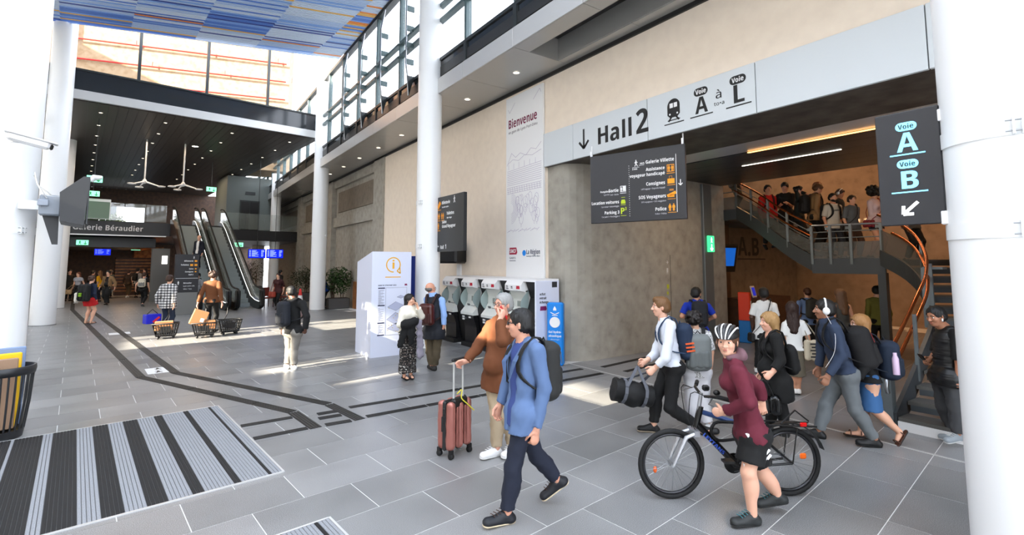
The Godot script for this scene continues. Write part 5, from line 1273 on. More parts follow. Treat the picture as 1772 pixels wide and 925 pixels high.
	for k in 9: downlight(Vector3(6.36, 6.458, -8.91 - 2.25 * k), "round downlight in the side soffit, %s one counted from the camera" % ORD[k], "downlights in the side soffit", lm, 0.07)
	downlight(Vector3(11.6, 4.285, -3.2), "bright round downlight in the dark Hall 2 ceiling", "", glow(1, 0.97, 0.9, 6.0), 0.13)
	for p in [gp(2.0, 7.9, 28), gp(5.2, 7.9, 29.5), gp(5.5, 7.9, 38), gp(1.5, 7.9, 40)]: area(p, Vector3.DOWN, Vector2(1.6, 1.6), 6.0, Color(1, 0.88, 0.74))
	for p in [gp(1.0, 2.95, 37), gp(2.6, 2.95, 43), gp(6.5, 3.4, 40)]: area(p, Vector3.DOWN, Vector2(1.0, 1.0), 3.0, Color(1, 0.8, 0.6))
	for p in [Vector3(16.5, 7.1, -4.5), Vector3(17.0, 7.1, -8.5), Vector3(15.5, 7.1, -1.0)]: area(p, Vector3.DOWN, Vector2(1.4, 1.4), 7.0, Color(1, 0.74, 0.5))
	for p in [Vector3(10.6, 4.26, -3.6), Vector3(10.2, 4.26, -6.3)]: area(p, Vector3.DOWN, Vector2(0.5, 0.5), 1.6, Color(1, 0.85, 0.68))
	# traffic cone
	t = thing("traffic_cone", "red and white traffic cone at the foot of the ringed column", "cone", Vector3(4.98, 0, -23.7))
	b = MB.new(); b.rbox(Vector3(0, 0.03, 0), Vector3(0.5, 0.06, 0.5), 0.01); obj("base", b, M.rubber, t)
	for s in [[0.06, 0.38, M.red], [0.38, 0.66, M.white], [0.66, 0.95, M.red]]:
		b = MB.new(); var ra: float = 0.19 - 0.155 * s[0] / 0.95; var rb: float = 0.19 - 0.155 * s[1] / 0.95
		b.lathe([Vector2(ra, s[0]), Vector2(rb, s[1]), Vector2(rb, s[1]), Vector2(0, s[1])], 20); obj("band", b, s[2], t)
	# planters
	shrub("potted_shrub", "leafy green shrub in a grey planter against the right wall", "plant", Vector3(6.62, 0, -23.6), 1.25, 1.95, 71, true, 1500, Color(0.20, 0.34, 0.13))
	shrub("potted_shrub", "darker shrub in a planter behind the column with the clamp ring", "plant", Vector3(6.3, 0, -29.0), 1.7, 1.9, 72, true, 900, Color(0.16, 0.24, 0.11))
	shrub("potted_shrub", "dark shrub in a planter beside the right escalator", "plant", Vector3(5.0, 0, -39.0), 1.6, 2.3, 73, true, 500, Color(0.14, 0.2, 0.1))
	shrub("window_shrub", "green tree outside the bright upper floor window, left half", "plant", gp(1.0, 4.3, 52.0), 2.0, 2.4, 74, false, 1400, Color(0.28, 0.42, 0.16), "", 2.2)
	shrub("window_shrub", "smaller yellowish tree outside the upper floor window", "plant", gp(2.3, 4.3, 53.0), 1.4, 1.9, 75, false, 900, Color(0.45, 0.5, 0.15), "", 2.0)
	b = gmb(); b.bm(Vector3(-2, 0, -62), Vector3(6, 6.0, -60)); b.bm(Vector3(1.9, 0, -60.5), Vector3(2.6, 9.0, -59)); one("street_building", b, mat(0.36, 0.40, 0.42, 0.8), "grey street building far beyond the upper floor window", "building")
	# red chairs
	for k in 2:
		t = thing("red_chair", ["red wooden chair behind the traffic cone", "red wooden chair just left of the ringed column"][k], "chair", Vector3(4.75 - 0.75 * k, 0, -26.6 + 0.4 * k), 0.4)
		b = MB.new(); b.rbox(Vector3(0, 0.44, 0), Vector3(0.5, 0.05, 0.48), 0.01); obj("seat", b, mat(0.42, 0.13, 0.08), t)
		b = MB.new(); b.rbox(Vector3(0, 0.72, -0.22), Vector3(0.5, 0.42, 0.04), 0.01); obj("backrest", b, mat(0.42, 0.13, 0.08), t)
		for x in [-0.22, 0.22]:
			for z in [-0.2, 0.2]: b = MB.new(); b.tube([Vector3(x, 0, z), Vector3(x, 0.42, z)], 0.02, 6); obj("leg", b, mat(0.3, 0.1, 0.07), t)
	# lower gallery, behind
	t = thing("slatted_counter", "pale wooden slatted kiosk in the dark lower gallery", "counter", gp(1.95, 0, 41.0), deg_to_rad(6.5))
	b = MB.new(); b.bm(Vector3(0, 0, -1.2), Vector3(2.1, 2.45, 0)); obj("body", b, M.dark_wood, t)
	for k in 11: b = MB.new(); b.bm(Vector3(-0.03, 0.25 + 0.2 * k, 0), Vector3(2.13, 0.34 + 0.2 * k, 0.05)); obj("slat", b, M.wood, t)
	t = thing("gallery_screen", "distant blue screen above the slatted kiosk", "screen", gp(0.75, 2.55, 36.2), deg_to_rad(6.5))
	b = MB.new(); b.rbox(Vector3(0.35, 0.17, -0.05), Vector3(0.76, 0.4, 0.08), 0.01); obj("housing", b, M.black, t)
	b = MB.new(); b.box(Vector3(0.35, 0.17, 0.0), Vector3(0.7, 0.34, 0.03)); obj("display", b, glow(0.08, 0.15, 0.9, 0.9), t)
	b = MB.new(); screen_text(b, frame(Vector3(0, 0, 0.016), Vector3(1, 0, 0), Vector3.UP), 0.7, 0.34, 5); obj("display_text", b, glow(0.7, 0.8, 0.95, 0.6), t)
	b = gmb(); b.bm(Vector3(3.1, 0, -33.6), Vector3(3.9, 2.9, -33.2)); var pil := one("grey_pillar", b, mat(0.40, 0.40, 0.39, 0.6), "grey square pillar with a lit white panel, left of the escalators", "pillar")
	b = gmb(); b.bm(Vector3(3.55, 2.05, -33.2), Vector3(3.8, 2.5, -33.17)); obj("lit_panel", b, glow(1, 1, 0.97, 1.2), pil)
	b = gmb(); b.bm(Vector3(3.6, 0, -46.05), Vector3(4.6, 2.3, -46.0)); one("lit_doorway", b, glow(0.9, 0.45, 0.12, 0.5), "small orange lit doorway far at the back of the lower gallery", "doorway")
	b = gmb(); b.bm(Vector3(3.2, 0, -47.3), Vector3(5.0, 3.3, -46.06)); one("timber_block", b, M.wood, "timber clad block at the back of the lower gallery", "block")
	# hall two: screens, gate
	t = thing("hall_screen", "tilted blue departure screen on the wall in Hall 2", "screen", Vector3(13.55, 1.95, -8.2), deg_to_rad(-12))
	b = MB.new(); b.rbox(Vector3(0, 0.3, -0.08), Vector3(0.62, 0.82, 0.14), 0.015, Basis(Vector3(1, 0, 0), 0.2)); obj("housing", b, M.black, t)
	b = MB.new(); b.rbox(Vector3(0, 0.33, -0.012), Vector3(0.46, 0.55, 0.02), 0.006, Basis(Vector3(1, 0, 0), 0.2)); obj("display", b, glow(0.06, 0.30, 0.62, 0.8), t)
	b = MB.new(); b.rbox(Vector3(-0.3, 0.35, -0.3), Vector3(0.1, 0.6, 0.5), 0.02); obj("bracket", b, M.anthracite, t)
	b = MB.new(); b.rbox(Vector3(14.5, 2.35, -8.9), Vector3(0.5, 0.3, 0.1), 0.02); var sb := one("platform_display", b, M.black, "small black display with violet and white lights behind the tilted screen", "screen")
	b = MB.new(); b.box(Vector3(14.5, 2.36, -8.845), Vector3(0.3, 0.06, 0.01)); obj("display", b, glow(0.45, 0.2, 0.8, 0.8), sb)
	b = MB.new(); b.box(Vector3(14.5, 2.22, -8.845), Vector3(0.3, 0.03, 0.01)); obj("light_bar", b, glow(0.5, 0.6, 1.0, 2.0), sb)
	t = thing("ticket_barrier", "red and blue ticket gate post in front of the dark wood recess", "gate", Vector3(12.7, 0, -7.3), 0.2)
	b = MB.new(); b.rbox(Vector3(0, 0.95, 0), Vector3(0.16, 0.75, 0.3), 0.02); obj("upper_post", b, mat(0.85, 0.22, 0.08, 0.4), t)
	b = MB.new(); b.rbox(Vector3(0.0, 0.29, 0), Vector3(0.17, 0.58, 0.3), 0.02); obj("lower_post", b, mat(0.08, 0.45, 0.78, 0.4), t)
	b = MB.new(); b.rbox(Vector3(0.02, 0.95, 0.153), Vector3(0.06, 0.3, 0.01), 0.003); obj("label_plate", b, M.white, t)
	t = thing("service_desk", "dark wooden service desk at the back of Hall 2", "desk", Vector3(14.2, 0, -7.9))
	b = MB.new(); b.bm(Vector3(-0.9, 0, -0.3), Vector3(1.6, 1.1, 0.3)); obj("body", b, M.dark_wood, t)
	b = MB.new(); b.rbox(Vector3(-0.15, 1.27, 0.1), Vector3(0.22, 0.34, 0.03), 0.01, Basis(Vector3(1, 0, 0), -0.25)); obj("tablet", b, M.white, t)
	b = MB.new(); b.rbox(Vector3(-0.15, 1.275, 0.118), Vector3(0.15, 0.24, 0.01), 0.004, Basis(Vector3(1, 0, 0), -0.25)); obj("tablet_display", b, glow(0.12, 0.15, 0.6, 0.7), t)

# ---------------------------------------------------------------- people: distance fields meshed by surface nets
class Net:
	var o: Vector3
	var c: float
	var nx: int
	var ny: int
	var nz: int
	var f := PackedFloat32Array()
	var r0 := PackedInt32Array()
	var r1 := PackedInt32Array()
	func _init(lo: Vector3, hi: Vector3, cell: float) -> void:
		c = cell; o = lo - Vector3.ONE * cell * 2
		nx = int((hi.x - lo.x) / cell) + 6; ny = int((hi.y - lo.y) / cell) + 6; nz = int((hi.z - lo.z) / cell) + 6
		f.resize(nx * ny * nz); f.fill(9.0)
		r0.resize(ny * nz); r0.fill(99999); r1.resize(ny * nz); r1.fill(-1)
	# tapered capsule a-b; flat = depth/width of its section, wide = direction of the width; cut bit 1: flat end at a, bit 2: at b; mode 0 join, 1 carve
	func cap(a: Vector3, b: Vector3, ra: float, rb: float, k := 0.02, flat := 1.0, wide := Vector3.RIGHT, cut := 0, mode := 0) -> void:
		var d := b - a
		var L := maxf(d.length(), 0.0001)
		var u := d / L
		var w := (wide - u * wide.dot(u))
		w = w.normalized() if w.length() > 0.05 else u.cross(Vector3(0.31, 0.9, 0.2)).normalized()
		var e := u.cross(w)
		var R := (maxf(ra, rb) + (k + 2.0 * c)) * Vector3.ONE
		var lo := (a.min(b) - R - o) / c; var hi := (a.max(b) + R - o) / c
		var x0 := clampi(int(lo.x), 0, nx - 1); var x1 := clampi(int(hi.x) + 1, 0, nx - 1)
		var y0 := clampi(int(lo.y), 0, ny - 1); var y1 := clampi(int(hi.y) + 1, 0, ny - 1)
		var z0 := clampi(int(lo.z), 0, nz - 1); var z1 := clampi(int(hi.z) + 1, 0, nz - 1)
		var inv := 1.0 / flat
		for z in range(z0, z1 + 1):
			for y in range(y0, y1 + 1):
				var row := z * ny + y
				if mode == 0:
					if x0 < r0[row]: r0[row] = x0
					if x1 > r1[row]: r1[row] = x1
				var i := row * nx + x0
				var q := o + Vector3(x0, y, z) * c - a
				for x in range(x0, x1 + 1):
					var h := q.dot(u)
					var hc := clampf(h, 0.0, L)
					var p1 := q.dot(w); var p2 := q.dot(e) * inv; var p3 := h - hc
					var v := sqrt(p1 * p1 + p2 * p2 + p3 * p3) - (ra + (rb - ra) * hc / L)
					if cut & 1: v = maxf(v, -h)
					if cut & 2: v = maxf(v, h - L)
					var g := f[i]
					if mode == 1:
						f[i] = maxf(g, -v)
					elif v - g >= k: pass
					elif g - v >= k: f[i] = v
					else:
						var t := 0.5 + 0.5 * (g - v) / k
						f[i] = g + (v - g) * t - k * t * (1.0 - t)
					i += 1
					q.x += c
	func ball(p: Vector3, B: Basis, r: Vector3, k := 0.02, mode := 0) -> void:   # ellipsoid with its own axes B
		var m := maxf(r.x, maxf(r.y, r.z)); var mn := minf(r.x, minf(r.y, r.z))
		var R := (m + k + 2.0 * c) * Vector3.ONE
		var lo := (p - R - o) / c; var hi := (p + R - o) / c
		var x0 := clampi(int(lo.x), 0, nx - 1); var x1 := clampi(int(hi.x) + 1, 0, nx - 1)
		var y0 := clampi(int(lo.y), 0, ny - 1); var y1 := clampi(int(hi.y) + 1, 0, ny - 1)
		var z0 := clampi(int(lo.z), 0, nz - 1); var z1 := clampi(int(hi.z) + 1, 0, nz - 1)
		var ax := B.x / r.x; var ay := B.y / r.y; var az := B.z / r.z
		for z in range(z0, z1 + 1):
			for y in range(y0, y1 + 1):
				var row := z * ny + y
				if mode == 0:
					if x0 < r0[row]: r0[row] = x0
					if x1 > r1[row]: r1[row] = x1
				var i := row * nx + x0
				var q := o + Vector3(x0, y, z) * c - p
				for x in range(x0, x1 + 1):
					var a := q.dot(ax); var b := q.dot(ay); var d := q.dot(az)
					var l := sqrt(a * a + b * b + d * d)
					var v := (l - 1.0) * (mn if l < 1.0 else minf(m, q.length() / maxf(l, 0.001)))
					var g := f[i]
					if mode == 1: f[i] = maxf(g, -v)
					elif v - g >= k: pass
					elif g - v >= k: f[i] = v
					else:
						var t := 0.5 + 0.5 * (g - v) / k
						f[i] = g + (v - g) * t - k * t * (1.0 - t)
					i += 1
					q.x += c
	func clip(p: Vector3, n: Vector3) -> void:   # removes what lies on n's side of p
		for z in nz:
			for y in ny:
				var row := z * ny + y
				if r1[row] < 0: continue
				var i := row * nx + r0[row]
				var q := (o + Vector3(r0[row], y, z) * c - p).dot(n)
				for x in range(r0[row], r1[row] + 1):
					if q > f[i]: f[i] = q
					i += 1
					q += n.x * c
	func into(b: MB, fold := 0.0, freq := 12.0, seed_ := 1, sq := Vector3.ONE) -> void:
		var at := PackedInt32Array()
		at.resize(f.size()); at.fill(-1)
		var nzz := FastNoiseLite.new()
		nzz.seed = seed_; nzz.frequency = 1.0; nzz.fractal_octaves = 2
		var sx := 1; var sy := nx; var sz := nx * ny
		for z in nz - 1:
			for y in ny - 1:
				var a := z * ny + y
				var x0 := mini(mini(r0[a], r0[a + 1]), mini(r0[a + ny], r0[a + ny + 1]))
				var x1 := mini(nx - 2, maxi(maxi(r1[a], r1[a + 1]), maxi(r1[a + ny], r1[a + ny + 1])))
				for x in range(x0, x1 + 1):
					var i := a * nx + x
					var f0 := f[i]; var f1 := f[i + 1]; var f2 := f[i + sy]; var f3 := f[i + sy + 1]; var f4 := f[i + sz]; var f5 := f[i + sz + 1]; var f6 := f[i + sz + sy]; var f7 := f[i + sz + sy + 1]
					var neg := int(f0 < 0) + int(f1 < 0) + int(f2 < 0) + int(f3 < 0) + int(f4 < 0) + int(f5 < 0) + int(f6 < 0) + int(f7 < 0)
					if neg == 0 or neg == 8: continue
					var s := Vector3.ZERO; var m := 0.0
					if (f0 < 0) != (f1 < 0): s += Vector3(f0 / (f0 - f1), 0, 0); m += 1
					if (f2 < 0) != (f3 < 0): s += Vector3(f2 / (f2 - f3), 1, 0); m += 1
					if (f4 < 0) != (f5 < 0): s += Vector3(f4 / (f4 - f5), 0, 1); m += 1
					if (f6 < 0) != (f7 < 0): s += Vector3(f6 / (f6 - f7), 1, 1); m += 1
					if (f0 < 0) != (f2 < 0): s += Vector3(0, f0 / (f0 - f2), 0); m += 1
					if (f1 < 0) != (f3 < 0): s += Vector3(1, f1 / (f1 - f3), 0); m += 1
					if (f4 < 0) != (f6 < 0): s += Vector3(0, f4 / (f4 - f6), 1); m += 1
					if (f5 < 0) != (f7 < 0): s += Vector3(1, f5 / (f5 - f7), 1); m += 1
					if (f0 < 0) != (f4 < 0): s += Vector3(0, 0, f0 / (f0 - f4)); m += 1
					if (f1 < 0) != (f5 < 0): s += Vector3(1, 0, f1 / (f1 - f5)); m += 1
					if (f2 < 0) != (f6 < 0): s += Vector3(0, 1, f2 / (f2 - f6)); m += 1
					if (f3 < 0) != (f7 < 0): s += Vector3(1, 1, f3 / (f3 - f7)); m += 1
					var g := Vector3(f1 - f0 + f3 - f2 + f5 - f4 + f7 - f6, f2 - f0 + f3 - f1 + f6 - f4 + f7 - f5, f4 - f0 + f5 - f1 + f6 - f2 + f7 - f3).normalized()
					var p := o + (Vector3(x, y, z) + s / m) * c
					if fold > 0.0:
						var w := p * sq * freq
						var e := nzz.get_noise_3d(w.x, w.y, w.z)
						p += g * fold * e
						g = (g - fold * freq * 0.5 * sq * Vector3(nzz.get_noise_3d(w.x + 0.5, w.y, w.z) - e, nzz.get_noise_3d(w.x, w.y + 0.5, w.z) - e, nzz.get_noise_3d(w.x, w.y, w.z + 0.5) - e) * 2.0).normalized()
					at[i] = b.put(p, g)
					if x > 0 and y > 0 and z > 0:
						if (f0 < 0) != (f1 < 0): fq(b, at, i, i - sy, i - sy - sz, i - sz, f0 < 0)
						if (f0 < 0) != (f2 < 0): fq(b, at, i, i - sz, i - sz - sx, i - sx, f0 < 0)
						if (f0 < 0) != (f4 < 0): fq(b, at, i, i - sx, i - sx - sy, i - sy, f0 < 0)
	func fq(b: MB, at: PackedInt32Array, i: int, j: int, k: int, l: int, inside: bool) -> void:
		var p := at[i]; var q := at[j]; var r := at[k]; var s := at[l]
		if p < 0 or q < 0 or r < 0 or s < 0: return
		if inside: b.f3(p, q, r); b.f3(p, r, s)
		else: b.f3(p, r, q); b.f3(p, s, r)

const JN := ["head", "neck", "shL", "elL", "wrL", "haL", "shR", "elR", "wrR", "haR", "hiL", "knL", "anL", "toL", "hiR", "knR", "anR", "toR"]

func bend(a: Vector3, b: Vector3, l1: float, l2: float, pole: Vector3) -> Vector3:   # elbow or knee between a and b
	var d := b - a
	var L := clampf(d.length(), absf(l1 - l2) + 0.01, l1 + l2 - 0.002)
	var u := d.normalized()
	var x := (l1 * l1 - l2 * l2 + L * L) / (2 * L)
	var h := sqrt(maxf(0, l1 * l1 - x * x))
	return a + u * x + (pole - u * pole.dot(u)).normalized() * h

# joints of a figure of height h that faces +z (x is its left), from a few numbers
func pose(h: float, o: Dictionary) -> Dictionary:
	var J := {}
	var wide: float = o.get("wide", 0.105)
	var st: float = o.get("stride", 0.0)          # left foot ahead by this part of the height
	var lean: float = deg_to_rad(o.get("lean", 2.0))
	var hy := 0.525 * h - absf(st) * 0.10 * h
	var pel := Vector3(0, hy, 0)
	var up := Vector3(0, cos(lean), sin(lean))
	J.neck = pel + up * 0.305 * h
	J.head = J.neck + Vector3(0, 0.098 * h, 0.012 * h + sin(lean) * 0.05 * h)
	for s in [1.0, -1.0]:
		var n := "L" if s > 0 else "R"
		J["sh" + n] = pel + up * 0.268 * h + Vector3(s * wide * 0.93 * h, 0, -s * st * 0.12 * h)
		J["hi" + n] = pel + Vector3(s * 0.052 * h, -0.01 * h, 0)
		var z: float = s * st * h
		var an: Vector3 = Vector3(s * o.get("feet", 0.05) * h, 0.043 * h + (absf(st) * 0.32 * h if z < -0.02 else 0.0), z * (0.9 if z > 0 else 1.05))
		J["an" + n] = an
		J["to" + n] = an + (Vector3(s * 0.02 * h, -0.03 * h, 0.112 * h) if z >= -0.02 else Vector3(s * 0.01 * h, -0.085 * h, 0.078 * h))
		J["kn" + n] = bend(J["hi" + n], an, 0.242 * h, 0.25 * h, Vector3(s * 0.1, 0, 1))
		var hand: Array = o.get("hand" + n, [0.125, 0.485, -s * st * 0.55 + 0.02])
		var wr := Vector3(s * hand[0] * h, hand[1] * h, hand[2] * h)
		J["wr" + n] = wr
		J["el" + n] = bend(J["sh" + n], wr, 0.172 * h, 0.148 * h, Vector3(s * o.get("out", 0.3), -0.2, -1))
		var fd: Vector3 = (wr - J["el" + n]).normalized()
		J["wr" + n] = J["el" + n] + fd * minf(0.148 * h, wr.distance_to(J["el" + n]))
		J["ha" + n] = J["wr" + n] + (fd + Vector3(0, -0.25, 0.1)).normalized() * 0.095 * h
	if o.has("heads"): J.head += Vector3(o.heads[0], o.heads[1], o.heads[2]) * h
	var T := Basis(Vector3.UP, deg_to_rad(o.get("face", 0.0)))
	for k in J: J[k] = T * J[k]
	J.face = T * (Basis(Vector3.UP, deg_to_rad(o.get("look", 0.0))) * Vector3(0, sin(deg_to_rad(o.get("nod", -5.0))), cos(deg_to_rad(o.get("nod", -5.0)))))
	return J

func joints(text: String) -> Dictionary:   # eighteen joints as whole centimetres
	var n := text.split(" ")
	var J := {}
	for i in JN.size():
		var q := n[i].split(",")
		J[JN[i]] = Vector3(float(q[0]), float(q[1]), float(q[2])) * 0.01
	return J

const SKIN := [Color(0.86, 0.66, 0.55), Color(0.78, 0.56, 0.44), Color(0.36, 0.23, 0.17), Color(0.66, 0.45, 0.33)]

# wear: top {c, sleeve 0-2 (1 = elbow), loose, hem (part of height below pelvis), open, mat, tex}, inner, legs {kind trousers/shorts/skirt/none, c, hem}, shoes {c, sole}, hair {kind, c}, skin index, fem, belly, fine (cell in m)
func person(label: String, at: Vector3, J: Dictionary, h: float, w: Dictionary) -> Node3D:
	var t := thing("person", label, "person", at)
	var cell: float = w.get("fine", 0.022)
	var near := cell < 0.016
	var fem: bool = w.get("fem", false)
	var belly: float = w.get("belly", 0.0)
	var lo := Vector3.ONE * 99; var hi := Vector3.ONE * -99
	for k in J:
		if k != "face": lo = lo.min(J[k]); hi = hi.max(J[k])
	lo -= Vector3(0.2, 0.08, 0.2); hi += Vector3(0.2, 0.2, 0.2)
	var pel: Vector3 = (J.hiL + J.hiR) * 0.5 + Vector3(0, 0.012 * h, 0)
	var left: Vector3 = (J.shL - J.shR).normalized(); var hleft: Vector3 = (J.hiL - J.hiR).normalized()
	var spine: Vector3 = (J.neck - pel).normalized()
	var fwd := left.cross(spine).normalized()
	var mid: Vector3 = pel.lerp(J.neck, 0.42); var chest: Vector3 = pel.lerp(J.neck, 0.74)
	var skin: Color = w.get("tone", SKIN[w.get("skin", 0)])
	var sm := mat(skin.r, skin.g, skin.b, 0.5); sm.subsurf_scatter_enabled = true; sm.subsurf_scatter_strength = 0.08
	var bod := MB.new()
	var n := Net.new(lo, hi, maxf(cell, 0.013))
	torso(n, J, h, 0.0, pel, mid, chest, fem, belly, 0)
	n.cap(J.neck - spine * 0.02 * h, J.head - Vector3(0, 0.03 * h, 0), 0.034 * h, 0.032 * h, 0.02)
	n.set_meta("bare", w.shoes.get("sandal", false))
	for s in ["L", "R"]:
		arm(n, J, s, h, 0.0, 2.0); leg(n, J, s, h, 0.0, 2.0, true)
	if not near:
		head_in(n, J, h, true)
		for s in ["L", "R"]: hand_in(n, J, s, h, false)
	n.into(bod)
	if near:
		var hn := Net.new(J.head - Vector3.ONE * 0.115 * h, J.head + Vector3.ONE * 0.105 * h, 0.0042)
		head_in(hn, J, h, false)
		hn.cap(J.neck, J.head - Vector3(0, 0.03 * h, 0), 0.034 * h, 0.032 * h, 0.015)
		hn.into(bod)
		for s in ["L", "R"]:
			var hd := Net.new(J["wr" + s].min(J["ha" + s]) - Vector3.ONE * 0.09, J["wr" + s].max(J["ha" + s]) + Vector3.ONE * 0.09, 0.0048)
			hand_in(hd, J, s, h, true, w.get("curl" + s, w.get("curl", 0.45)))
			hd.into(bod)
	var body := obj("body", bod, sm, t)
	face_parts(t, J, h, near, w)
	# legs
	var lg: Dictionary = w.legs
	var b := MB.new()
	n = Net.new(lo, hi, cell)
	var ex: float = lg.get("loose", 0.010)
	match lg.kind:
		"skirt":
			var hem: float = lg.hem * h
			var dn: Vector3 = ((J.knL + J.knR) * 0.5 - pel).normalized()
			n.cap(J.hiL + Vector3(0, 0.03 * h, 0), J.hiR + Vector3(0, 0.03 * h, 0), 0.06 * h, 0.06 * h, 0.03, 0.95, Vector3.UP)
			n.cap(pel, pel + dn * hem, 0.088 * h, lg.get("flare", 0.125) * h, 0.05, 0.78, hleft, 2)
		_:
			n.cap(J.hiL, J.hiR, 0.059 * h + ex, 0.059 * h + ex, 0.025)
			n.cap(pel - spine * 0.01 * h, mid, 0.084 * h + ex * 0.5, 0.07 * h + ex + belly * 0.4, 0.025, 0.74, hleft, 2)
			for s in ["L", "R"]:
				n.ball(J["hi" + s] - fwd * 0.028 * h, Basis.IDENTITY, Vector3.ONE * 0.056 * h, 0.03)
				leg(n, J, s, h, ex, lg.get("hem", 1.9), false, lg.get("flare", 0.0))
	n.clip(pel + spine * (0.03 if w.has("top") and w.top.get("hem", 0.06) > 0.0 else 0.07) * h, spine)
	n.into(b, lg.get("fold", 0.007), 13.0, 3, Vector3(1, 0.75, 1))
	var lm: Material = lg.get("mat", mat(lg.c.r, lg.c.g, lg.c.b, 0.85)) if lg.kind != "none" else null
	if lm: obj({"skirt": "skirt", "shorts": "shorts"}.get(lg.kind, "trousers"), b, lm, t)
	# inner shirt, then the top
	for layer in ["inner", "top"]:
		if not w.has(layer): continue
		var tp: Dictionary = w[layer]
		n = Net.new(lo, hi, cell)
		var e2: float = tp.get("loose", 0.012)
		torso(n, J, h, e2, pel, mid, chest, fem, belly, 1, tp.get("hem", 0.06), tp.get("skirted", 0.0))
		var hemp: Vector3 = pel - spine * tp.get("hem", 0.06) * h
		n.clip(hemp, -spine)
		for s in ["L", "R"]:
			if tp.get("sleeve", 2.0) > 0.05: arm(n, J, s, h, e2 * tp.get("slim", 0.85) + 0.002, tp.get("sleeve", 1.95))
		if tp.get("open", 0.0) > 0.0:
			var wd: float = tp.open * h
			n.cap(J.neck + fwd * 0.075 * h, hemp + fwd * 0.16 * h, wd * tp.get("vtop", 0.6), wd, 0.0, 1.9, left, 0, 1)
		if tp.get("vneck", 0.0) > 0.0: n.cap(J.neck + fwd * 0.03 * h, pel.lerp(J.neck, 1.0 - tp.vneck) + fwd * 0.15 * h, 0.045 * h, 0.012, 0.0, 1.0, left, 0, 1)
		n.cap(J.neck + spine * 0.012 * h, J.neck + spine * 0.2 * h + fwd * 0.02 * h, 0.036 * h, 0.05 * h, 0.0, 1.0, left, 1, 1)
		if tp.get("collar", false): n.cap(J.neck - spine * 0.012 * h - fwd * 0.006 * h, J.neck + spine * 0.022 * h - fwd * 0.004 * h, 0.046 * h, 0.042 * h, 0.012, 1.0, left, 2); n.cap(J.neck + spine * 0.0 * h, J.neck + spine * 0.1 * h, 0.033 * h, 0.035 * h, 0.0, 1.0, left, 1, 1)
		b = MB.new()
		n.into(b, tp.get("fold", 0.007), 11.0, 7, Vector3(1, 0.7, 1))
		obj(tp.get("name", "shirt"), b, tp.get("mat", mat(tp.c.r, tp.c.g, tp.c.b, 0.85)), t)
	# shoes
	var sh: Dictionary = w.shoes
	for s in ["L", "R"]:
		var an: Vector3 = J["an" + s]; var to: Vector3 = J["to" + s]
		var d := to - an; var dd := d.normalized()
		var fw := (to - (an - Vector3(0, 0.043 * h, 0)))
		var u: Vector3 = fw.normalized()
		var kk: Vector3 = (J["kn" + s] - an).normalized()
		var hp := u.cross(kk); hp = hp.normalized() if hp.length() > 0.1 else u.cross(Vector3.UP).normalized()
		var upf := hp.cross(u).normalized()
		if upf.dot(kk) < 0: upf = -upf
		var heel := an - upf * 0.026 * h - u * 0.026 * h
		var tip := heel + u * 0.142 * h
		var sole := heel - upf * 0.014 * h
		var c2 := minf(cell, 0.012) if near else cell * 0.7
		n = Net.new(heel.min(tip) - Vector3.ONE * 0.1, heel.max(tip).max(an) + Vector3.ONE * 0.1, 0.007 if near else c2)
		n.cap(heel, tip - u * 0.02 * h, 0.0215 * h, 0.0245 * h, 0.01, 0.85, hp)
		if sh.get("sandal", false) == false:
			n.cap(heel + upf * 0.005 * h + u * 0.012 * h, an + upf * sh.get("high", 0.0), 0.027 * h, 0.025 * h, 0.02, 1.0, hp, 2)
			n.cap(an + u * 0.02 * h - upf * 0.006 * h, tip - u * 0.035 * h, 0.022 * h, 0.016 * h, 0.02)
		n.clip(sole, -upf)
		if sh.get("sandal", false): n.clip(heel - upf * 0.006 * h, upf)
		b = MB.new(); n.into(b)
		var so := obj("sandal" if sh.get("sandal", false) else "shoe", b, mat(sh.c.r, sh.c.g, sh.c.b, 0.6), t)
		if near or sh.has("sole"):
			n = Net.new(heel.min(tip) - Vector3.ONE * 0.1, heel.max(tip) + Vector3.ONE * 0.1, 0.007 if near else 0.014)
			n.cap(heel - upf * 0.004, tip - u * 0.02 * h - upf * 0.004, 0.024 * h, 0.027 * h, 0.0, 0.85, hp)
			n.clip(sole - upf * 0.012, -upf); n.clip(sole + upf * 0.007, upf)
			b = MB.new(); n.into(b)
			var sc: Color = sh.get("sole", Color(0.12, 0.12, 0.12))
			obj("sole", b, mat(sc.r, sc.g, sc.b, 0.7), so)
		if sh.has("lace"):
			b = MB.new()
			for q in 4:
				var p := an + u * (0.028 + 0.014 * q) * h + upf * (0.020 - 0.0065 * q) * h
				b.tube([p - hp * 0.018 * h, p + upf * 0.006 + u * 0.004, p + hp * 0.018 * h + u * 0.012], 0.0035, 4)
			obj("lace", b, mat(sh.lace.r, sh.lace.g, sh.lace.b, 0.8), so)
		if sh.get("sandal", false):
			for q in 2:
				var p: Vector3 = heel + u * (0.03 + 0.07 * q) * h + upf * (0.03 - 0.012 * q) * h
				b = MB.new(); b.tube([p - hp * 0.027 * h - upf * 0.03 * h, p - hp * 0.02 * h, p + upf * 0.008 * h, p + hp * 0.02 * h, p + hp * 0.027 * h - upf * 0.03 * h], 0.006, 5); obj("strap", b, mat(sh.c.r, sh.c.g, sh.c.b, 0.6), so)
	hair_on(t, J, h, cell, near, w)
	return t

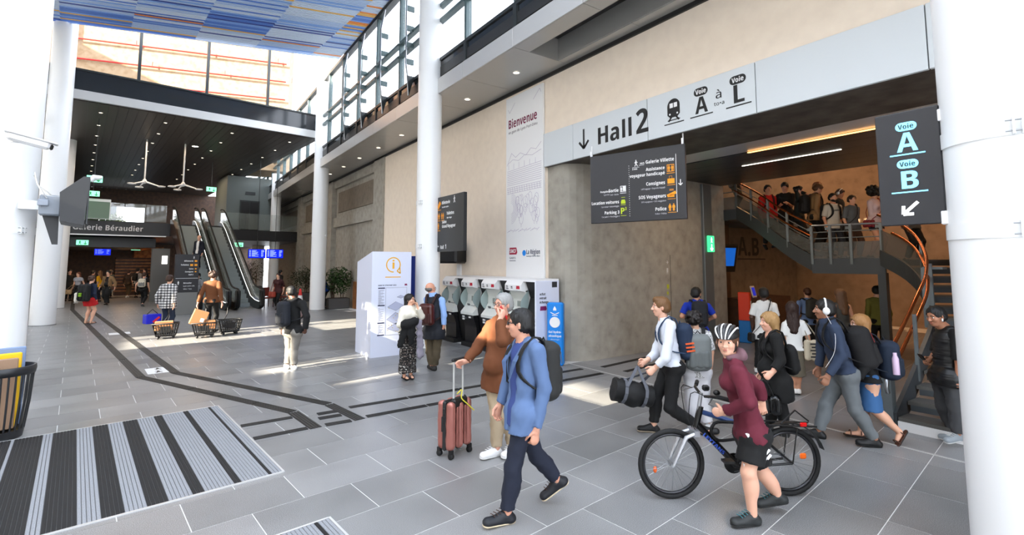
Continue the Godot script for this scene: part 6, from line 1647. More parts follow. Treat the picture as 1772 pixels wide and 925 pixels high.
func torso(n: Net, J: Dictionary, h: float, ex: float, pel: Vector3, mid: Vector3, chest: Vector3, fem: bool, belly: float, cloth: int, hem := 0.0, skirted := 0.0) -> void:
	var left: Vector3 = (J.shL - J.shR).normalized(); var hl: Vector3 = (J.hiL - J.hiR).normalized()
	var fwd := left.cross((J.neck - pel).normalized()).normalized()
	var ws := (0.064 if fem else 0.074) + (0.006 if cloth else 0.0)
	n.cap(mid, chest, ws * h + ex + belly * 0.3, (0.076 if fem else 0.086) * h + ex, 0.03, 0.70, left)
	n.cap(pel, mid, (0.083 if fem else 0.08) * h + ex, ws * h + ex + belly * 0.3, 0.03, 0.74, hl)
	if belly > 0: n.ball(pel.lerp(mid, 0.6) + fwd * 0.045 * h, Basis.IDENTITY, Vector3.ONE * (0.06 * h + belly + ex), 0.06)
	var sw := 0.029 * h + ex * 0.7
	n.cap(J.shL - left * 0.02 * h - spine_of(J, pel) * 0.012 * h, J.shR + left * 0.02 * h - spine_of(J, pel) * 0.012 * h, sw, sw, 0.03)
	n.cap(J.neck - Vector3(0, 0.02 * h, 0), (J.shL + J.neck) * 0.5, 0.034 * h + ex * 0.4, 0.032 * h + ex * 0.5, 0.03); n.cap(J.neck - Vector3(0, 0.02 * h, 0), (J.shR + J.neck) * 0.5, 0.034 * h + ex * 0.4, 0.032 * h + ex * 0.5, 0.03)
	for s in ([1.0, -1.0] if fem else []): n.ball(chest + left * s * 0.04 * h + fwd * 0.042 * h - Vector3(0, 0.02 * h, 0), Basis.IDENTITY, Vector3.ONE * (0.036 * h + ex * 0.5), 0.05)
	if cloth == 0: n.cap(J.hiL, J.hiR, 0.056 * h, 0.056 * h, 0.02)
	else:
		n.cap(J.hiL, J.hiR, 0.064 * h + ex, 0.064 * h + ex, 0.02)
		var s2: Vector3 = (J.neck - pel).normalized()
		for s in (["L", "R"] if hem > 0.03 else []): n.cap(J["hi" + s] + (J["hi" + s] - pel) * 0.1, J["hi" + s].lerp(J["kn" + s], minf(0.9, hem * 4.2)), 0.056 * h + ex + skirted * h, 0.058 * h + ex + skirted * h, 0.04)
		if hem > 0.02: n.cap(pel, pel - s2 * (hem + 0.01) * h, 0.094 * h + ex, (0.099 + skirted) * h + ex, 0.03, 0.80, hl)

func spine_of(J: Dictionary, pel: Vector3) -> Vector3: return (J.neck - pel).normalized()

func arm(n: Net, J: Dictionary, s: String, h: float, ex: float, upto: float) -> void:   # upto: 1 the elbow, 2 the wrist
	var a: Vector3 = J["sh" + s]; var e: Vector3 = J["el" + s]; var w: Vector3 = J["wr" + s]
	if upto < 1.0:
		n.cap(a, a.lerp(e, upto), 0.030 * h + ex, 0.029 * h + ex * 1.5, 0.022, 1.0, Vector3.RIGHT, 2)
		return
	n.cap(a, e, 0.0285 * h + ex, 0.0235 * h + ex, 0.022)
	if upto > 1.02: n.cap(e, e.lerp(w, upto - 1.0), 0.0235 * h + ex, (0.0165 if upto > 1.9 else 0.019) * h + ex, 0.015, 1.0, Vector3.RIGHT, 2 if upto < 2.0 else 0)

func leg(n: Net, J: Dictionary, s: String, h: float, ex: float, upto: float, skin: bool, flare := 0.0) -> void:
	var a: Vector3 = J["hi" + s]; var k: Vector3 = J["kn" + s]; var b: Vector3 = J["an" + s]
	if upto < 1.0:
		n.cap(a, a.lerp(k, upto), 0.052 * h + ex, 0.046 * h + ex * 1.5 + flare, 0.025, 1.0, Vector3.RIGHT, 2)
		return
	n.cap(a, k, 0.049 * h + ex, 0.033 * h + ex, 0.025)
	n.cap(k, k.lerp(b, upto - 1.0) if upto < 2 else b, 0.034 * h + ex, (0.022 if skin else 0.027) * h + ex + flare, 0.025, 1.0, Vector3.RIGHT, 2 if upto < 2 else 0)
	var back: Vector3 = (k - (a + b) * 0.5)
	var fw: Vector3 = (J["to" + s] - b); fw.y = 0
	n.ball(k.lerp(b, 0.3) - fw.normalized() * 0.014 * h, Basis(Quaternion(Vector3.UP, (k - b).normalized())), Vector3(0.033, 0.07, 0.033) * h + Vector3.ONE * ex * 0.6, 0.03)
	if skin: n.cap(b + Vector3(0, -0.018 * h, 0), b.lerp(J["to" + s], 0.8 if n.get_meta("bare", false) else 0.45) + Vector3(0, 0.004 * h, 0), 0.019 * h, 0.014 * h, 0.015)

func head_basis(J: Dictionary) -> Basis:
	var z: Vector3 = J.face.normalized()
	var x := Vector3.UP.cross(z).normalized()
	return Basis(x, z.cross(x).normalized(), z)

func head_in(n: Net, J: Dictionary, h: float, far: bool) -> void:
	var B := head_basis(J)
	var u := 0.133 * h
	var o: Vector3 = J.head
	var P := func(x: float, y: float, z: float) -> Vector3: return o + B * (Vector3(x, y, z) * u)
	n.ball(P.call(0, 0.13, -0.06), B, Vector3(0.345, 0.385, 0.43) * u, 0.02)
	n.ball(P.call(0, -0.13, 0.1), B, Vector3(0.28, 0.37, 0.29) * u, 0.03)
	n.ball(P.call(0, -0.40, 0.22), B, Vector3(0.13, 0.09, 0.11) * u, 0.03)
	n.cap(P.call(0, 0.06, 0.38), P.call(0, -0.12, 0.47), 0.035 * u, 0.062 * u, 0.012)
	for s in [-1.0, 1.0]: n.ball(P.call(s * 0.355, -0.03, -0.03), B * Basis(Vector3.UP, s * 0.5), Vector3(0.035, 0.13, 0.075) * u, 0.008)
	if far: return
	for s in [-1.0, 1.0]:
		n.ball(P.call(s * 0.055, -0.135, 0.425), B, Vector3(0.045, 0.035, 0.045) * u, 0.008)
		n.ball(P.call(s * 0.17, -0.1, 0.28), B, Vector3(0.1, 0.1, 0.1) * u, 0.02)
		n.ball(P.call(s * 0.135, 0.115, 0.345), B, Vector3(0.1, 0.035, 0.05) * u, 0.012)
		n.ball(P.call(s * 0.14, 0.025, 0.43), B, Vector3(0.085, 0.05, 0.075) * u, 0.0, 1)
	n.ball(P.call(0, -0.245, 0.375), B, Vector3(0.11, 0.028, 0.045) * u, 0.006)
	n.ball(P.call(0, -0.295, 0.37), B, Vector3(0.09, 0.03, 0.04) * u, 0.006)

func hand_in(n: Net, J: Dictionary, s: String, h: float, fine: bool, curl := 0.45) -> void:
	var w: Vector3 = J["wr" + s]; var e: Vector3 = J["ha" + s]
	var d := (e - w).normalized()
	var L := 0.104 * h
	var sg := 1.0 if s == "L" else -1.0
	var left: Vector3 = (J.shL - J.shR).normalized()
	var pn := (-left * sg)                                   # palm looks at the body
	pn = (pn - d * pn.dot(d)).normalized()
	var side := d.cross(pn).normalized()                      # thumb side
	var fw := left.cross(Vector3.UP)
	if side.dot(fw) < 0: side = -side
	if not fine:
		n.cap(w, w + d * L * 0.5, 0.017 * h, 0.022 * h, 0.012, 0.55, side)
		n.cap(w + d * L * 0.5, w + d * L * 0.9 + pn * L * 0.18, 0.021 * h, 0.012 * h, 0.012, 0.5, side)
		n.cap(w + d * L * 0.2 + side * 0.015 * h, w + d * L * 0.55 + side * 0.03 * h, 0.008 * h, 0.006 * h, 0.006)
		return
	n.cap(w - d * 0.03, w + d * L * 0.12, 0.0175 * h, 0.0185 * h, 0.01, 0.75, side)
	n.cap(w + d * L * 0.12, w + d * L * 0.46, 0.019 * h, 0.0245 * h, 0.012, 0.48, side)
	for i in 4:
		var off := (1.5 - i) * 0.0118 * h
		var len: float = [0.40, 0.44, 0.41, 0.33][i] * L * 1.08
		var p := w + d * L * (0.48 - 0.03 * absf(i - 1.2)) + side * off
		var a := 0.25 + curl * 0.9
		var dir := d
		var r := 0.0052 * h
		for q in 3:
			dir = (d * cos(a) + pn * sin(a)).normalized()
			var p2: Vector3 = p + dir * len * [0.44, 0.32, 0.26][q]
			n.cap(p, p2, r, r * 0.92, 0.003)
			p = p2; r *= 0.92; a += curl * 1.15 + 0.12
	var b0 := w + d * L * 0.14 + side * 0.016 * h
	var b1 := b0 + (d * 0.7 + side * 0.62 + pn * (0.25 + curl * 0.3)).normalized() * L * 0.26
	var b2 := b1 + (d * 0.85 + side * 0.12 + pn * (0.3 + curl * 0.6)).normalized() * L * 0.24
	n.cap(b0, b1, 0.0085 * h, 0.0066 * h, 0.006); n.cap(b1, b2, 0.0064 * h, 0.0052 * h, 0.003)

func face_parts(t: Node3D, J: Dictionary, h: float, near: bool, w: Dictionary) -> void:
	if not near: return
	var B := head_basis(J); var u := 0.133 * h; var o: Vector3 = J.head
	var P := func(x: float, y: float, z: float) -> Vector3: return o + B * (Vector3(x, y, z) * u)
	for s in [-1.0, 1.0]:
		var b := MB.new(); b.ell(P.call(s * 0.14, 0.02, 0.335), Vector3(0.06, 0.036, 0.05) * u, B, 12, 8); var ey := obj("eye", b, mat(0.9, 0.88, 0.86, 0.2), t)
		b = MB.new(); b.ell(P.call(s * 0.14, 0.018, 0.372), Vector3(0.034, 0.033, 0.018) * u, B, 10, 6); obj("iris", b, mat(0.12, 0.08, 0.06, 0.2), ey)
		var hc: Color = w.hair.c
		b = MB.new(); b.tube([P.call(s * 0.06, 0.125, 0.405), P.call(s * 0.14, 0.15, 0.395), P.call(s * 0.23, 0.115, 0.34)], [0.012 * u, 0.02 * u, 0.01 * u], 6); obj("eyebrow", b, mat(hc.r * 0.7, hc.g * 0.7, hc.b * 0.7, 0.9), t)
	var b := MB.new(); b.ell(P.call(0, -0.25, 0.408), Vector3(0.085, 0.014, 0.012) * u, B); b.ell(P.call(0, -0.285, 0.402), Vector3(0.07, 0.018, 0.014) * u, B); obj("lips", b, mat(0.68, 0.38, 0.34, 0.5), t)

func hair_on(t: Node3D, J: Dictionary, h: float, cell: float, near: bool, w: Dictionary) -> void:
	var hr: Dictionary = w.hair
	if hr.kind == "none": return
	var B := head_basis(J); var u := 0.133 * h; var o: Vector3 = J.head
	var P := func(x: float, y: float, z: float) -> Vector3: return o + B * (Vector3(x, y, z) * u)
	var n := Net.new(o - Vector3(0.24, 0.62 if hr.kind in ["long", "pony", "bob"] else 0.16, 0.24), o + Vector3(0.24, 0.24, 0.24), 0.0065 if near else minf(cell, 0.014))
	var g: float = hr.get("puff", 0.03)
	if hr.kind == "rim":
		n.ball(P.call(0, -0.02, -0.1), B, Vector3(0.375, 0.25, 0.42) * u, 0.02)
		n.clip(P.call(0, 0, 0.12), B.z)
	else:
		n.ball(P.call(0, 0.155, -0.065), B, Vector3(0.36 + g, 0.385 + g * 1.3, 0.445 + g) * u, 0.02)
		if hr.kind in ["short", "curly"]:
			n.ball(P.call(0, -0.08, -0.2), B, Vector3(0.345 + g, 0.28, 0.31 + g) * u, 0.03)
			if hr.has("quiff"): n.ball(P.call(0, 0.42, 0.22), B, Vector3(0.26, 0.14, 0.2) * u, 0.03)
		if hr.kind == "curly":
			rng.seed = 6
			for i in 26:
				var d := Vector3(rng.randf_range(-1, 1), rng.randf_range(-0.5, 1), rng.randf_range(-1, 0.4)).normalized()
				n.ball(P.call(d.x * (0.4 + g), 0.1 + d.y * (0.42 + g), -0.08 + d.z * (0.46 + g)), B, Vector3.ONE * (0.12 + g * 0.3) * u, 0.01)
		if hr.kind in ["long", "bob"]:
			var L: float = hr.get("len", 1.5)
			for s in [-1.0, 1.0]: n.cap(P.call(s * 0.27, 0.1, -0.14), P.call(s * 0.28, -L * 0.75, -0.24), 0.2 * u, 0.2 * u, 0.04, 0.8, B.x)
			n.cap(P.call(0, 0.0, -0.26), P.call(0, -L, -0.36), 0.36 * u, 0.32 * u, 0.05, 0.6, B.x)
		if hr.kind in ["bun", "pony"]:
			n.ball(P.call(0, 0.0, -0.2), B, Vector3(0.34, 0.3, 0.32) * u, 0.03)
			if hr.kind == "bun": n.ball(P.call(0, 0.3, -0.5), B, Vector3.ONE * 0.16 * u, 0.02)
			else: n.cap(P.call(0, 0.1, -0.5), P.call(0, -1.0, -0.55), 0.1 * u, 0.14 * u, 0.03)
	n.ball(P.call(0, -0.22, 0.34), B, Vector3(0.30, 0.52, 0.36) * u, 0.0, 1)
	n.ball(P.call(0, 0.02, 0.44), B, Vector3(0.29, 0.30, 0.30) * u, 0.0, 1)
	for s in ([-1.0, 1.0] if hr.kind != "long" and hr.kind != "bob" else []): n.ball(P.call(s * 0.36, -0.1, 0.02), B, Vector3(0.1, 0.15, 0.1) * u, 0.0, 1)
	var b := MB.new(); n.into(b, 0.009 if near else 0.012, 42.0 if near else 25.0, 5, Vector3(1, 0.35, 1))
	obj("hair", b, mat(hr.c.r, hr.c.g, hr.c.b, 0.6), t)
	if hr.get("beard", false):
		n = Net.new(o - Vector3.ONE * 0.16, o + Vector3.ONE * 0.16, 0.006 if near else minf(cell, 0.013))
		n.ball(P.call(0, -0.26, 0.13), B, Vector3(0.295, 0.25, 0.285) * u, 0.02); n.ball(P.call(0, -0.40, 0.22), B, Vector3(0.14, 0.1, 0.125) * u, 0.02)
		n.clip(P.call(0, -0.17, 0), B.y)
		n.ball(P.call(0, -0.25, 0.44), B, Vector3(0.12, 0.06, 0.12) * u, 0.0, 1)
		b = MB.new(); n.into(b); obj("beard", b, mat(hr.c.r, hr.c.g, hr.c.b, 0.8), t)

# eighteen joints of each nearer figure, in whole centimetres from where it stands
const POSES := {
	"blazer": [Vector3(2.47, 0, -3.50), "5,158,2 9,144,3 9,138,21 13,106,25 6,75,23 5,66,22 11,133,-14 6,102,-19 0,86,-21 -5,72,-22 5,85,11 -7,42,8 -11,8,6 -30,2,3 10,81,-6 26,42,-2 44,20,4 35,6,-1"],
	"brown": [Vector3(3.06, 0, -4.63), "2,164,6 2,150,5 6,142,17 -19,130,36 -16,151,27 -9,159,24 -3,140,-9 -19,115,-16 -32,103,-16 -37,100,-23 2,82,6 5,44,12 17,9,3 0,2,11 -2,81,-6 -4,48,3 -1,8,-2 -20,2,-1"],
	"cyclist": [Vector3(4.00, 0, -2.35), "-10,144,-6 -7,131,-4 -17,122,7 -16,100,14 -14,87,-8 -14,85,-15 7,119,-13 35,100,-5 35,89,-3 35,80,-3 0,69,9 -8,42,7 -4,8,7 -21,2,0 11,65,-3 23,32,2 32,15,9 24,6,2"],
	"whiteshirt": [Vector3(4.98, 0, -4.12), "14,155,7 17,139,9 10,134,24 1,96,23 -4,83,11 -16,73,5 33,131,-2 23,93,-11 6,87,-11 -4,81,-16 20,81,20 13,35,18 50,8,35 61,2,51 30,79,5 13,40,-4 10,8,-5 -6,2,-16"],
	"cardigan": [Vector3(5.85, 0, -3.04), "-3,141,-2 -1,128,-1 -12,125,11 -14,101,15 -23,88,10 -33,79,4 11,122,-12 10,95,-17 7,79,-19 5,71,-20 -4,74,8 -5,49,9 -1,21,10 -9,17,8 9,70,-5 7,43,-8 2,18,-9 -4,13,-15"],
	"headphone": [Vector3(6.64, 0, -2.65), "-10,154,-11 -9,142,-9 -20,134,4 -19,103,9 -30,80,-2 -32,71,-5 5,134,-19 6,104,-23 3,82,-26 2,71,-28 -5,79,8 -2,41,13 12,8,26 -2,2,14 9,76,-3 -3,39,-18 -10,8,-24 -20,2,-40"],
	"blonde": [Vector3(6.91, 0, -2.53), "0,136,0 3,124,3 -9,118,12 -18,91,10 -25,75,4 -28,67,1 16,115,-6 15,88,-13 11,70,-17 10,61,-18 -2,68,9 -3,39,11 16,15,28 12,3,26 10,65,-1 9,30,-5 6,8,-7 -5,2,-22"],
	"vest": [Vector3(7.61, 0, -1.90), "-11,147,-5 0,134,0 -13,128,13 -16,98,14 -19,81,13 -21,71,12 21,125,-9 16,100,-15 9,94,-18 3,90,-21 -12,78,5 -10,44,7 -8,14,6 -27,6,-1 5,75,-8 7,38,-8 17,8,-2 2,2,-13"],
	"leopard": [Vector3(3.69, 0, -8.61), "3,142,0 1,131,0 12,124,0 21,112,12 11,129,18 10,137,13 -10,124,0 -16,98,2 -11,99,20 -3,102,24 8,82,0 8,39,0 7,8,0 4,2,19 -5,83,0 -6,41,0 -6,8,0 -5,2,19"],
	"elder": [Vector3(4.37, 0, -9.02), "-2,159,-3 1,148,2 -6,137,-11 -4,107,-6 -3,88,-20 -3,80,-25 12,137,20 14,107,25 14,85,24 13,76,22 -3,73,-6 -2,35,-3 1,8,1 3,2,-27 7,74,12 6,36,10 4,8,7 9,2,-14"],
	"greytrs": [Vector3(2.14, 0, -10.58), "-7,152,-15 -3,138,-6 -14,129,-30 -18,99,-38 -16,76,-35 -14,66,-42 9,131,19 15,106,32 14,81,30 16,71,21 -7,74,-15 -4,36,-21 -8,8,-17 -6,2,-47 4,75,8 0,38,-1 2,8,0 -1,2,-39"],
	"whitetee": [Vector3(8.41, 0, -3.99), "-3,136,-3 -2,120,-3 -9,109,-11 -10,90,-12 -11,71,-14 -12,62,-14 6,112,7 11,92,13 14,70,16 19,60,15 -6,67,-7 -5,34,-6 -3,8,-4 9,2,-14 2,67,2 1,37,1 0,8,0 17,2,-9"],
	"polo": [Vector3(9.45, 0, -5.15), "8,151,6 8,137,6 -6,127,-5 -11,105,-9 -1,85,-14 5,74,-16 22,128,18 25,103,21 22,82,18 21,71,17 -1,71,-1 -3,35,-2 -6,8,-5 8,2,-14 10,71,8 8,35,7 6,8,5 20,2,-3"],
	"greybp": [Vector3(12.83, 0, -5.76), "-1,139,-1 -2,125,-1 -18,115,-13 -22,88,-15 -20,65,-14 -20,54,-14 14,115,9 15,88,11 11,65,8 10,54,7 -10,69,-7 -10,36,-7 -9,8,-6 7,2,-14 4,69,3 6,36,4 7,8,5 24,2,-2"],
	"dotted": [Vector3(5.59, 0, -3.87), "-2,138,-2 -1,126,-1 -8,118,-9 -9,97,-10 -7,83,-8 -7,74,-7 9,119,9 12,98,12 11,82,12 10,73,11 -6,72,-6 -6,39,-6 -5,10,-5 8,2,-19 4,73,4 3,39,4 6,9,7 24,2,-1"],
	"bluetee": [Vector3(8.13, 0, -5.66), "3,153,3 4,141,4 -10,131,-10 -16,111,-16 3,106,-14 15,105,-13 17,130,17 25,111,25 27,104,10 29,103,1 -2,85,-2 -3,45,-3 -4,8,-4 8,2,-14 9,85,9 9,45,9 9,8,9 25,2,-2"],
}

# ---------------------------------------------------------------- what people carry
func rig(J: Dictionary) -> Dictionary:
	var pel: Vector3 = (J.hiL + J.hiR) * 0.5
	var left: Vector3 = (J.shL - J.shR).normalized(); var up: Vector3 = (J.neck - pel).normalized()
	return {"pel": pel, "left": left, "up": up, "fwd": left.cross(up).normalized()}

func soft_box(o: Vector3, B: Basis, s: Vector3, r: float, cell := 0.012) -> MB:   # a rounded, slightly bulging box
	var n := Net.new(o - Vector3.ONE * s.length() * 0.62, o + Vector3.ONE * s.length() * 0.62, cell)
	var hx := s.x * 0.5 - r; var hy := s.y * 0.5 - r
	for x in [-1.0, 0.0, 1.0]: n.cap(o + B * Vector3(x * hx, -hy, 0), o + B * Vector3(x * hx, hy, 0), r, r * 0.96, r * 0.9, s.z * 0.5 / r, B.x)
	var b := MB.new(); n.into(b, 0.006, 9.0, 2)
	return b

func backpack(label: String, at: Vector3, J: Dictionary, h: float, c: Color, o: Dictionary) -> Node3D:
	var R := rig(J)
	var t := thing("backpack", label, "backpack", at)
	var s: Vector3 = o.get("size", Vector3(0.30, 0.46, 0.18))
	var B := Basis(R.left, R.up, R.fwd)
	var m: Material = o.get("mat", mat(c.r, c.g, c.b, 0.8))
	var cell: float = o.get("fine", 0.016)
	var ce: Vector3 = R.pel.lerp(J.neck, o.get("y", 0.58)) - R.fwd * (0.078 * h + s.z * 0.5)
	obj("body", soft_box(ce, B, s, 0.075, cell), m, t)
	var pc: Color = o.get("pocket", c * 0.85)
	obj("front_pocket", soft_box(ce - R.fwd * s.z * 0.42 - R.up * s.y * 0.17, B, Vector3(s.x * 0.8, s.y * 0.5, s.z * 0.45), 0.04, cell), mat(pc.r, pc.g, pc.b, 0.8), t)
	var sc: Color = o.get("strap", c * 0.7)
	var b := MB.new(); b.tube([ce + R.up * s.y * 0.47 - R.left * 0.04 + R.fwd * 0.03, ce + R.up * (s.y * 0.47 + 0.05) + R.fwd * 0.03, ce + R.up * s.y * 0.47 + R.left * 0.04 + R.fwd * 0.03], 0.008, 6); obj("top_handle", b, mat(sc.r, sc.g, sc.b, 0.8), t)
	for q in ([1.0, -1.0] if o.get("both", true) else [o.get("side", 1.0)]):
		var sh: Vector3 = J.shL if q > 0 else J.shR
		var p: Vector3 = J.neck.lerp(sh, 0.62)
		var pts := smooth_path([ce + R.up * s.y * 0.42 + R.left * q * 0.07 + R.fwd * s.z * 0.4, p - R.fwd * 0.055 * h + R.up * 0.025 * h, p + R.up * (0.036 * h + 0.012), p + R.fwd * (0.062 * h + 0.012) - R.up * 0.035 * h, p + R.fwd * (0.066 * h + 0.016) - R.up * 0.12 * h, p + R.left * q * 0.035 * h - R.up * 0.19 * h + R.fwd * 0.02 * h, ce - R.up * s.y * 0.3 + R.left * q * s.x * 0.45 + R.fwd * s.z * 0.3], 14)
		var wv := []
		for i in pts.size(): wv.append(R.left * 0.024)
		b = MB.new(); b.ribbon(pts, wv, 0.006); obj("strap", b, mat(sc.r, sc.g, sc.b, 0.85), t)
	if o.has("zip"):
		b = MB.new(); b.tube([ce - R.fwd * (s.z * 0.5 + 0.005) + R.left * s.x * 0.36 + R.up * s.y * 0.1, ce - R.fwd * (s.z * 0.5 + 0.004) + R.left * s.x * 0.3 + R.up * s.y * 0.3, ce - R.fwd * (s.z * 0.48) + R.up * s.y * 0.4, ce - R.fwd * (s.z * 0.5 + 0.004) - R.left * s.x * 0.3 + R.up * s.y * 0.3, ce - R.fwd * (s.z * 0.5 + 0.005) - R.left * s.x * 0.36 + R.up * s.y * 0.1], 0.004, 5); var z: Color = o.zip; obj("zip", b, mat(z.r, z.g, z.b, 0.5), t)
	if o.has("badge"):
		var z: Color = o.badge
		for q in 3: b = MB.new(); b.box(ce + R.left * (s.x * 0.5 * o.get("badge_side", 0.0)) - R.fwd * (s.z * (0.1 if o.get("badge_side", 0.0) != 0 else 0.72)) - R.up * (0.02 + 0.045 * q), Vector3(0.03 if o.get("badge_side", 0.0) != 0 else 0.1, 0.02, 0.1 if o.get("badge_side", 0.0) != 0 else 0.03), B); obj("badge", b, mat(z.r, z.g, z.b, 0.6), t)
	if o.has("bottle"):
		b = MB.new(); var p0: Vector3 = ce + R.left * (s.x * 0.52) * o.bottle - R.up * s.y * 0.35 - R.fwd * 0.02
		b.X = Transform3D(B, p0); b.lathe([Vector2(0, 0), Vector2(0.035, 0), Vector2(0.035, 0.18), Vector2(0.02, 0.22), Vector2(0.02, 0.25), Vector2(0, 0.25)], 12); obj("bottle", b, mat(0.82, 0.72, 0.82, 0.3), t)
	return t

func bag(called: String, label: String, cat: String, o: Vector3, yaw: float, s: Vector3, c: Color, hang: Vector3, at := Vector3.ZERO, m: Material = null) -> Node3D:   # soft bag with one handle up to hang
	var t := thing(called, label, cat, at)
	var B := Basis(Vector3.UP, deg_to_rad(yaw))
	var mt: Material = m if m else mat(c.r, c.g, c.b, 0.55)
	obj("body", soft_box(o, B, s, minf(0.06, s.z * 0.7), 0.014), mt, t)
	for q in [-1.0, 1.0]:
		var b := MB.new()
		b.tube(smooth_path([o + B * Vector3(-s.x * 0.25, s.y * 0.45, q * s.z * 0.2), hang + B * Vector3(-0.03, 0, q * 0.008), hang + B * Vector3(0.03, 0, q * 0.008), o + B * Vector3(s.x * 0.25, s.y * 0.45, q * s.z * 0.2)], 10), 0.008, 6); obj("handle", b, mat(c.r * 0.8, c.g * 0.8, c.b * 0.8, 0.6), t)
	return t

func phone(label: String, p: Vector3, B: Basis, c: Color) -> void:
	var b := MB.new(); b.rbox(p, Vector3(0.075, 0.155, 0.012), 0.004, B); one("phone", b, mat(c.r, c.g, c.b, 0.3), label, "phone")

func pattern(kind: String) -> StandardMaterial3D:
	var im := Image.create_empty(128, 128, false, Image.FORMAT_RGB8)
	var nz := FastNoiseLite.new(); nz.seed = 3; nz.frequency = 0.055; nz.noise_type = FastNoiseLite.TYPE_CELLULAR; nz.cellular_return_type = FastNoiseLite.RETURN_DISTANCE
	if kind == "dots": nz.frequency = 0.12
	for y in 128:
		for x in 128:
			var c := Color(0.93, 0.92, 0.89)
			if kind == "plaid":
				var a := (x / 16) % 2; var b := (y / 16) % 2
				c = [Color(0.93, 0.93, 0.92), Color(0.45, 0.45, 0.46), Color(0.08, 0.08, 0.09)][a + b]
			else:
				var v := nz.get_noise_2d(x, y)
				if kind == "leopard": c = Color(0.08, 0.07, 0.07) if v > -0.72 and v < -0.38 else (Color(0.55, 0.5, 0.46) if v <= -0.72 else Color(0.88, 0.86, 0.83))
				else: c = Color(0.08, 0.08, 0.09) if v < -0.62 else Color(0.9, 0.9, 0.9)
			im.set_pixel(x, y, c)
	var m := textured(ImageTexture.create_from_image(im), {"plaid": 3.2, "leopard": 2.6, "dots": 5.0}[kind], 0.85, Color.WHITE, 0.0, false)
	return m

# ---------------------------------------------------------------- bicycle, luggage, baskets
func wheel(t: Node3D, o: Vector3, r: float, reflector := false) -> void:   # in the x-y plane
	var ring := []
	var rim := []
	for i in 40:
		ring.append(o + Vector3(cos(TAU * i / 40), sin(TAU * i / 40), 0) * (r - 0.022)); rim.append(o + Vector3(cos(TAU * i / 40), sin(TAU * i / 40), 0) * (r - 0.052))
	var b := MB.new(); b.tube(ring, 0.022, 8, false, true); var ty := obj("tyre", b, M.rubber, t)
	b = MB.new(); b.tube(rim, 0.013, 6, false, true); obj("rim", b, mat(0.22, 0.22, 0.23, 0.3, 0.7), ty)
	b = MB.new(); b.tube([o - Vector3(0, 0, 0.05), o + Vector3(0, 0, 0.05)], 0.02, 8); obj("hub", b, M.steel, ty)
	for i in 28:
		var a := TAU * i / 28; var s := 1.0 if i % 2 else -1.0
		b = MB.new(); b.tube([o + Vector3(cos(a + 0.5 * s), sin(a + 0.5 * s), 0) * 0.02 + Vector3(0, 0, 0.03 * s), o + Vector3(cos(a), sin(a), 0) * (r - 0.06)], 0.0016, 4); obj("spoke", b, M.steel, ty)
	if reflector: b = MB.new(); b.ell(o + Vector3(-0.15, -0.05, 0.0), Vector3(0.018, 0.03, 0.012)); obj("reflector", b, mat(0.8, 0.35, 0.15, 0.2), ty)

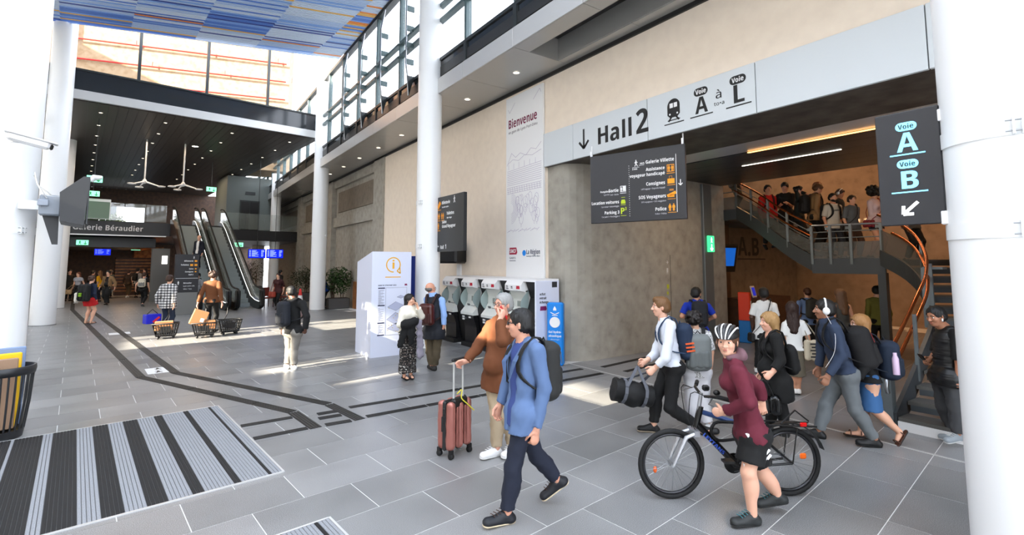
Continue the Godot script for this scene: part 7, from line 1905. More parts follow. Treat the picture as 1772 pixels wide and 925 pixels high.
func bicycle() -> void:
	var d := Vector3(0.8477, 0, 0.5305)
	var t := thing("bicycle", "black trekking bicycle with silver fork and rear rack, pushed by the helmeted cyclist", "bicycle", Vector3(3.81, 0, -2.94))
	t.rotation.y = atan2(-d.z, d.x)
	var blk := mat(0.03, 0.03, 0.035, 0.3); var r := 0.305
	var F := Vector3(0.0, r, 0); var Rr := Vector3(1.085, r, 0); var bb := Vector3(0.6, 0.275, 0); var ht := Vector3(0.285, 0.80, 0); var hb := Vector3(0.235, 0.62, 0); var st := Vector3(0.70, 0.68, 0)
	wheel(t, F, r, true); wheel(t, Rr, r)
	var b := MB.new(); b.tube([ht, hb], 0.028, 10); obj("head_tube", b, blk, t)
	b = MB.new(); b.tube([hb + Vector3(0.01, 0.03, 0), bb], 0.03, 10); obj("down_tube", b, blk, t)
	b = MB.new(); b.tube([ht + Vector3(0.01, -0.05, 0), st - Vector3(0, 0.06, 0)], 0.022, 10); obj("top_tube", b, mat(0.2, 0.3, 0.5, 0.3), t)
	b = MB.new(); b.tube([st, bb], 0.02, 10); obj("seat_tube", b, blk, t)
	b = MB.new(); b.tube([st, st + Vector3(0.04, 0.17, 0)], 0.014, 8); obj("seat_post", b, M.steel, t)
	b = MB.new(); b.ell(st + Vector3(0.08, 0.19, 0), Vector3(0.13, 0.035, 0.075)); obj("saddle", b, M.black, t)
	for s in [-1.0, 1.0]:
		b = MB.new(); b.tube([bb + Vector3(0.03, 0, s * 0.04), Rr + Vector3(0, 0, s * 0.06)], 0.01, 6); obj("chain_stay", b, blk, t)
		b = MB.new(); b.tube([st + Vector3(0, -0.03, s * 0.03), Rr + Vector3(0, 0, s * 0.06)], 0.009, 6); obj("seat_stay", b, blk, t)
		b = MB.new(); b.tube([hb + Vector3(-0.02, -0.04, s * 0.06), Vector3(0.12, 0.55, s * 0.065), F + Vector3(0, 0, s * 0.06)], [0.018, 0.02, 0.012], 8); obj("fork_leg", b, mat(0.72, 0.73, 0.75, 0.25, 0.6), t)
		b = MB.new(); b.tube([Rr + Vector3(0, 0, s * 0.07), Vector3(1.14, 0.62, s * 0.07)], 0.006, 6); obj("rack_strut", b, blk, t)
		b = MB.new(); b.tube([Vector3(0.88, 0.645, s * 0.06), Vector3(1.33, 0.62, s * 0.06)], 0.008, 6); obj("rack_rail", b, blk, t)
		b = MB.new(); b.tube([ht + Vector3(0.02, 0.1, s * 0.05), ht + Vector3(0.03, 0.13, s * 0.18), ht + Vector3(0.09, 0.14, s * 0.28)], 0.013, 8); obj("handlebar", b, blk, t)
		b = MB.new(); b.tube([ht + Vector3(0.06, 0.14, s * 0.22), ht + Vector3(0.12, 0.14, s * 0.34)], 0.019, 8); obj("grip", b, M.rubber, t)
		b = MB.new(); b.tube([ht + Vector3(0.02, 0.12, s * 0.2), ht + Vector3(-0.04, 0.09, s * 0.26), ht + Vector3(0.0, 0.08, s * 0.33)], 0.006, 6); obj("brake_lever", b, M.steel, t)
		b = MB.new(); b.tube(smooth_path([ht + Vector3(0.0, 0.12, s * 0.18), ht + Vector3(-0.12, 0.16, s * 0.12), ht + Vector3(-0.12, -0.1, s * 0.04), ht + Vector3(-0.04, -0.24, s * 0.03)], 10), 0.004, 5); obj("brake_cable", b, M.rubber, t)
		b = MB.new(); b.tube([bb + Vector3(0, 0, s * 0.07), bb + Vector3(s * -0.14, s * 0.09, s * 0.08)], 0.011, 6); b.box(bb + Vector3(s * -0.14, s * 0.09, s * 0.13), Vector3(0.09, 0.02, 0.08)); obj("crank", b, M.black, t)
	b = MB.new(); b.tube([hb, ht + Vector3(0.01, 0.12, 0)], 0.018, 8); b.box(hb + Vector3(-0.02, -0.04, 0), Vector3(0.05, 0.05, 0.16)); obj("steerer", b, mat(0.65, 0.66, 0.68, 0.3, 0.6), t)
	b = MB.new(); b.lathe([Vector2(0.0, 0.0), Vector2(0.09, 0.0), Vector2(0.09, 0.01), Vector2(0.0, 0.01)], 20, bb + Vector3(0, 0, -0.055), Basis(Vector3(1, 0, 0), PI / 2)); obj("chain_ring", b, mat(0.1, 0.1, 0.1, 0.3, 0.6), t)
	for q in [[0.045, 0.055], [-0.045, -0.05]]: b = MB.new(); b.tube([bb + Vector3(0, q[0] * 1.6, -0.05), Rr + Vector3(0, q[1] * 0.8, -0.05)], 0.006, 4); obj("chain_run", b, M.steel, t)
	b = MB.new()
	var gp2 := []
	for i in 15: gp2.append(Rr + Vector3(cos(2.9 - 2.6 * i / 14.0), sin(2.9 - 2.6 * i / 14.0), 0) * (r + 0.035))
	var wv := []
	for i in 15: wv.append(Vector3(0, 0, 0.03))
	b.ribbon(gp2, wv, 0.004); obj("mudguard", b, M.black, t)
	b = MB.new()
	for i in 4: b.tube([Vector3(0.88 + 0.13 * i, 0.64 - 0.006 * i, -0.06), Vector3(0.88 + 0.13 * i, 0.64 - 0.006 * i, 0.06)], 0.006, 5)
	b.tube([Vector3(1.0, 0.65, 0.05), Vector3(1.17, 0.75, 0.0), Vector3(1.32, 0.64, -0.04)], 0.008, 5); obj("rack_clip", b, M.black, t)
	b = MB.new(); b.rbox(Vector3(1.2, 0.645, 0.07), Vector3(0.06, 0.035, 0.02), 0.006); obj("tail_light", b, mat(0.8, 0.05, 0.05, 0.2), t)
	b = MB.new(); b.rbox(Vector3(1.17, 0.38, 0.09), Vector3(0.06, 0.05, 0.02), 0.01); obj("spoke_reflector", b, mat(0.9, 0.4, 0.1, 0.2), t)
	b = MB.new(); b.tube(smooth_path([Vector3(0.62, 0.66, 0.03), Vector3(0.4, 0.66, 0.03), Vector3(0.36, 0.58, 0.03), Vector3(0.42, 0.51, 0.03), Vector3(0.62, 0.52, 0.03)], 16), 0.014, 8); obj("d_lock", b, M.rubber, t)
	b = MB.new(); b.rbox(ht + Vector3(0.04, 0.17, 0.03), Vector3(0.06, 0.05, 0.05), 0.012); b.ell(ht + Vector3(0.08, 0.16, 0.16), Vector3(0.03, 0.025, 0.03)); obj("bell", b, M.black, t)
	# name along the down tube
	var dn := (bb - hb).normalized()
	var FF := frame(hb + dn * 0.08 + Vector3(0, 0, 0.031), dn, Vector3(-dn.y, dn.x, 0)); b = MB.new(); fitw(b, "LEYTANS", 0.03, FF, 0.0, 0.25, -0.014); obj("lettering", b, mat(0.25, 0.4, 0.85), t)

func suitcase() -> void:
	var t := thing("suitcase", "rose gold hard-shell cabin suitcase with a yellow tag ribbon", "suitcase", Vector3(2.71, 0, -4.98), deg_to_rad(16))
	var pink := mat(0.66, 0.42, 0.38, 0.28, 0.45)
	for s in [-1.0, 1.0]:
		var b := soft_box(Vector3(0.0, 0.34, s * 0.062), Basis.IDENTITY, Vector3(0.35, 0.52, 0.11), 0.05, 0.009); obj("shell", b, pink, t)
	var b := MB.new(); b.rbox(Vector3(0, 0.34, 0.0), Vector3(0.36, 0.53, 0.05), 0.02); obj("zip_band", b, M.black, t)
	for i in 7:
		b = MB.new(); b.rbox(Vector3(-0.12 + 0.04 * i, 0.33, 0.118), Vector3(0.012, 0.42, 0.012), 0.005); obj("rib", b, pink, t)
	for x in [-0.14, 0.14]:
		for z in [-0.09, 0.09]:
			b = MB.new(); b.lathe([Vector2(0, -0.02), Vector2(0.03, -0.02), Vector2(0.033, 0.0), Vector2(0.03, 0.02), Vector2(0, 0.02)], 14, Vector3(x, 0.033, z), Basis(Vector3(0, 0, 1), PI / 2)); b.box(Vector3(x, 0.075, z), Vector3(0.04, 0.04, 0.04)); obj("wheel", b, M.rubber, t)
	for x in [-0.07, 0.07]:
		b = MB.new(); b.tube([Vector3(x, 0.58, 0.05), Vector3(x, 1.02, 0.05)], 0.011, 8); obj("pull_rod", b, M.alu, t)
	b = MB.new(); b.rbox(Vector3(0, 1.03, 0.05), Vector3(0.2, 0.035, 0.045), 0.012); obj("pull_handle", b, M.black, t)
	b = MB.new(); b.rbox(Vector3(0, 0.57, 0.07), Vector3(0.22, 0.1, 0.07), 0.02); obj("handle_well", b, M.black, t)
	b = MB.new(); b.rbox(Vector3(-0.182, 0.36, 0.0), Vector3(0.02, 0.16, 0.035), 0.006); b.rbox(Vector3(-0.182, 0.5, 0.02), Vector3(0.02, 0.06, 0.04), 0.006); obj("side_handle", b, M.black, t)
	b = MB.new(); b.tube(smooth_path([Vector3(-0.03, 0.66, 0.06), Vector3(0.03, 0.70, 0.08), Vector3(0.0, 0.62, 0.1), Vector3(0.06, 0.55, 0.13), Vector3(0.16, 0.46, 0.14)], 14), 0.007, 5); obj("ribbon", b, mat(0.85, 0.80, 0.25, 0.6), t)

func basket(label: String, at: Vector3, turn: float) -> void:
	var t := thing("trolley_basket", label, "basket", at, turn, "black plastic trolley baskets")
	var blk := mat(0.055, 0.055, 0.06, 0.5)
	var b := MB.new(); b.rbox(Vector3(0, 0.08, 0), Vector3(0.44, 0.02, 0.3), 0.008); obj("floor_panel", b, blk, t)
	var lo := [Vector3(-0.22, 0.08, 0.15), Vector3(0.22, 0.08, 0.15), Vector3(0.22, 0.08, -0.15), Vector3(-0.22, 0.08, -0.15)]
	var hi := [Vector3(-0.31, 0.42, 0.20), Vector3(0.29, 0.42, 0.20), Vector3(0.29, 0.42, -0.20), Vector3(-0.31, 0.42, -0.20)]
	for s in 4:
		var a: Vector3 = lo[s]; var c: Vector3 = lo[(s + 1) % 4]; var e: Vector3 = hi[s]; var f: Vector3 = hi[(s + 1) % 4]
		var k := 9 if s % 2 == 0 else 6
		for i in k + 1:
			b = MB.new(); b.tube([a.lerp(c, float(i) / k), e.lerp(f, float(i) / k)], 0.009, 4); obj("slat", b, blk, t)
		for q in [0.12, 0.45, 0.72]:
			b = MB.new(); b.tube([a.lerp(e, q), c.lerp(f, q)], 0.009 if q != 0.12 else 0.016, 4); obj("cross_bar", b, blk, t)
		b = MB.new(); b.box((a + c + e + f) / 4 + Vector3(0, 0.02, 0), Vector3((0.24 if s % 2 == 0 else 0.012), 0.17, (0.012 if s % 2 == 0 else 0.15)), Basis(Quaternion(Vector3.UP, ((e + f) - (a + c)).normalized()))); obj("side_panel", b, blk, t)
	b = MB.new(); b.tube([hi[0], hi[1], hi[2], hi[3]], 0.02, 6, false, true); obj("rim", b, blk, t)
	b = MB.new(); b.tube(smooth_path([Vector3(-0.1, 0.42, -0.2), Vector3(0.0, 0.6, -0.3), Vector3(0.02, 0.78, -0.36)], 8), 0.016, 6); obj("pull_handle", b, blk, t)
	for x in [-0.17, 0.17]:
		for z in [-0.11, 0.11]: b = MB.new(); b.lathe([Vector2(0, -0.015), Vector2(0.033, -0.015), Vector2(0.033, 0.015), Vector2(0, 0.015)], 12, Vector3(x, 0.034, z), Basis(Vector3(1, 0, 0), PI / 2)); b.box(Vector3(x, 0.06, z), Vector3(0.03, 0.04, 0.02)); obj("wheel", b, blk, t)

func luggage() -> void:
	bicycle()
	suitcase()
	basket("trolley basket with cardboard, pulled by the man in the checked shirt", Vector3(0.08, 0, -17.0), deg_to_rad(-5))
	basket("trolley basket with a tilted carton, behind the man in the brown shirt", Vector3(0.97, 0, -16.6), deg_to_rad(-3))
	basket("empty trolley basket furthest right of the three", Vector3(1.62, 0, -17.0), deg_to_rad(8))
	var cb := mat(0.66, 0.46, 0.30, 0.85)
	var b := MB.new(); b.rbox(Vector3(0.02, 0.36, -17.0), Vector3(0.42, 0.24, 0.26), 0.006); one("carton", b, cb, "cardboard carton lying in the left trolley basket", "carton")
	b = MB.new(); b.rbox(Vector3(0.82, 0.56, -16.6), Vector3(0.36, 0.42, 0.26), 0.006, Basis(Vector3(0, 0, 1), -0.35)); var ca := one("carton", b, cb, "tall tilted brown carton in the middle trolley basket", "carton")
	b = MB.new(); b.box(Vector3(0.89, 0.50, -16.465), Vector3(0.09, 0.1, 0.004), Basis(Vector3(0, 0, 1), -0.35)); obj("label_sheet", b, M.white, ca)
	b = MB.new(); b.rbox(Vector3(1.1, 0.36, -16.6), Vector3(0.24, 0.24, 0.24), 0.006); one("carton", b, cb, "small brown carton behind the tilted one in the middle basket", "carton")
	var t := thing("cool_box", "bright blue cool box with a red tag carried by the man in the checked shirt", "cool box", Vector3(-0.28, 0.3, -18.4), 0.4)
	b = MB.new(); b.rbox(Vector3(0, 0.14, 0), Vector3(0.4, 0.28, 0.26), 0.02); obj("body", b, mat(0.04, 0.10, 0.75, 0.4), t)
	b = MB.new(); b.box(Vector3(0.06, 0.12, 0.133), Vector3(0.22, 0.06, 0.006), Basis(Vector3(0, 0, 1), 0.7)); obj("tag", b, mat(0.85, 0.15, 0.2), t)
	b = MB.new(); b.tube([Vector3(-0.15, 0.27, 0), Vector3(0.0, 0.42, 0), Vector3(0.15, 0.27, 0)], 0.012, 6); obj("handle", b, M.black, t)
	# duffel bag
	var o := Vector3(4.98, 0, -4.12)
	t = thing("duffel_bag", "black duffel bag with grey straps held by the man in the white shirt", "bag", o)
	var a := Vector3(-0.43, 0.57, -0.22); var c := Vector3(0.0, 0.46, 0.0)
	var n := Net.new(a - Vector3.ONE * 0.25, c + Vector3.ONE * 0.25, 0.011)
	n.cap(a, c, 0.135, 0.13, 0.02, 0.95, Vector3.UP, 3); n.ball(a.lerp(c, 0.5) - Vector3(0, 0.02, 0), Basis.IDENTITY, Vector3.ONE * 0.145, 0.05)
	b = MB.new(); n.into(b, 0.014, 9.0, 4); obj("body", b, mat(0.05, 0.05, 0.055, 0.7), t)
	var ax := (c - a).normalized(); var sd := ax.cross(Vector3.UP).normalized(); var up := sd.cross(ax)
	for s in [-1.0, 1.0]:
		for e in [0.24, 0.76]:
			var ring := []; var wv := []
			for i in 13: ring.append(a.lerp(c, e) + (sd * cos(TAU * i / 12) + up * sin(TAU * i / 12)) * 0.15); wv.append(ax * 0.02)
			if s > 0: b = MB.new(); b.ribbon(ring, wv, 0.003); obj("strap", b, mat(0.36, 0.37, 0.40, 0.8), t)
		var top: Vector3 = Vector3(-0.13, 0.83, -0.09) if s > 0 else Vector3(0.0, 0.79, 0.06)
		for e in [0.24, 0.76]:
			b = MB.new(); b.ribbon([a.lerp(c, e) + sd * s * 0.13 + up * 0.08, top], [ax * 0.02, ax * 0.018], 0.004); obj("handle", b, mat(0.36, 0.37, 0.40, 0.8), t)

# ---------------------------------------------------------------- the people
func fvec(deg: float, nod := 0.0) -> Vector3: return Vector3(sin(deg_to_rad(deg)) * cos(deg_to_rad(nod)), sin(deg_to_rad(nod)), cos(deg_to_rad(deg)) * cos(deg_to_rad(nod)))
func c3(r: float, g: float, b: float) -> Color: return Color(r, g, b)

func figure(key: String, label: String, look: float, nod: float, w: Dictionary) -> Array:   # a person whose joints are listed in POSES: [node, joints, height, place]
	var J := joints(POSES[key][1])
	J.face = fvec(look, nod)
	var h: float = w.get("h", J.head.y / 0.93)
	var t := person(label, POSES[key][0], J, h, w)
	return [t, J, h, POSES[key][0]]

func passer(label: String, at: Vector3, h: float, face: float, po: Dictionary, w: Dictionary) -> Array:
	po.face = face
	var J := pose(h, po)
	var t := person(label, at, J, h, w)
	return [t, J, h, at]

func wear(top: Color, sleeve: float, kind: String, low: Color, shoe: Color, hair: String, hc: Color, more := {}) -> Dictionary:
	var w := {"top": {"c": top, "sleeve": sleeve}, "legs": {"kind": kind, "c": low}, "shoes": {"c": shoe}, "hair": {"kind": hair, "c": hc}}
	for k in more:
		if k in ["top", "legs", "shoes", "hair"]: w[k].merge(more[k], true)
		else: w[k] = more[k]
	return w

func people_near() -> void:
	var blk := c3(0.03, 0.03, 0.033); var wht := c3(0.88, 0.88, 0.87); var dhair := c3(0.045, 0.035, 0.03); var brown := c3(0.22, 0.13, 0.08)
	# man in the blue blazer
	var p := figure("blazer", "man in a blue blazer and dark jeans striding past with sunglasses and a backpack", -132, 0, wear(c3(0.33, 0.42, 0.57), 1.93, "trousers", c3(0.075, 0.10, 0.17), c3(0.05, 0.06, 0.09), "short", dhair, {"fine": 0.011, "h": 1.74, "top": {"name": "blazer", "loose": 0.018, "hem": 0.085, "open": 0.042, "vtop": 1.0, "fold": 0.012}, "inner": {"c": c3(0.20, 0.27, 0.50), "sleeve": 0.0, "loose": 0.006}, "legs": {"fold": 0.010}, "shoes": {"sole": c3(0.85, 0.78, 0.66), "lace": c3(0.25, 0.15, 0.1)}, "tone": c3(0.80, 0.58, 0.48), "curl": 0.4}))
	backpack("dark grey backpack on the man in the blue blazer", p[3], p[1], p[2], c3(0.14, 0.14, 0.135), {"size": Vector3(0.29, 0.50, 0.19), "fine": 0.011, "zip": c3(0.3, 0.3, 0.3), "y": 0.55})
	glasses(p[0], p[1], p[2], true)
	var J: Dictionary = p[1]
	var b := MB.new(); b.X = Transform3D(Basis.IDENTITY, Vector3.ZERO)
	var R := rig(J)
	for s in [1.0, -1.0]:   # lapels
		b = MB.new(); var n0: Vector3 = J.neck - R.up * 0.02 + R.left * s * 0.075 + R.fwd * 0.045; var n1: Vector3 = J.neck - R.up * 0.17 + R.left * s * 0.085 + R.fwd * 0.15; var n2: Vector3 = J.neck - R.up * 0.33 + R.left * s * 0.03 + R.fwd * 0.165
		b.ribbon([n0, n1, n2], [R.left * 0.016, R.left * 0.03, R.left * 0.006], 0.004); obj("lapel", b, mat(0.30, 0.39, 0.54, 0.85), p[0])
	# grey-haired man on the red phone
	p = figure("brown", "grey-haired man in a brown jacket on a red phone, holding the suitcase handle", -85, 0, wear(c3(0.40, 0.22, 0.10), 1.95, "trousers", c3(0.66, 0.59, 0.49), c3(0.88, 0.88, 0.88), "short", c3(0.55, 0.55, 0.54), {"fine": 0.012, "h": 1.74, "belly": 0.01, "top": {"name": "jacket", "loose": 0.024, "hem": 0.07, "collar": true, "fold": 0.012}, "legs": {"fold": 0.012, "loose": 0.016}, "shoes": {"sole": wht, "lace": wht}, "curlL": 0.35, "curlR": 0.75, "tone": c3(0.84, 0.62, 0.53)}))
	glasses(p[0], p[1], p[2], false)
	J = p[1]
	phone("red phone held to the ear of the man in the brown jacket", p[3] + J.haL + (J.head - J.haL) * 0.25 + Vector3(0, -0.03, 0.0), Basis(Vector3.UP, deg_to_rad(-20)) * Basis(Vector3(0, 0, 1), 0.5) * Basis(Vector3.UP, 1.2), c3(0.75, 0.05, 0.10))
	# cyclist
	p = figure("cyclist", "woman in a maroon jacket, black shorts and bike helmet pushing the bicycle", -70, 0, wear(c3(0.36, 0.08, 0.155), 1.95, "shorts", blk, c3(0.13, 0.14, 0.14), "pony", c3(0.36, 0.22, 0.13), {"fine": 0.011, "fem": true, "h": 1.64, "top": {"name": "jacket", "loose": 0.020, "hem": 0.012, "fold": 0.014}, "legs": {"hem": 0.72, "loose": 0.024}, "shoes": {"sole": c3(0.12, 0.12, 0.12), "lace": c3(0.2, 0.45, 0.48)}, "curl": 0.7, "tone": c3(0.86, 0.66, 0.56)}))
	J = p[1]; R = rig(J)
	var hb := head_basis(J); var u: float = 0.133 * p[2]
	var t := thing("bike_helmet", "black and white striped bike helmet on the cyclist's head", "helmet", p[3])
	var n := Net.new(J.head - Vector3.ONE * 0.2, J.head + Vector3.ONE * 0.24, 0.006)
	n.ball(J.head + hb * (Vector3(0, 0.26, -0.02) * u), hb, Vector3(0.45, 0.40, 0.60) * u, 0.01); n.clip(J.head + hb * (Vector3(0, 0.2, 0) * u), (-hb.y - hb.z * 0.12).normalized())
	b = MB.new(); n.into(b); obj("shell", b, M.black, t)
	for k in 7:
		var sx := (k - 3) * 0.12
		var pts := []
		for i in 9:
			var a := -0.25 + 2.6 * i / 8.0
			pts.append(J.head + hb * (Vector3(sx * (0.55 + 0.45 * sin(a)), 0.26 + 0.40 * sin(a) * sqrt(maxf(0.1, 1 - sx * sx * 4)), 0.60 * cos(a) - 0.02) * u * 1.02))
		b = MB.new(); b.tube(pts, 0.009 if k % 2 else 0.007, 5); obj("vent_rib", b, M.white if k % 2 == 0 else mat(0.25, 0.25, 0.26, 0.4), t)
	b = MB.new(); b.tube([J.head + hb * (Vector3(0.36, 0.15, 0.05) * u), J.head + hb * (Vector3(0.30, -0.3, 0.1) * u), J.head + hb * (Vector3(0.0, -0.52, 0.2) * u), J.head + hb * (Vector3(-0.30, -0.3, 0.1) * u), J.head + hb * (Vector3(-0.36, 0.15, 0.05) * u)], 0.006, 5); obj("chin_strap", b, M.black, t)
	n = Net.new(J.neck - Vector3.ONE * 0.2, J.neck + Vector3.ONE * 0.2, 0.009)
	n.cap(J.neck - R.fwd * 0.075 + R.left * 0.06 + R.up * 0.015, J.neck - R.fwd * 0.075 - R.left * 0.06 + R.up * 0.015, 0.05, 0.05, 0.02, 0.8, R.up); n.cap(J.neck - R.fwd * 0.06 + R.left * 0.08, J.neck + R.fwd * 0.03 + R.left * 0.075 + R.up * 0.01, 0.03, 0.022, 0.02); n.cap(J.neck - R.fwd * 0.06 - R.left * 0.08, J.neck + R.fwd * 0.03 - R.left * 0.075 + R.up * 0.01, 0.03, 0.022, 0.02)
	b = MB.new(); n.into(b, 0.01, 14.0); obj("hood", b, mat(0.42, 0.30, 0.33, 0.8), p[0])
	var side: Vector3 = R.pel + R.left * 0.175 - R.up * 0.035
	b = MB.new(); b.ribbon([side + R.fwd * 0.05 + R.up * 0.10, side - R.fwd * 0.0 - R.up * 0.03], [R.fwd * 0.012, R.fwd * 0.012], 0.006); obj("reflective_stripe", b, M.white, p[0])
	var F := frame(R.pel + R.left * 0.155 - Vector3(0, 0.155, 0) + R.fwd * 0.10, -R.fwd, Vector3.UP)
	b = MB.new(); fitw(b, "hummel", 0.026, F, 0.0, 0.11, -0.04, true); obj("lettering", b, M.white, p[0])
	b = MB.new()
	for k in 2: line2(b, F, Vector2(0.15, 0.07 - 0.04 * k), Vector2(0.185, 0.04 - 0.04 * k), 0.02); line2(b, F, Vector2(0.185, 0.04 - 0.04 * k), Vector2(0.22, 0.07 - 0.04 * k), 0.02)
	obj("chevron", b, M.white, p[0])
	# man in the white shirt
	p = figure("whiteshirt", "young man in a white shirt and black trousers carrying the duffel bag in both hands", -128, 0, wear(c3(0.86, 0.88, 0.92), 1.72, "trousers", c3(0.055, 0.055, 0.06), blk, "short", c3(0.42, 0.29, 0.16), {"fine": 0.011, "h": 1.72, "top": {"hem": -0.02, "loose": 0.016, "collar": true, "fold": 0.011}, "legs": {"hem": 1.86, "loose": 0.014, "fold": 0.010}, "shoes": {"sole": c3(0.66, 0.60, 0.52)}, "hair": {"quiff": 1}, "curl": 0.6, "tone": c3(0.88, 0.68, 0.58)}))
	backpack("navy roll-top backpack with orange straps on the man in the white shirt", p[3], p[1], p[2], c3(0.10, 0.17, 0.27), {"size": Vector3(0.27, 0.44, 0.17), "fine": 0.011, "strap": c3(0.14, 0.22, 0.33), "badge": c3(0.85, 0.35, 0.15), "badge_side": 1.0, "y": 0.5})
	J = p[1]; b = MB.new(); b.tube([J.wrL + Vector3(0, 0.028, 0), J.wrL + Vector3(0.02, 0, 0.02), J.wrL - Vector3(0, 0.028, 0), J.wrL + Vector3(-0.02, 0, -0.02)], 0.012, 6, false, true); obj("wristwatch", b, M.black, p[0])
	# woman with grey backpack and patterned blouse
	p = figure("dotted", "short-haired woman in a black and white patterned blouse and white trousers, seen from behind", 120, 0, wear(wht, 0.9, "trousers", c3(0.86, 0.86, 0.88), c3(0.85, 0.85, 0.85), "curly", c3(0.10, 0.07, 0.06), {"fine": 0.014, "fem": true, "top": {"mat": pattern("dots"), "hem": 0.05}, "legs": {"loose": 0.03}, "shoes": {"sole": wht}}))
	backpack("light grey backpack on the woman in the patterned blouse", p[3], p[1], p[2], c3(0.42, 0.44, 0.44), {"size": Vector3(0.30, 0.44, 0.17), "fine": 0.012, "strap": c3(0.08, 0.08, 0.09), "y": 0.52})
	# man in blue t-shirt
	p = figure("bluetee", "bearded man in a royal blue t-shirt with elbows out, beyond the patterned blouse", 100, 0, wear(c3(0.02, 0.17, 0.62), 0.75, "trousers", c3(0.07, 0.08, 0.11), blk, "short", dhair, {"fine": 0.015, "hair": {"beard": true}, "skin": 1}))
	backpack("black backpack on the man in the royal blue t-shirt", p[3], p[1], p[2], c3(0.07, 0.08, 0.11), {"size": Vector3(0.29, 0.46, 0.17)})
	# woman in the black cardigan
	p = figure("cardigan", "blonde woman in a black cardigan holding a black handbag behind the bicycle", -125, 0, wear(c3(0.025, 0.025, 0.027), 1.75, "trousers", c3(0.025, 0.025, 0.028), blk, "bob", c3(0.62, 0.48, 0.30), {"fine": 0.012, "fem": true, "belly": 0.012, "top": {"name": "cardigan", "hem": 0.13, "loose": 0.022, "vneck": 0.22, "skirted": 0.02}, "hair": {"len": 0.85, "puff": 0.07}, "curl": 0.8, "tone": c3(0.90, 0.68, 0.58)}))
	bag("handbag", "shiny black handbag held by the woman in the black cardigan", "handbag", p[1].haL + Vector3(0.04, -0.27, -0.02), 145, Vector3(0.38, 0.24, 0.15), c3(0.02, 0.02, 0.022), p[1].haL + Vector3(0, 0.0, 0), p[3], mat(0.02, 0.02, 0.022, 0.2))
	backpack("small black rucksack on the woman in the black cardigan", p[3], p[1], p[2], blk, {"size": Vector3(0.24, 0.32, 0.12), "y": 0.45})
	# white tee woman with tote
	p = figure("whitetee", "woman with long brown hair in a white t-shirt and khaki skirt, seen from behind", 130, 0, wear(wht, 0.85, "skirt", c3(0.40, 0.37, 0.31), c3(0.85, 0.84, 0.82), "long", c3(0.17, 0.09, 0.06), {"fine": 0.013, "fem": true, "top": {"hem": -0.01, "loose": 0.02}, "legs": {"hem": 0.27, "flare": 0.105}, "hair": {"len": 1.75, "puff": 0.09}, "skin": 1}))
	var tote := bag("tote_bag", "cream tote bag with dark lettering on the white t-shirt woman's arm", "bag", p[1].wrR + Vector3(-0.05, 0.02, 0.07), 130, Vector3(0.30, 0.34, 0.07), c3(0.72, 0.67, 0.58), p[1].shR + Vector3(0, 0.02, 0.04), p[3])
	b = MB.new(); F = frame(p[1].wrR + Vector3(-0.05, 0.02, 0.07) + fvec(-40) * 0.045, fvec(50), Vector3.UP); for k in 5: bar(b, F, -0.08 + 0.02 * (k % 2), 0.09 - 0.05 * k, 0.09, 0.115 - 0.05 * k, 0.004)
	obj("lettering", b, mat(0.15, 0.14, 0.13), tote)
	# white polo man
	p = figure("polo", "man in a white polo shirt with a dark shoulder strap, walking away into Hall 2", 140, 0, wear(wht, 0.8, "trousers", c3(0.05, 0.05, 0.06), c3(0.85, 0.85, 0.85), "short", dhair, {"fine": 0.014, "tone": c3(0.30, 0.19, 0.14)}))
	strap_over(p, "dark bag strap across the white polo shirt", -1.0, c3(0.05, 0.05, 0.06))
	# grey backpack man far
	p = figure("greybp", "man in a pale blue shirt with a grey backpack far inside Hall 2", 145, 0, wear(c3(0.42, 0.52, 0.70), 1.2, "trousers", blk, wht, "short", c3(0.30, 0.17, 0.09), {"fine": 0.018}))
	backpack("grey backpack on the man in the pale blue shirt in Hall 2", p[3], p[1], p[2], c3(0.20, 0.20, 0.19), {"strap": blk})
	# headphone man
	p = figure("headphone", "man in a dark blue shirt and grey trousers striding with white headphones", -150, 0, wear(c3(0.17, 0.22, 0.31), 1.93, "trousers", c3(0.40, 0.42, 0.43), blk, "short", c3(0.075, 0.06, 0.05), {"fine": 0.011, "h": 1.72, "top": {"hem": -0.02, "loose": 0.018, "collar": true, "fold": 0.012}, "legs": {"fold": 0.010, "hem": 1.92, "loose": 0.016}, "shoes": {"sole": c3(0.05, 0.05, 0.05)}, "tone": c3(0.62, 0.43, 0.33)}))
	backpack("black backpack with a red zip on the man with white headphones", p[3], p[1], p[2], c3(0.055, 0.05, 0.058), {"size": Vector3(0.30, 0.50, 0.24), "fine": 0.012, "zip": c3(0.5, 0.08, 0.1), "y": 0.42})
	headphones("white over-ear headphones on the man in the dark blue shirt", p)
	# blonde with denim skirt
	p = figure("blonde", "woman with long fair hair and denim skirt, striding beside the staircase in sandals", -140, 0, wear(c3(0.03, 0.03, 0.035), 1.9, "skirt", c3(0.20, 0.37, 0.56), c3(0.28, 0.15, 0.09), "long", c3(0.60, 0.43, 0.25), {"fine": 0.012, "fem": true, "h": 1.58, "top": {"hem": -0.01, "loose": 0.02}, "legs": {"hem": 0.20, "flare": 0.115}, "shoes": {"sandal": true}, "hair": {"len": 1.6, "puff": 0.06}}))
	backpack("navy backpack with a pale bottle on the woman in the denim skirt", p[3], p[1], p[2], c3(0.07, 0.13, 0.21), {"size": Vector3(0.30, 0.45, 0.20), "fine": 0.012, "bottle": 1.0, "y": 0.5})
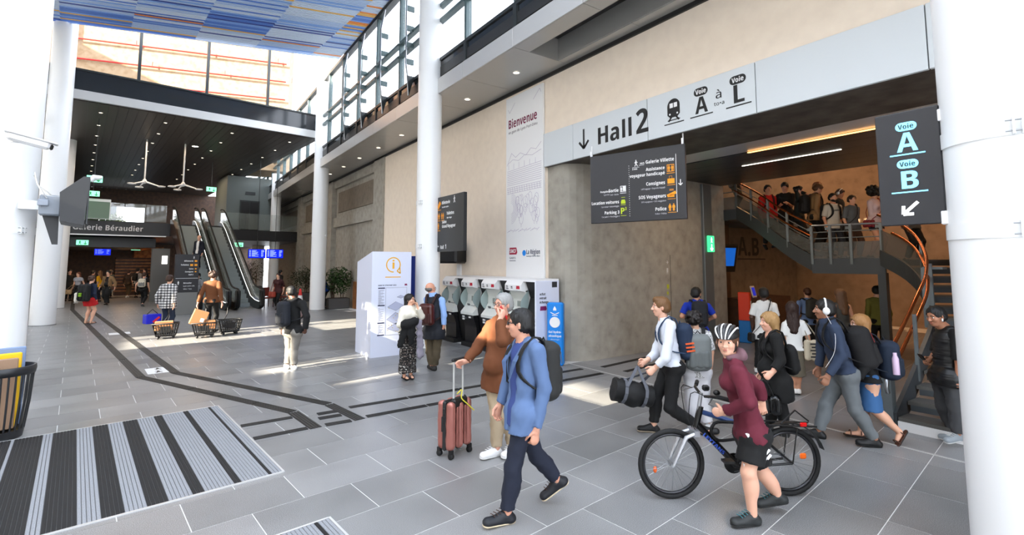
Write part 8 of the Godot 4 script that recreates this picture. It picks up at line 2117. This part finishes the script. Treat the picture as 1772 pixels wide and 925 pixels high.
	# black vest man
	p = figure("vest", "man in a black quilted vest with a white earbud at the foot of the stairs", -118, -12, wear(c3(0.03, 0.03, 0.032), 0.95, "trousers", c3(0.24, 0.245, 0.255), c3(0.55, 0.58, 0.60), "short", dhair, {"fine": 0.011, "h": 1.62, "top": {"hem": 0.06, "loose": 0.012}, "legs": {"fold": 0.013, "loose": 0.02}, "shoes": {"sole": c3(0.8, 0.8, 0.8), "lace": c3(0.75, 0.75, 0.75)}, "tone": c3(0.66, 0.45, 0.34)}))
	J = p[1]; R = rig(J)
	n = Net.new(R.pel - Vector3.ONE * 0.35, J.neck + Vector3.ONE * 0.3, 0.012)
	torso(n, J, p[2], 0.024, R.pel, R.pel.lerp(J.neck, 0.42), R.pel.lerp(J.neck, 0.74), false, 0.0, 1, 0.05); n.clip(R.pel - R.up * 0.09, -R.up)
	for s in ["L", "R"]: n.cap(J["sh" + s], J["sh" + s] + (J["sh" + s] - J.neck).normalized() * 0.2, 0.075, 0.09, 0.0, 1.0, Vector3.RIGHT, 0, 1)
	n.cap(J.neck + R.up * 0.02, J.neck + R.up * 0.3, 0.062, 0.08, 0.0, 1.0, Vector3.RIGHT, 1, 1)
	for k in 8: n.cap(R.pel.lerp(J.neck, -0.1 + 0.125 * k) + R.left * 0.4, R.pel.lerp(J.neck, -0.1 + 0.125 * k) - R.left * 0.4, 0.0, 0.0, 0.0)
	b = MB.new(); n.into(b, 0.012, 16.0, 3, Vector3(0.2, 2.0, 0.2)); obj("quilted_vest", b, mat(0.045, 0.045, 0.05, 0.45), p[0])
	hb = head_basis(J); b = MB.new(); b.tube([J.head + hb * (Vector3(0.37, -0.06, 0.04) * 0.22), J.head + hb * (Vector3(0.38, -0.2, 0.08) * 0.22)], 0.008, 6); obj("earbud", b, M.white, p[0])
	phone("dark phone in the hand of the man in the quilted vest", p[3] + J.haR + Vector3(-0.02, 0.03, -0.02), Basis(Vector3.UP, 0.9) * Basis(Vector3(1, 0, 0), -0.6), c3(0.03, 0.03, 0.035))
	# woman in leopard trousers
	var leo := pattern("leopard")
	p = figure("leopard", "dark-haired woman in a cream jumper and leopard print trousers talking on a phone", 35, 0, wear(c3(0.88, 0.86, 0.80), 1.95, "trousers", wht, c3(0.16, 0.09, 0.07), "long", c3(0.065, 0.04, 0.035), {"fine": 0.013, "fem": true, "top": {"name": "jumper", "hem": 0.02, "loose": 0.028, "fold": 0.012}, "legs": {"mat": leo, "loose": 0.03, "flare": 0.03, "fold": 0.014}, "shoes": {"sandal": true}, "hair": {"len": 1.7}}))
	J = p[1]
	phone("black phone at the ear of the woman in leopard print trousers", p[3] + J.haL + Vector3(-0.01, 0.0, 0.01), Basis(Vector3(0, 0, 1), 0.4) * Basis(Vector3.UP, 1.4), c3(0.03, 0.03, 0.03))
	n = Net.new(J.wrR - Vector3(0.35, 0.6, 0.35), J.wrR + Vector3(0.35, 0.25, 0.35), 0.013)
	n.cap(J.wrR + Vector3(-0.04, 0.02, 0), J.haR + Vector3(0.05, 0.03, 0.03), 0.07, 0.075, 0.04); n.cap(J.wrR, J.wrR + Vector3(-0.12, -0.34, -0.01), 0.07, 0.06, 0.05, 0.6); n.cap(J.haR, J.haR + Vector3(0.0, -0.34, 0.0), 0.07, 0.06, 0.05, 0.6)
	b = MB.new(); n.into(b, 0.025, 10.0, 8); one("coat", b, mat(0.03, 0.03, 0.033, 0.9), "black coat draped over the forearm of the woman in leopard print trousers", "coat").position = p[3]
	n = Net.new(Vector3(-0.1, 0.2, -0.2), Vector3(0.4, 1.2, 0.4), 0.013); n.cap(Vector3(0.16, 1.02, 0.14), Vector3(0.2, 0.42, 0.12), 0.05, 0.07, 0.03, 0.5); b = MB.new(); n.into(b, 0.03, 9.0, 4); one("scarf", b, mat(0.55, 0.53, 0.58, 0.9), "grey scarf hanging at the side of the woman in leopard print trousers", "scarf").position = p[3]
	# elder in gilet
	p = figure("elder", "older man in a navy gilet and pale blue shirt with a brown leather backpack", 95, 0, wear(c3(0.55, 0.68, 0.88), 1.8, "trousers", c3(0.30, 0.26, 0.19), c3(0.06, 0.05, 0.05), "rim", c3(0.42, 0.40, 0.38), {"fine": 0.013, "belly": 0.02, "top": {"hem": 0.02, "collar": true, "loose": 0.018, "fold": 0.012}, "legs": {"fold": 0.012, "loose": 0.02}, "tone": c3(0.80, 0.58, 0.48)}))
	J = p[1]; R = rig(J)
	n = Net.new(R.pel - Vector3.ONE * 0.35, J.neck + Vector3.ONE * 0.3, 0.013); torso(n, J, p[2], 0.034, R.pel, R.pel.lerp(J.neck, 0.42), R.pel.lerp(J.neck, 0.74), false, 0.02, 1, 0.07, 0.01); n.clip(R.pel - R.up * 0.12, -R.up)
	for s in ["L", "R"]: n.cap(J["sh" + s], J["sh" + s] + (J["sh" + s] - J.neck).normalized() * 0.2, 0.072, 0.09, 0.0, 1.0, Vector3.RIGHT, 0, 1)
	n.cap(J.neck + R.up * 0.03, J.neck + R.up * 0.3, 0.062, 0.08, 0.0, 1.0, Vector3.RIGHT, 1, 1)
	b = MB.new(); n.into(b, 0.01, 10.0, 3); obj("gilet", b, mat(0.06, 0.075, 0.115, 0.8), p[0])
	backpack("reddish brown leather backpack on the older man in the gilet", p[3], p[1], p[2], c3(0.26, 0.09, 0.07), {"size": Vector3(0.33, 0.42, 0.17), "fine": 0.012, "mat": mat(0.27, 0.095, 0.075, 0.3), "pocket": c3(0.23, 0.08, 0.065), "strap": c3(0.16, 0.07, 0.055), "y": 0.5})
	glasses(p[0], p[1], p[2], false)
	# man in black jacket and grey trousers
	p = figure("greytrs", "man in a black jacket and light grey trousers walking away with a navy backpack", -160, 0, wear(c3(0.025, 0.025, 0.028), 1.95, "trousers", c3(0.50, 0.485, 0.46), c3(0.85, 0.85, 0.84), "short", c3(0.03, 0.025, 0.025), {"fine": 0.014, "top": {"name": "jacket", "loose": 0.026, "hem": 0.03, "fold": 0.012}, "legs": {"loose": 0.02, "fold": 0.012}, "shoes": {"sole": wht}, "tone": SKIN[2], "hair": {"beard": true}}))
	backpack("navy backpack with a drink bottle on the man in light grey trousers", p[3], p[1], p[2], c3(0.085, 0.10, 0.135), {"size": Vector3(0.30, 0.48, 0.18), "bottle": 1.0, "fine": 0.014})

func glasses(t: Node3D, J: Dictionary, h: float, dark: bool) -> void:
	var B := head_basis(J); var u := 0.133 * h
	var b := MB.new()
	for s in [-1.0, 1.0]:
		var ring := []
		for i in 10: ring.append(J.head + B * (Vector3(s * 0.145 + 0.1 * cos(TAU * i / 10), 0.03 + 0.075 * sin(TAU * i / 10), 0.45 - 0.25 * absf(s * 0.145 + 0.1 * cos(TAU * i / 10)) * 0.6) * u))
		b.tube(ring, 0.0022, 5, false, true)
		b.tube([J.head + B * (Vector3(s * 0.25, 0.05, 0.39) * u), J.head + B * (Vector3(s * 0.365, 0.05, 0.05) * u)], 0.0035 if dark else 0.0022, 5)
	b.tube([J.head + B * (Vector3(-0.05, 0.05, 0.46) * u), J.head + B * (Vector3(0.05, 0.05, 0.46) * u)], 0.0025, 5)
	var o := obj("sunglasses" if dark else "glasses", b, M.black, t)
	if dark:
		for s in [-1.0, 1.0]: b = MB.new(); b.ell(J.head + B * (Vector3(s * 0.145, 0.03, 0.43) * u), Vector3(0.115, 0.085, 0.03) * u, B); obj("lens", b, mat(0.02, 0.02, 0.025, 0.1), o)

func headphones(label: String, p: Array) -> void:
	var J: Dictionary = p[1]; var B := head_basis(J); var u: float = 0.133 * p[2]
	var t := thing("headphones", label, "headphones", p[3])
	var arc := []
	for i in 13: arc.append(J.head + B * (Vector3(0.42 * cos(PI * i / 12), 0.02 + 0.56 * sin(PI * i / 12), -0.05) * u))
	var b := MB.new(); b.tube(arc, 0.012, 6); obj("headband", b, M.white, t)
	for s in [-1.0, 1.0]: b = MB.new(); b.ell(J.head + B * (Vector3(s * 0.42, -0.04, -0.05) * u), Vector3(0.11, 0.2, 0.17) * u, B); obj("ear_cup", b, M.white, t)
	b = MB.new(); b.tube(smooth_path([J.head + B * (Vector3(0.44, -0.2, 0.0) * u), J.shL + Vector3(-0.06, -0.05, 0.02), J.elL + Vector3(-0.14, 0.02, -0.03), J.wrL + Vector3(-0.05, 0.1, 0.0)], 12), 0.003, 4); obj("cable", b, M.white, t)

func strap_over(p: Array, label: String, side: float, c: Color) -> void:   # a cross-body strap with a small bag
	var J: Dictionary = p[1]; var R := rig(J); var h: float = p[2]
	var t := thing("shoulder_bag", label, "bag", p[3])
	var a: Vector3 = J.neck.lerp(J.shL if side > 0 else J.shR, 0.55) + R.up * 0.045 * h
	var e: Vector3 = R.pel - R.left * side * 0.115 * h + R.up * 0.03 * h
	var b := MB.new()
	var pts := smooth_path([e + R.fwd * 0.02, R.pel.lerp(J.neck, 0.5) + R.fwd * 0.098 * h - R.left * side * 0.02 * h, a + R.fwd * 0.03 * h, a - R.fwd * 0.04 * h, R.pel.lerp(J.neck, 0.5) - R.fwd * 0.088 * h - R.left * side * 0.02 * h, e - R.fwd * 0.02], 16)
	var wv := []
	for i in pts.size(): wv.append(R.left * 0.012 + R.up * 0.012 * side)
	b.ribbon(pts, wv, 0.004); obj("strap", b, mat(c.r, c.g, c.b, 0.8), t)
	obj("body", soft_box(e - R.up * 0.08 - R.left * side * 0.03, Basis(R.fwd, R.up, -R.left), Vector3(0.24, 0.18, 0.08), 0.04, 0.016), mat(c.r, c.g, c.b, 0.6), t)

func people_far() -> void:
	var blk := c3(0.03, 0.03, 0.033); var wht := c3(0.88, 0.88, 0.87); var dh := c3(0.045, 0.035, 0.03); var br := c3(0.22, 0.13, 0.08)
	var p := passer("woman in red shorts and a denim jacket walking away between the left columns", Vector3(-2.14, 0, -22.6), 1.66, 140, {"feet": 0.06}, wear(c3(0.09, 0.13, 0.22), 1.9, "shorts", c3(0.72, 0.05, 0.07), br, "bun", c3(0.25, 0.15, 0.1), {"fem": true, "fine": 0.018, "belly": 0.02, "legs": {"hem": 0.55, "loose": 0.045}, "shoes": {"sandal": true}, "tone": SKIN[0]}))
	backpack("large black backpack with lime marks on the woman in red shorts", p[3], p[1], p[2], c3(0.04, 0.045, 0.045), {"size": Vector3(0.40, 0.60, 0.2), "badge": c3(0.6, 0.85, 0.1), "y": 0.42})
	bag("tote_bag", "white tote bag on the left shoulder of the woman in red shorts", "bag", p[1].elL + Vector3(-0.1, -0.12, 0.0), 50, Vector3(0.36, 0.34, 0.12), c3(0.85, 0.83, 0.78), p[1].shL + Vector3(-0.03, 0.04, 0), p[3])
	p = passer("man in a black and white checked shirt pulling the left trolley basket", Vector3(0.08, 0, -18.3), 1.74, 150, {"handR": [0.17, 0.5, -0.12], "handL": [0.16, 0.5, 0.0]}, wear(wht, 1.95, "trousers", c3(0.08, 0.13, 0.22), blk, "short", br, {"fine": 0.016, "top": {"mat": pattern("plaid"), "hem": 0.1, "loose": 0.035}}))
	p = passer("man in a brown shirt and black trousers, pulling baskets before the escalators", Vector3(1.17, 0, -17.6), 1.86, 155, {"handR": [0.2, 0.47, -0.1], "handL": [0.17, 0.48, -0.08]}, wear(c3(0.40, 0.23, 0.10), 1.95, "trousers", blk, blk, "curly", c3(0.20, 0.12, 0.08), {"fine": 0.016, "top": {"hem": 0.04, "loose": 0.022}}))
	p = passer("balding man in a dark blue suit and white shirt riding down the left escalator", gp(4.62, 1.75, 29.2), 1.76, -35, {"lean": -2.0}, wear(c3(0.05, 0.07, 0.13), 1.95, "trousers", c3(0.045, 0.06, 0.115), blk, "rim", c3(0.55, 0.53, 0.5), {"fine": 0.018, "top": {"name": "suit_jacket", "hem": 0.1, "open": 0.055, "loose": 0.02}, "inner": {"c": wht, "sleeve": 0.0, "loose": 0.008}}))
	p = passer("woman in a light grey t-shirt with a cross-body strap by the left escalator", Vector3(1.15, 0, -25.2), 1.68, -45, {}, wear(c3(0.60, 0.61, 0.62), 0.8, "trousers", c3(0.05, 0.06, 0.09), blk, "bun", dh, {"fine": 0.018, "fem": true, "belly": 0.03, "top": {"hem": 0.03}}))
	strap_over(p, "dark cross-body bag of the woman in the light grey t-shirt", 1.0, blk)
	p = passer("woman with an orange-red handbag walking left of the ringed column", Vector3(4.18, 0, -24.4), 1.66, -40, {"stride": 0.09, "handR": [0.06, 0.56, 0.12]}, wear(c3(0.22, 0.06, 0.06), 1.0, "trousers", blk, blk, "long", c3(0.16, 0.08, 0.06), {"fine": 0.02, "fem": true, "hair": {"len": 1.1}}))
	bag("handbag", "orange-red handbag of the woman left of the ringed column", "handbag", p[1].wrR + Vector3(-0.05, -0.22, 0.03), -40, Vector3(0.34, 0.26, 0.12), c3(0.55, 0.16, 0.07), p[1].shR + Vector3(0, 0.03, 0), p[3])
	p = passer("cleaner in a bright blue vest bending over a broom beside the planter", Vector3(6.2, 0, -24.0), 1.66, -110, {"lean": 22.0, "nod": -35.0, "handL": [0.08, 0.55, 0.26], "handR": [0.08, 0.66, 0.22]}, wear(c3(0.03, 0.22, 0.55), 0.9, "trousers", blk, blk, "short", c3(0.25, 0.14, 0.1), {"fine": 0.018, "skin": 1, "top": {"name": "work_vest", "loose": 0.03}}))
	var b := MB.new(); var br0: Vector3 = p[3] + (p[1].haL + p[1].haR) * 0.5
	b.tube([br0 + Vector3(-0.02, 0.35, -0.02), Vector3(5.83, 0.08, -23.85)], 0.014, 6); var bo := one("broom", b, M.white, "white-handled broom held by the cleaner in the blue vest", "broom")
	b = MB.new(); b.rbox(Vector3(5.82, 0.05, -23.85), Vector3(0.34, 0.1, 0.08), 0.01); obj("brush_head", b, M.rubber, bo)
	passer("person in dark clothes standing behind the ringed column's left side", Vector3(5.2, 0, -30.0), 1.72, 120, {}, wear(blk, 1.9, "trousers", blk, blk, "short", dh))
	# under the gallery sign
	p = passer("woman in a pale crop top and black trousers with a straw bag, far left", Vector3(-3.75, 0, -34.3), 1.64, -35, {"stride": 0.08}, wear(c3(0.62, 0.62, 0.64), 0.4, "trousers", blk, wht, "long", c3(0.42, 0.22, 0.12), {"fem": true, "top": {"hem": -0.06}}))
	bag("straw_bag", "straw coloured bag of the woman in the pale crop top", "bag", p[1].haR + Vector3(-0.1, -0.05, 0.05), -35, Vector3(0.36, 0.26, 0.14), c3(0.60, 0.48, 0.33), p[1].elR, p[3])
	passer("woman in a yellow t-shirt with long fair hair, far left", Vector3(-2.95, 0, -35.2), 1.68, -120, {}, wear(c3(0.92, 0.66, 0.03), 0.85, "trousers", c3(0.12, 0.14, 0.2), blk, "long", c3(0.5, 0.33, 0.18), {"fem": true}))
	p = passer("woman in a tan jacket over black clothes walking towards the camera, far left", Vector3(-2.38, 0, -32.3), 1.74, -30, {"stride": 0.10, "handL": [0.2, 0.5, 0.02], "handR": [0.2, 0.52, 0.02]}, wear(c3(0.52, 0.41, 0.28), 1.9, "trousers", blk, c3(0.1, 0.1, 0.1), "short", dh, {"fem": true, "belly": 0.03, "fine": 0.018, "top": {"name": "jacket", "open": 0.06, "hem": 0.05, "loose": 0.03}, "inner": {"c": blk, "sleeve": 0.0, "loose": 0.008}, "legs": {"loose": 0.05}, "hair": {"puff": 0.07}}))
	strap_over(p, "brown cross-body bag with a pale strap on the woman in the tan jacket", -1.0, c3(0.35, 0.2, 0.12))
	p = passer("person in black walking away with a white flap backpack under the gallery sign", Vector3(-0.88, 0, -30.1), 1.66, 155, {"stride": 0.10, "handL": [0.2, 0.5, 0.0]}, wear(blk, 0.5, "trousers", blk, c3(0.35, 0.35, 0.35), "short", br, {"fem": true, "fine": 0.018}))
	backpack("white and grey flap backpack on the person in black", p[3], p[1], p[2], c3(0.80, 0.77, 0.70), {"size": Vector3(0.32, 0.40, 0.16), "pocket": c3(0.45, 0.45, 0.44), "strap": c3(0.4, 0.42, 0.46)})
	passer("dark figure at the far left edge of the lower gallery", Vector3(-4.4, 0, -36.6), 1.74, 20, {}, wear(c3(0.10, 0.09, 0.08), 1.9, "trousers", blk, blk, "short", dh))
	passer("figure in olive trousers with a pale bag deep in the lower gallery", Vector3(-1.9, 0, -38.4), 1.68, 150, {"stride": 0.06}, wear(c3(0.16, 0.11, 0.08), 1.9, "trousers", c3(0.30, 0.24, 0.15), wht, "short", br))
	p = passer("figure in black with a black backpack deep in the lower gallery", Vector3(-1.45, 0, -38.0), 1.8, 150, {"stride": 0.05}, wear(c3(0.75, 0.7, 0.66), 0.9, "trousers", blk, blk, "short", dh))
	backpack("black backpack on the tall figure deep in the lower gallery", p[3], p[1], p[2], blk, {"fine": 0.024})
	passer("figure in black beside the grey pillar deep in the lower gallery", Vector3(-0.5, 0, -38.6), 1.82, 145, {}, wear(blk, 0.9, "trousers", blk, blk, "short", dh))
	passer("figure half hidden behind the person with the white backpack", Vector3(-1.0, 0, -36.8), 1.78, -60, {}, wear(c3(0.05, 0.05, 0.06), 1.9, "trousers", blk, blk, "long", br, {"fem": true}))
	passer("figure in a grey top behind the woman in the tan jacket", Vector3(-2.7, 0, -38.0), 1.7, -35, {}, wear(c3(0.20, 0.23, 0.24), 1.9, "trousers", blk, blk, "short", c3(0.35, 0.3, 0.25)))
	passer("figure in black behind the woman in the crop top", Vector3(-3.5, 0, -37.5), 1.68, 140, {}, wear(blk, 1.9, "trousers", blk, blk, "short", dh))
	# hall two
	p = passer("woman in a grey sleeveless dress with a pink bag inside Hall 2", Vector3(10.57, 0, -4.15), 1.62, 150, {"stride": 0.05, "handL": [0.13, 0.5, 0.05]}, wear(c3(0.24, 0.235, 0.22), 0.0, "skirt", c3(0.24, 0.235, 0.22), br, "bob", c3(0.36, 0.24, 0.14), {"fem": true, "fine": 0.018, "legs": {"hem": 0.28}, "skin": 1}))
	bag("pink_bag", "pink bag on the arm of the woman in the grey dress", "bag", p[1].wrL + Vector3(-0.08, 0.0, 0.02), 60, Vector3(0.32, 0.26, 0.1), c3(0.62, 0.26, 0.24), p[1].shL + Vector3(0, 0.0, 0), p[3])
	passer("person in a yellow-green patterned jacket half hidden behind the stair post", Vector3(12.9, 0, -4.35), 1.6, 120, {}, wear(c3(0.42, 0.40, 0.14), 1.9, "trousers", blk, blk, "short", dh))
	# on the stairs
	var st := [["person in a bright red jacket at the top of the stairs", Vector3(13.15, 2.5, -6.8), 1.7, -40, c3(0.80, 0.09, 0.03), 1.9, blk, "short", dh, 0.0], ["person in black looking down at a phone on the upper stairs", Vector3(13.5, 2.52, -6.5), 1.74, -70, c3(0.05, 0.05, 0.055), 0.9, blk, "short", dh, 0.0], ["person in a dark teal striped top, hand raised to the mouth, on the stairs", Vector3(13.2, 2.36, -6.05), 1.72, 20, c3(0.08, 0.12, 0.12), 1.9, blk, "bun", dh, 1.0],
		["man in a tan shirt bending his head on the stairs above the landing", Vector3(13.05, 2.3, -5.6), 1.8, 40, c3(0.55, 0.42, 0.27), 1.9, blk, "short", c3(0.35, 0.22, 0.12), 0.0], ["ginger-haired person behind the man in the tan shirt", Vector3(13.9, 2.45, -5.9), 1.78, 20, c3(0.16, 0.12, 0.1), 1.9, blk, "short", c3(0.45, 0.22, 0.08), 0.0], ["bearded man in a white printed t-shirt on the stair landing", Vector3(12.8, 2.17, -5.1), 1.58, -35, c3(0.72, 0.69, 0.64), 0.85, c3(0.12, 0.14, 0.18), "short", dh, 0.0],
		["man in a grey t-shirt with a dark diagonal strap on the stair landing", Vector3(12.9, 2.17, -4.75), 1.5, -25, c3(0.32, 0.33, 0.34), 0.9, c3(0.25, 0.14, 0.06), "short", c3(0.15, 0.1, 0.07), 0.0], ["man wearing dark headphones behind the landing", Vector3(14.2, 2.4, -5.5), 1.62, 0, c3(0.10, 0.13, 0.16), 1.9, blk, "short", br, 0.0], ["woman with big curly dark hair and a white shirt on the landing", Vector3(13.0, 2.17, -4.35), 1.64, -10, c3(0.78, 0.68, 0.68), 1.9, c3(0.10, 0.11, 0.15), "curly", dh, 1.0],
		["person in a black and white top behind the Voie sign on the stairs", Vector3(13.2, 2.1, -3.75), 1.6, -20, c3(0.3, 0.3, 0.3), 0.9, blk, "short", dh, 1.0], ["person in loose mauve trousers half hidden by the Voie sign", Vector3(12.3, 1.86, -2.7), 1.72, -60, c3(0.2, 0.18, 0.2), 0.9, c3(0.32, 0.26, 0.33), "short", dh, 0.0], ["woman in a puffy cream blouse coming down the stairs", Vector3(10.2, 1.24, -2.05), 1.66, -80, c3(0.74, 0.64, 0.58), 1.6, blk, "pony", c3(0.6, 0.3, 0.1), 1.0], ["person in black with an orange bag lower on the stairs", Vector3(9.0, 0.78, -1.85), 1.35, -75, c3(0.03, 0.03, 0.03), 0.9, c3(0.03, 0.15, 0.2), "short", dh, 0.0],
		["dark figure standing at the left end of the upper stairs", Vector3(13.8, 3.58, -8.1), 1.66, 60, c3(0.25, 0.2, 0.15), 1.9, c3(0.3, 0.28, 0.2), "short", dh, 0.0]]
	for s in st:
		var po := {"stride": 0.04}
		if s[0].contains("phone"): po.merge({"handL": [0.04, 0.66, 0.16], "handR": [0.06, 0.64, 0.14], "nod": -30.0})
		if s[0].contains("mouth"): po.merge({"handR": [0.03, 0.86, 0.12]})
		if s[0].contains("bending"): po.merge({"nod": -35.0, "heads": [0.0, -0.02, 0.03]})
		if s[0].contains("curly"): po.merge({"handR": [0.02, 0.58, 0.14], "look": 50.0})
		var more := {"fem": s[9] > 0, "fine": 0.018, "skin": 1, "legs": {"loose": 0.05 if s[0].contains("mauve") else 0.012}}
		if s[0].contains("bearded"): more.hair = {"beard": true}
		if s[0].contains("big curly"): more.hair = {"puff": 0.16}; more.legs = {"kind": "shorts", "hem": 0.45}
		if s[0].contains("puffy"): more.top = {"loose": 0.035}
		p = passer(s[0], s[1], s[2], s[3], po, wear(s[4], s[5], "trousers", s[6], blk, s[7], s[8], more))
		if s[0].contains("diagonal"): strap_over(p, "dark messenger bag of the man in the grey t-shirt on the landing", 1.0, c3(0.06, 0.06, 0.07))
		if s[0].contains("big curly"): strap_over(p, "crimson shoulder bag of the curly-haired woman on the landing", 1.0, c3(0.45, 0.03, 0.10))
		if s[0].contains("white printed"):
			backpack("black backpack on the bearded man on the landing", p[3], p[1], p[2], blk, {})
			var R := rig(p[1]); b = MB.new(); var F := frame(R.pel.lerp(p[1].neck, 0.68) + R.fwd * 0.125, R.left * -1.0 * -1.0, Vector3.UP); fitw(b, "Sunshine", 0.035, frame(F.origin, R.left, R.up), -0.1, 0.1, 0.0); obj("lettering", b, mat(0.1, 0.1, 0.12), p[0])
		if s[0].contains("tan shirt") and not s[0].contains("behind"): backpack("dark backpack on the man in the tan shirt on the stairs", p[3], p[1], p[2], c3(0.06, 0.06, 0.065), {})
		if s[0].contains("red jacket"): backpack("dark pink backpack on the person in the bright red jacket", p[3], p[1], p[2], c3(0.35, 0.06, 0.12), {})
		if s[0].contains("puffy"): strap_over(p, "black waist bag of the woman in the cream blouse", 1.0, c3(0.02, 0.02, 0.025))
		if s[0].contains("dark headphones"): headphones("dark headphones of the man behind the landing", p)
		if s[0].contains("orange bag"): bag("orange_bag", "orange brown bag carried by the person in black lower on the stairs", "bag", p[1].haL + Vector3(-0.15, 0.0, 0.05), 20, Vector3(0.36, 0.2, 0.14), c3(0.45, 0.17, 0.06), p[1].elL, p[3])

const SKY := 4.0
const EXPOSURE := 1.7
const SUN := 8.0
const SUN_DIR := Vector3(0.88, -0.44, -0.15)

func _ready() -> void:
	camera_and_light()
	base_of()
	make_materials()
	floor_tiles()
	shell()
	columns()
	far_hall()
	hall_two()
	header_sign()
	banner()
	big_sign()
	voie_sign()
	hall_one_sign()
	wall_panels()
	info_kiosk()
	ticket_machines()
	hall_equipment()
	floor_markings()
	staircase()
	escalators()
	far_things()
	luggage()
	people_near()
	people_far()
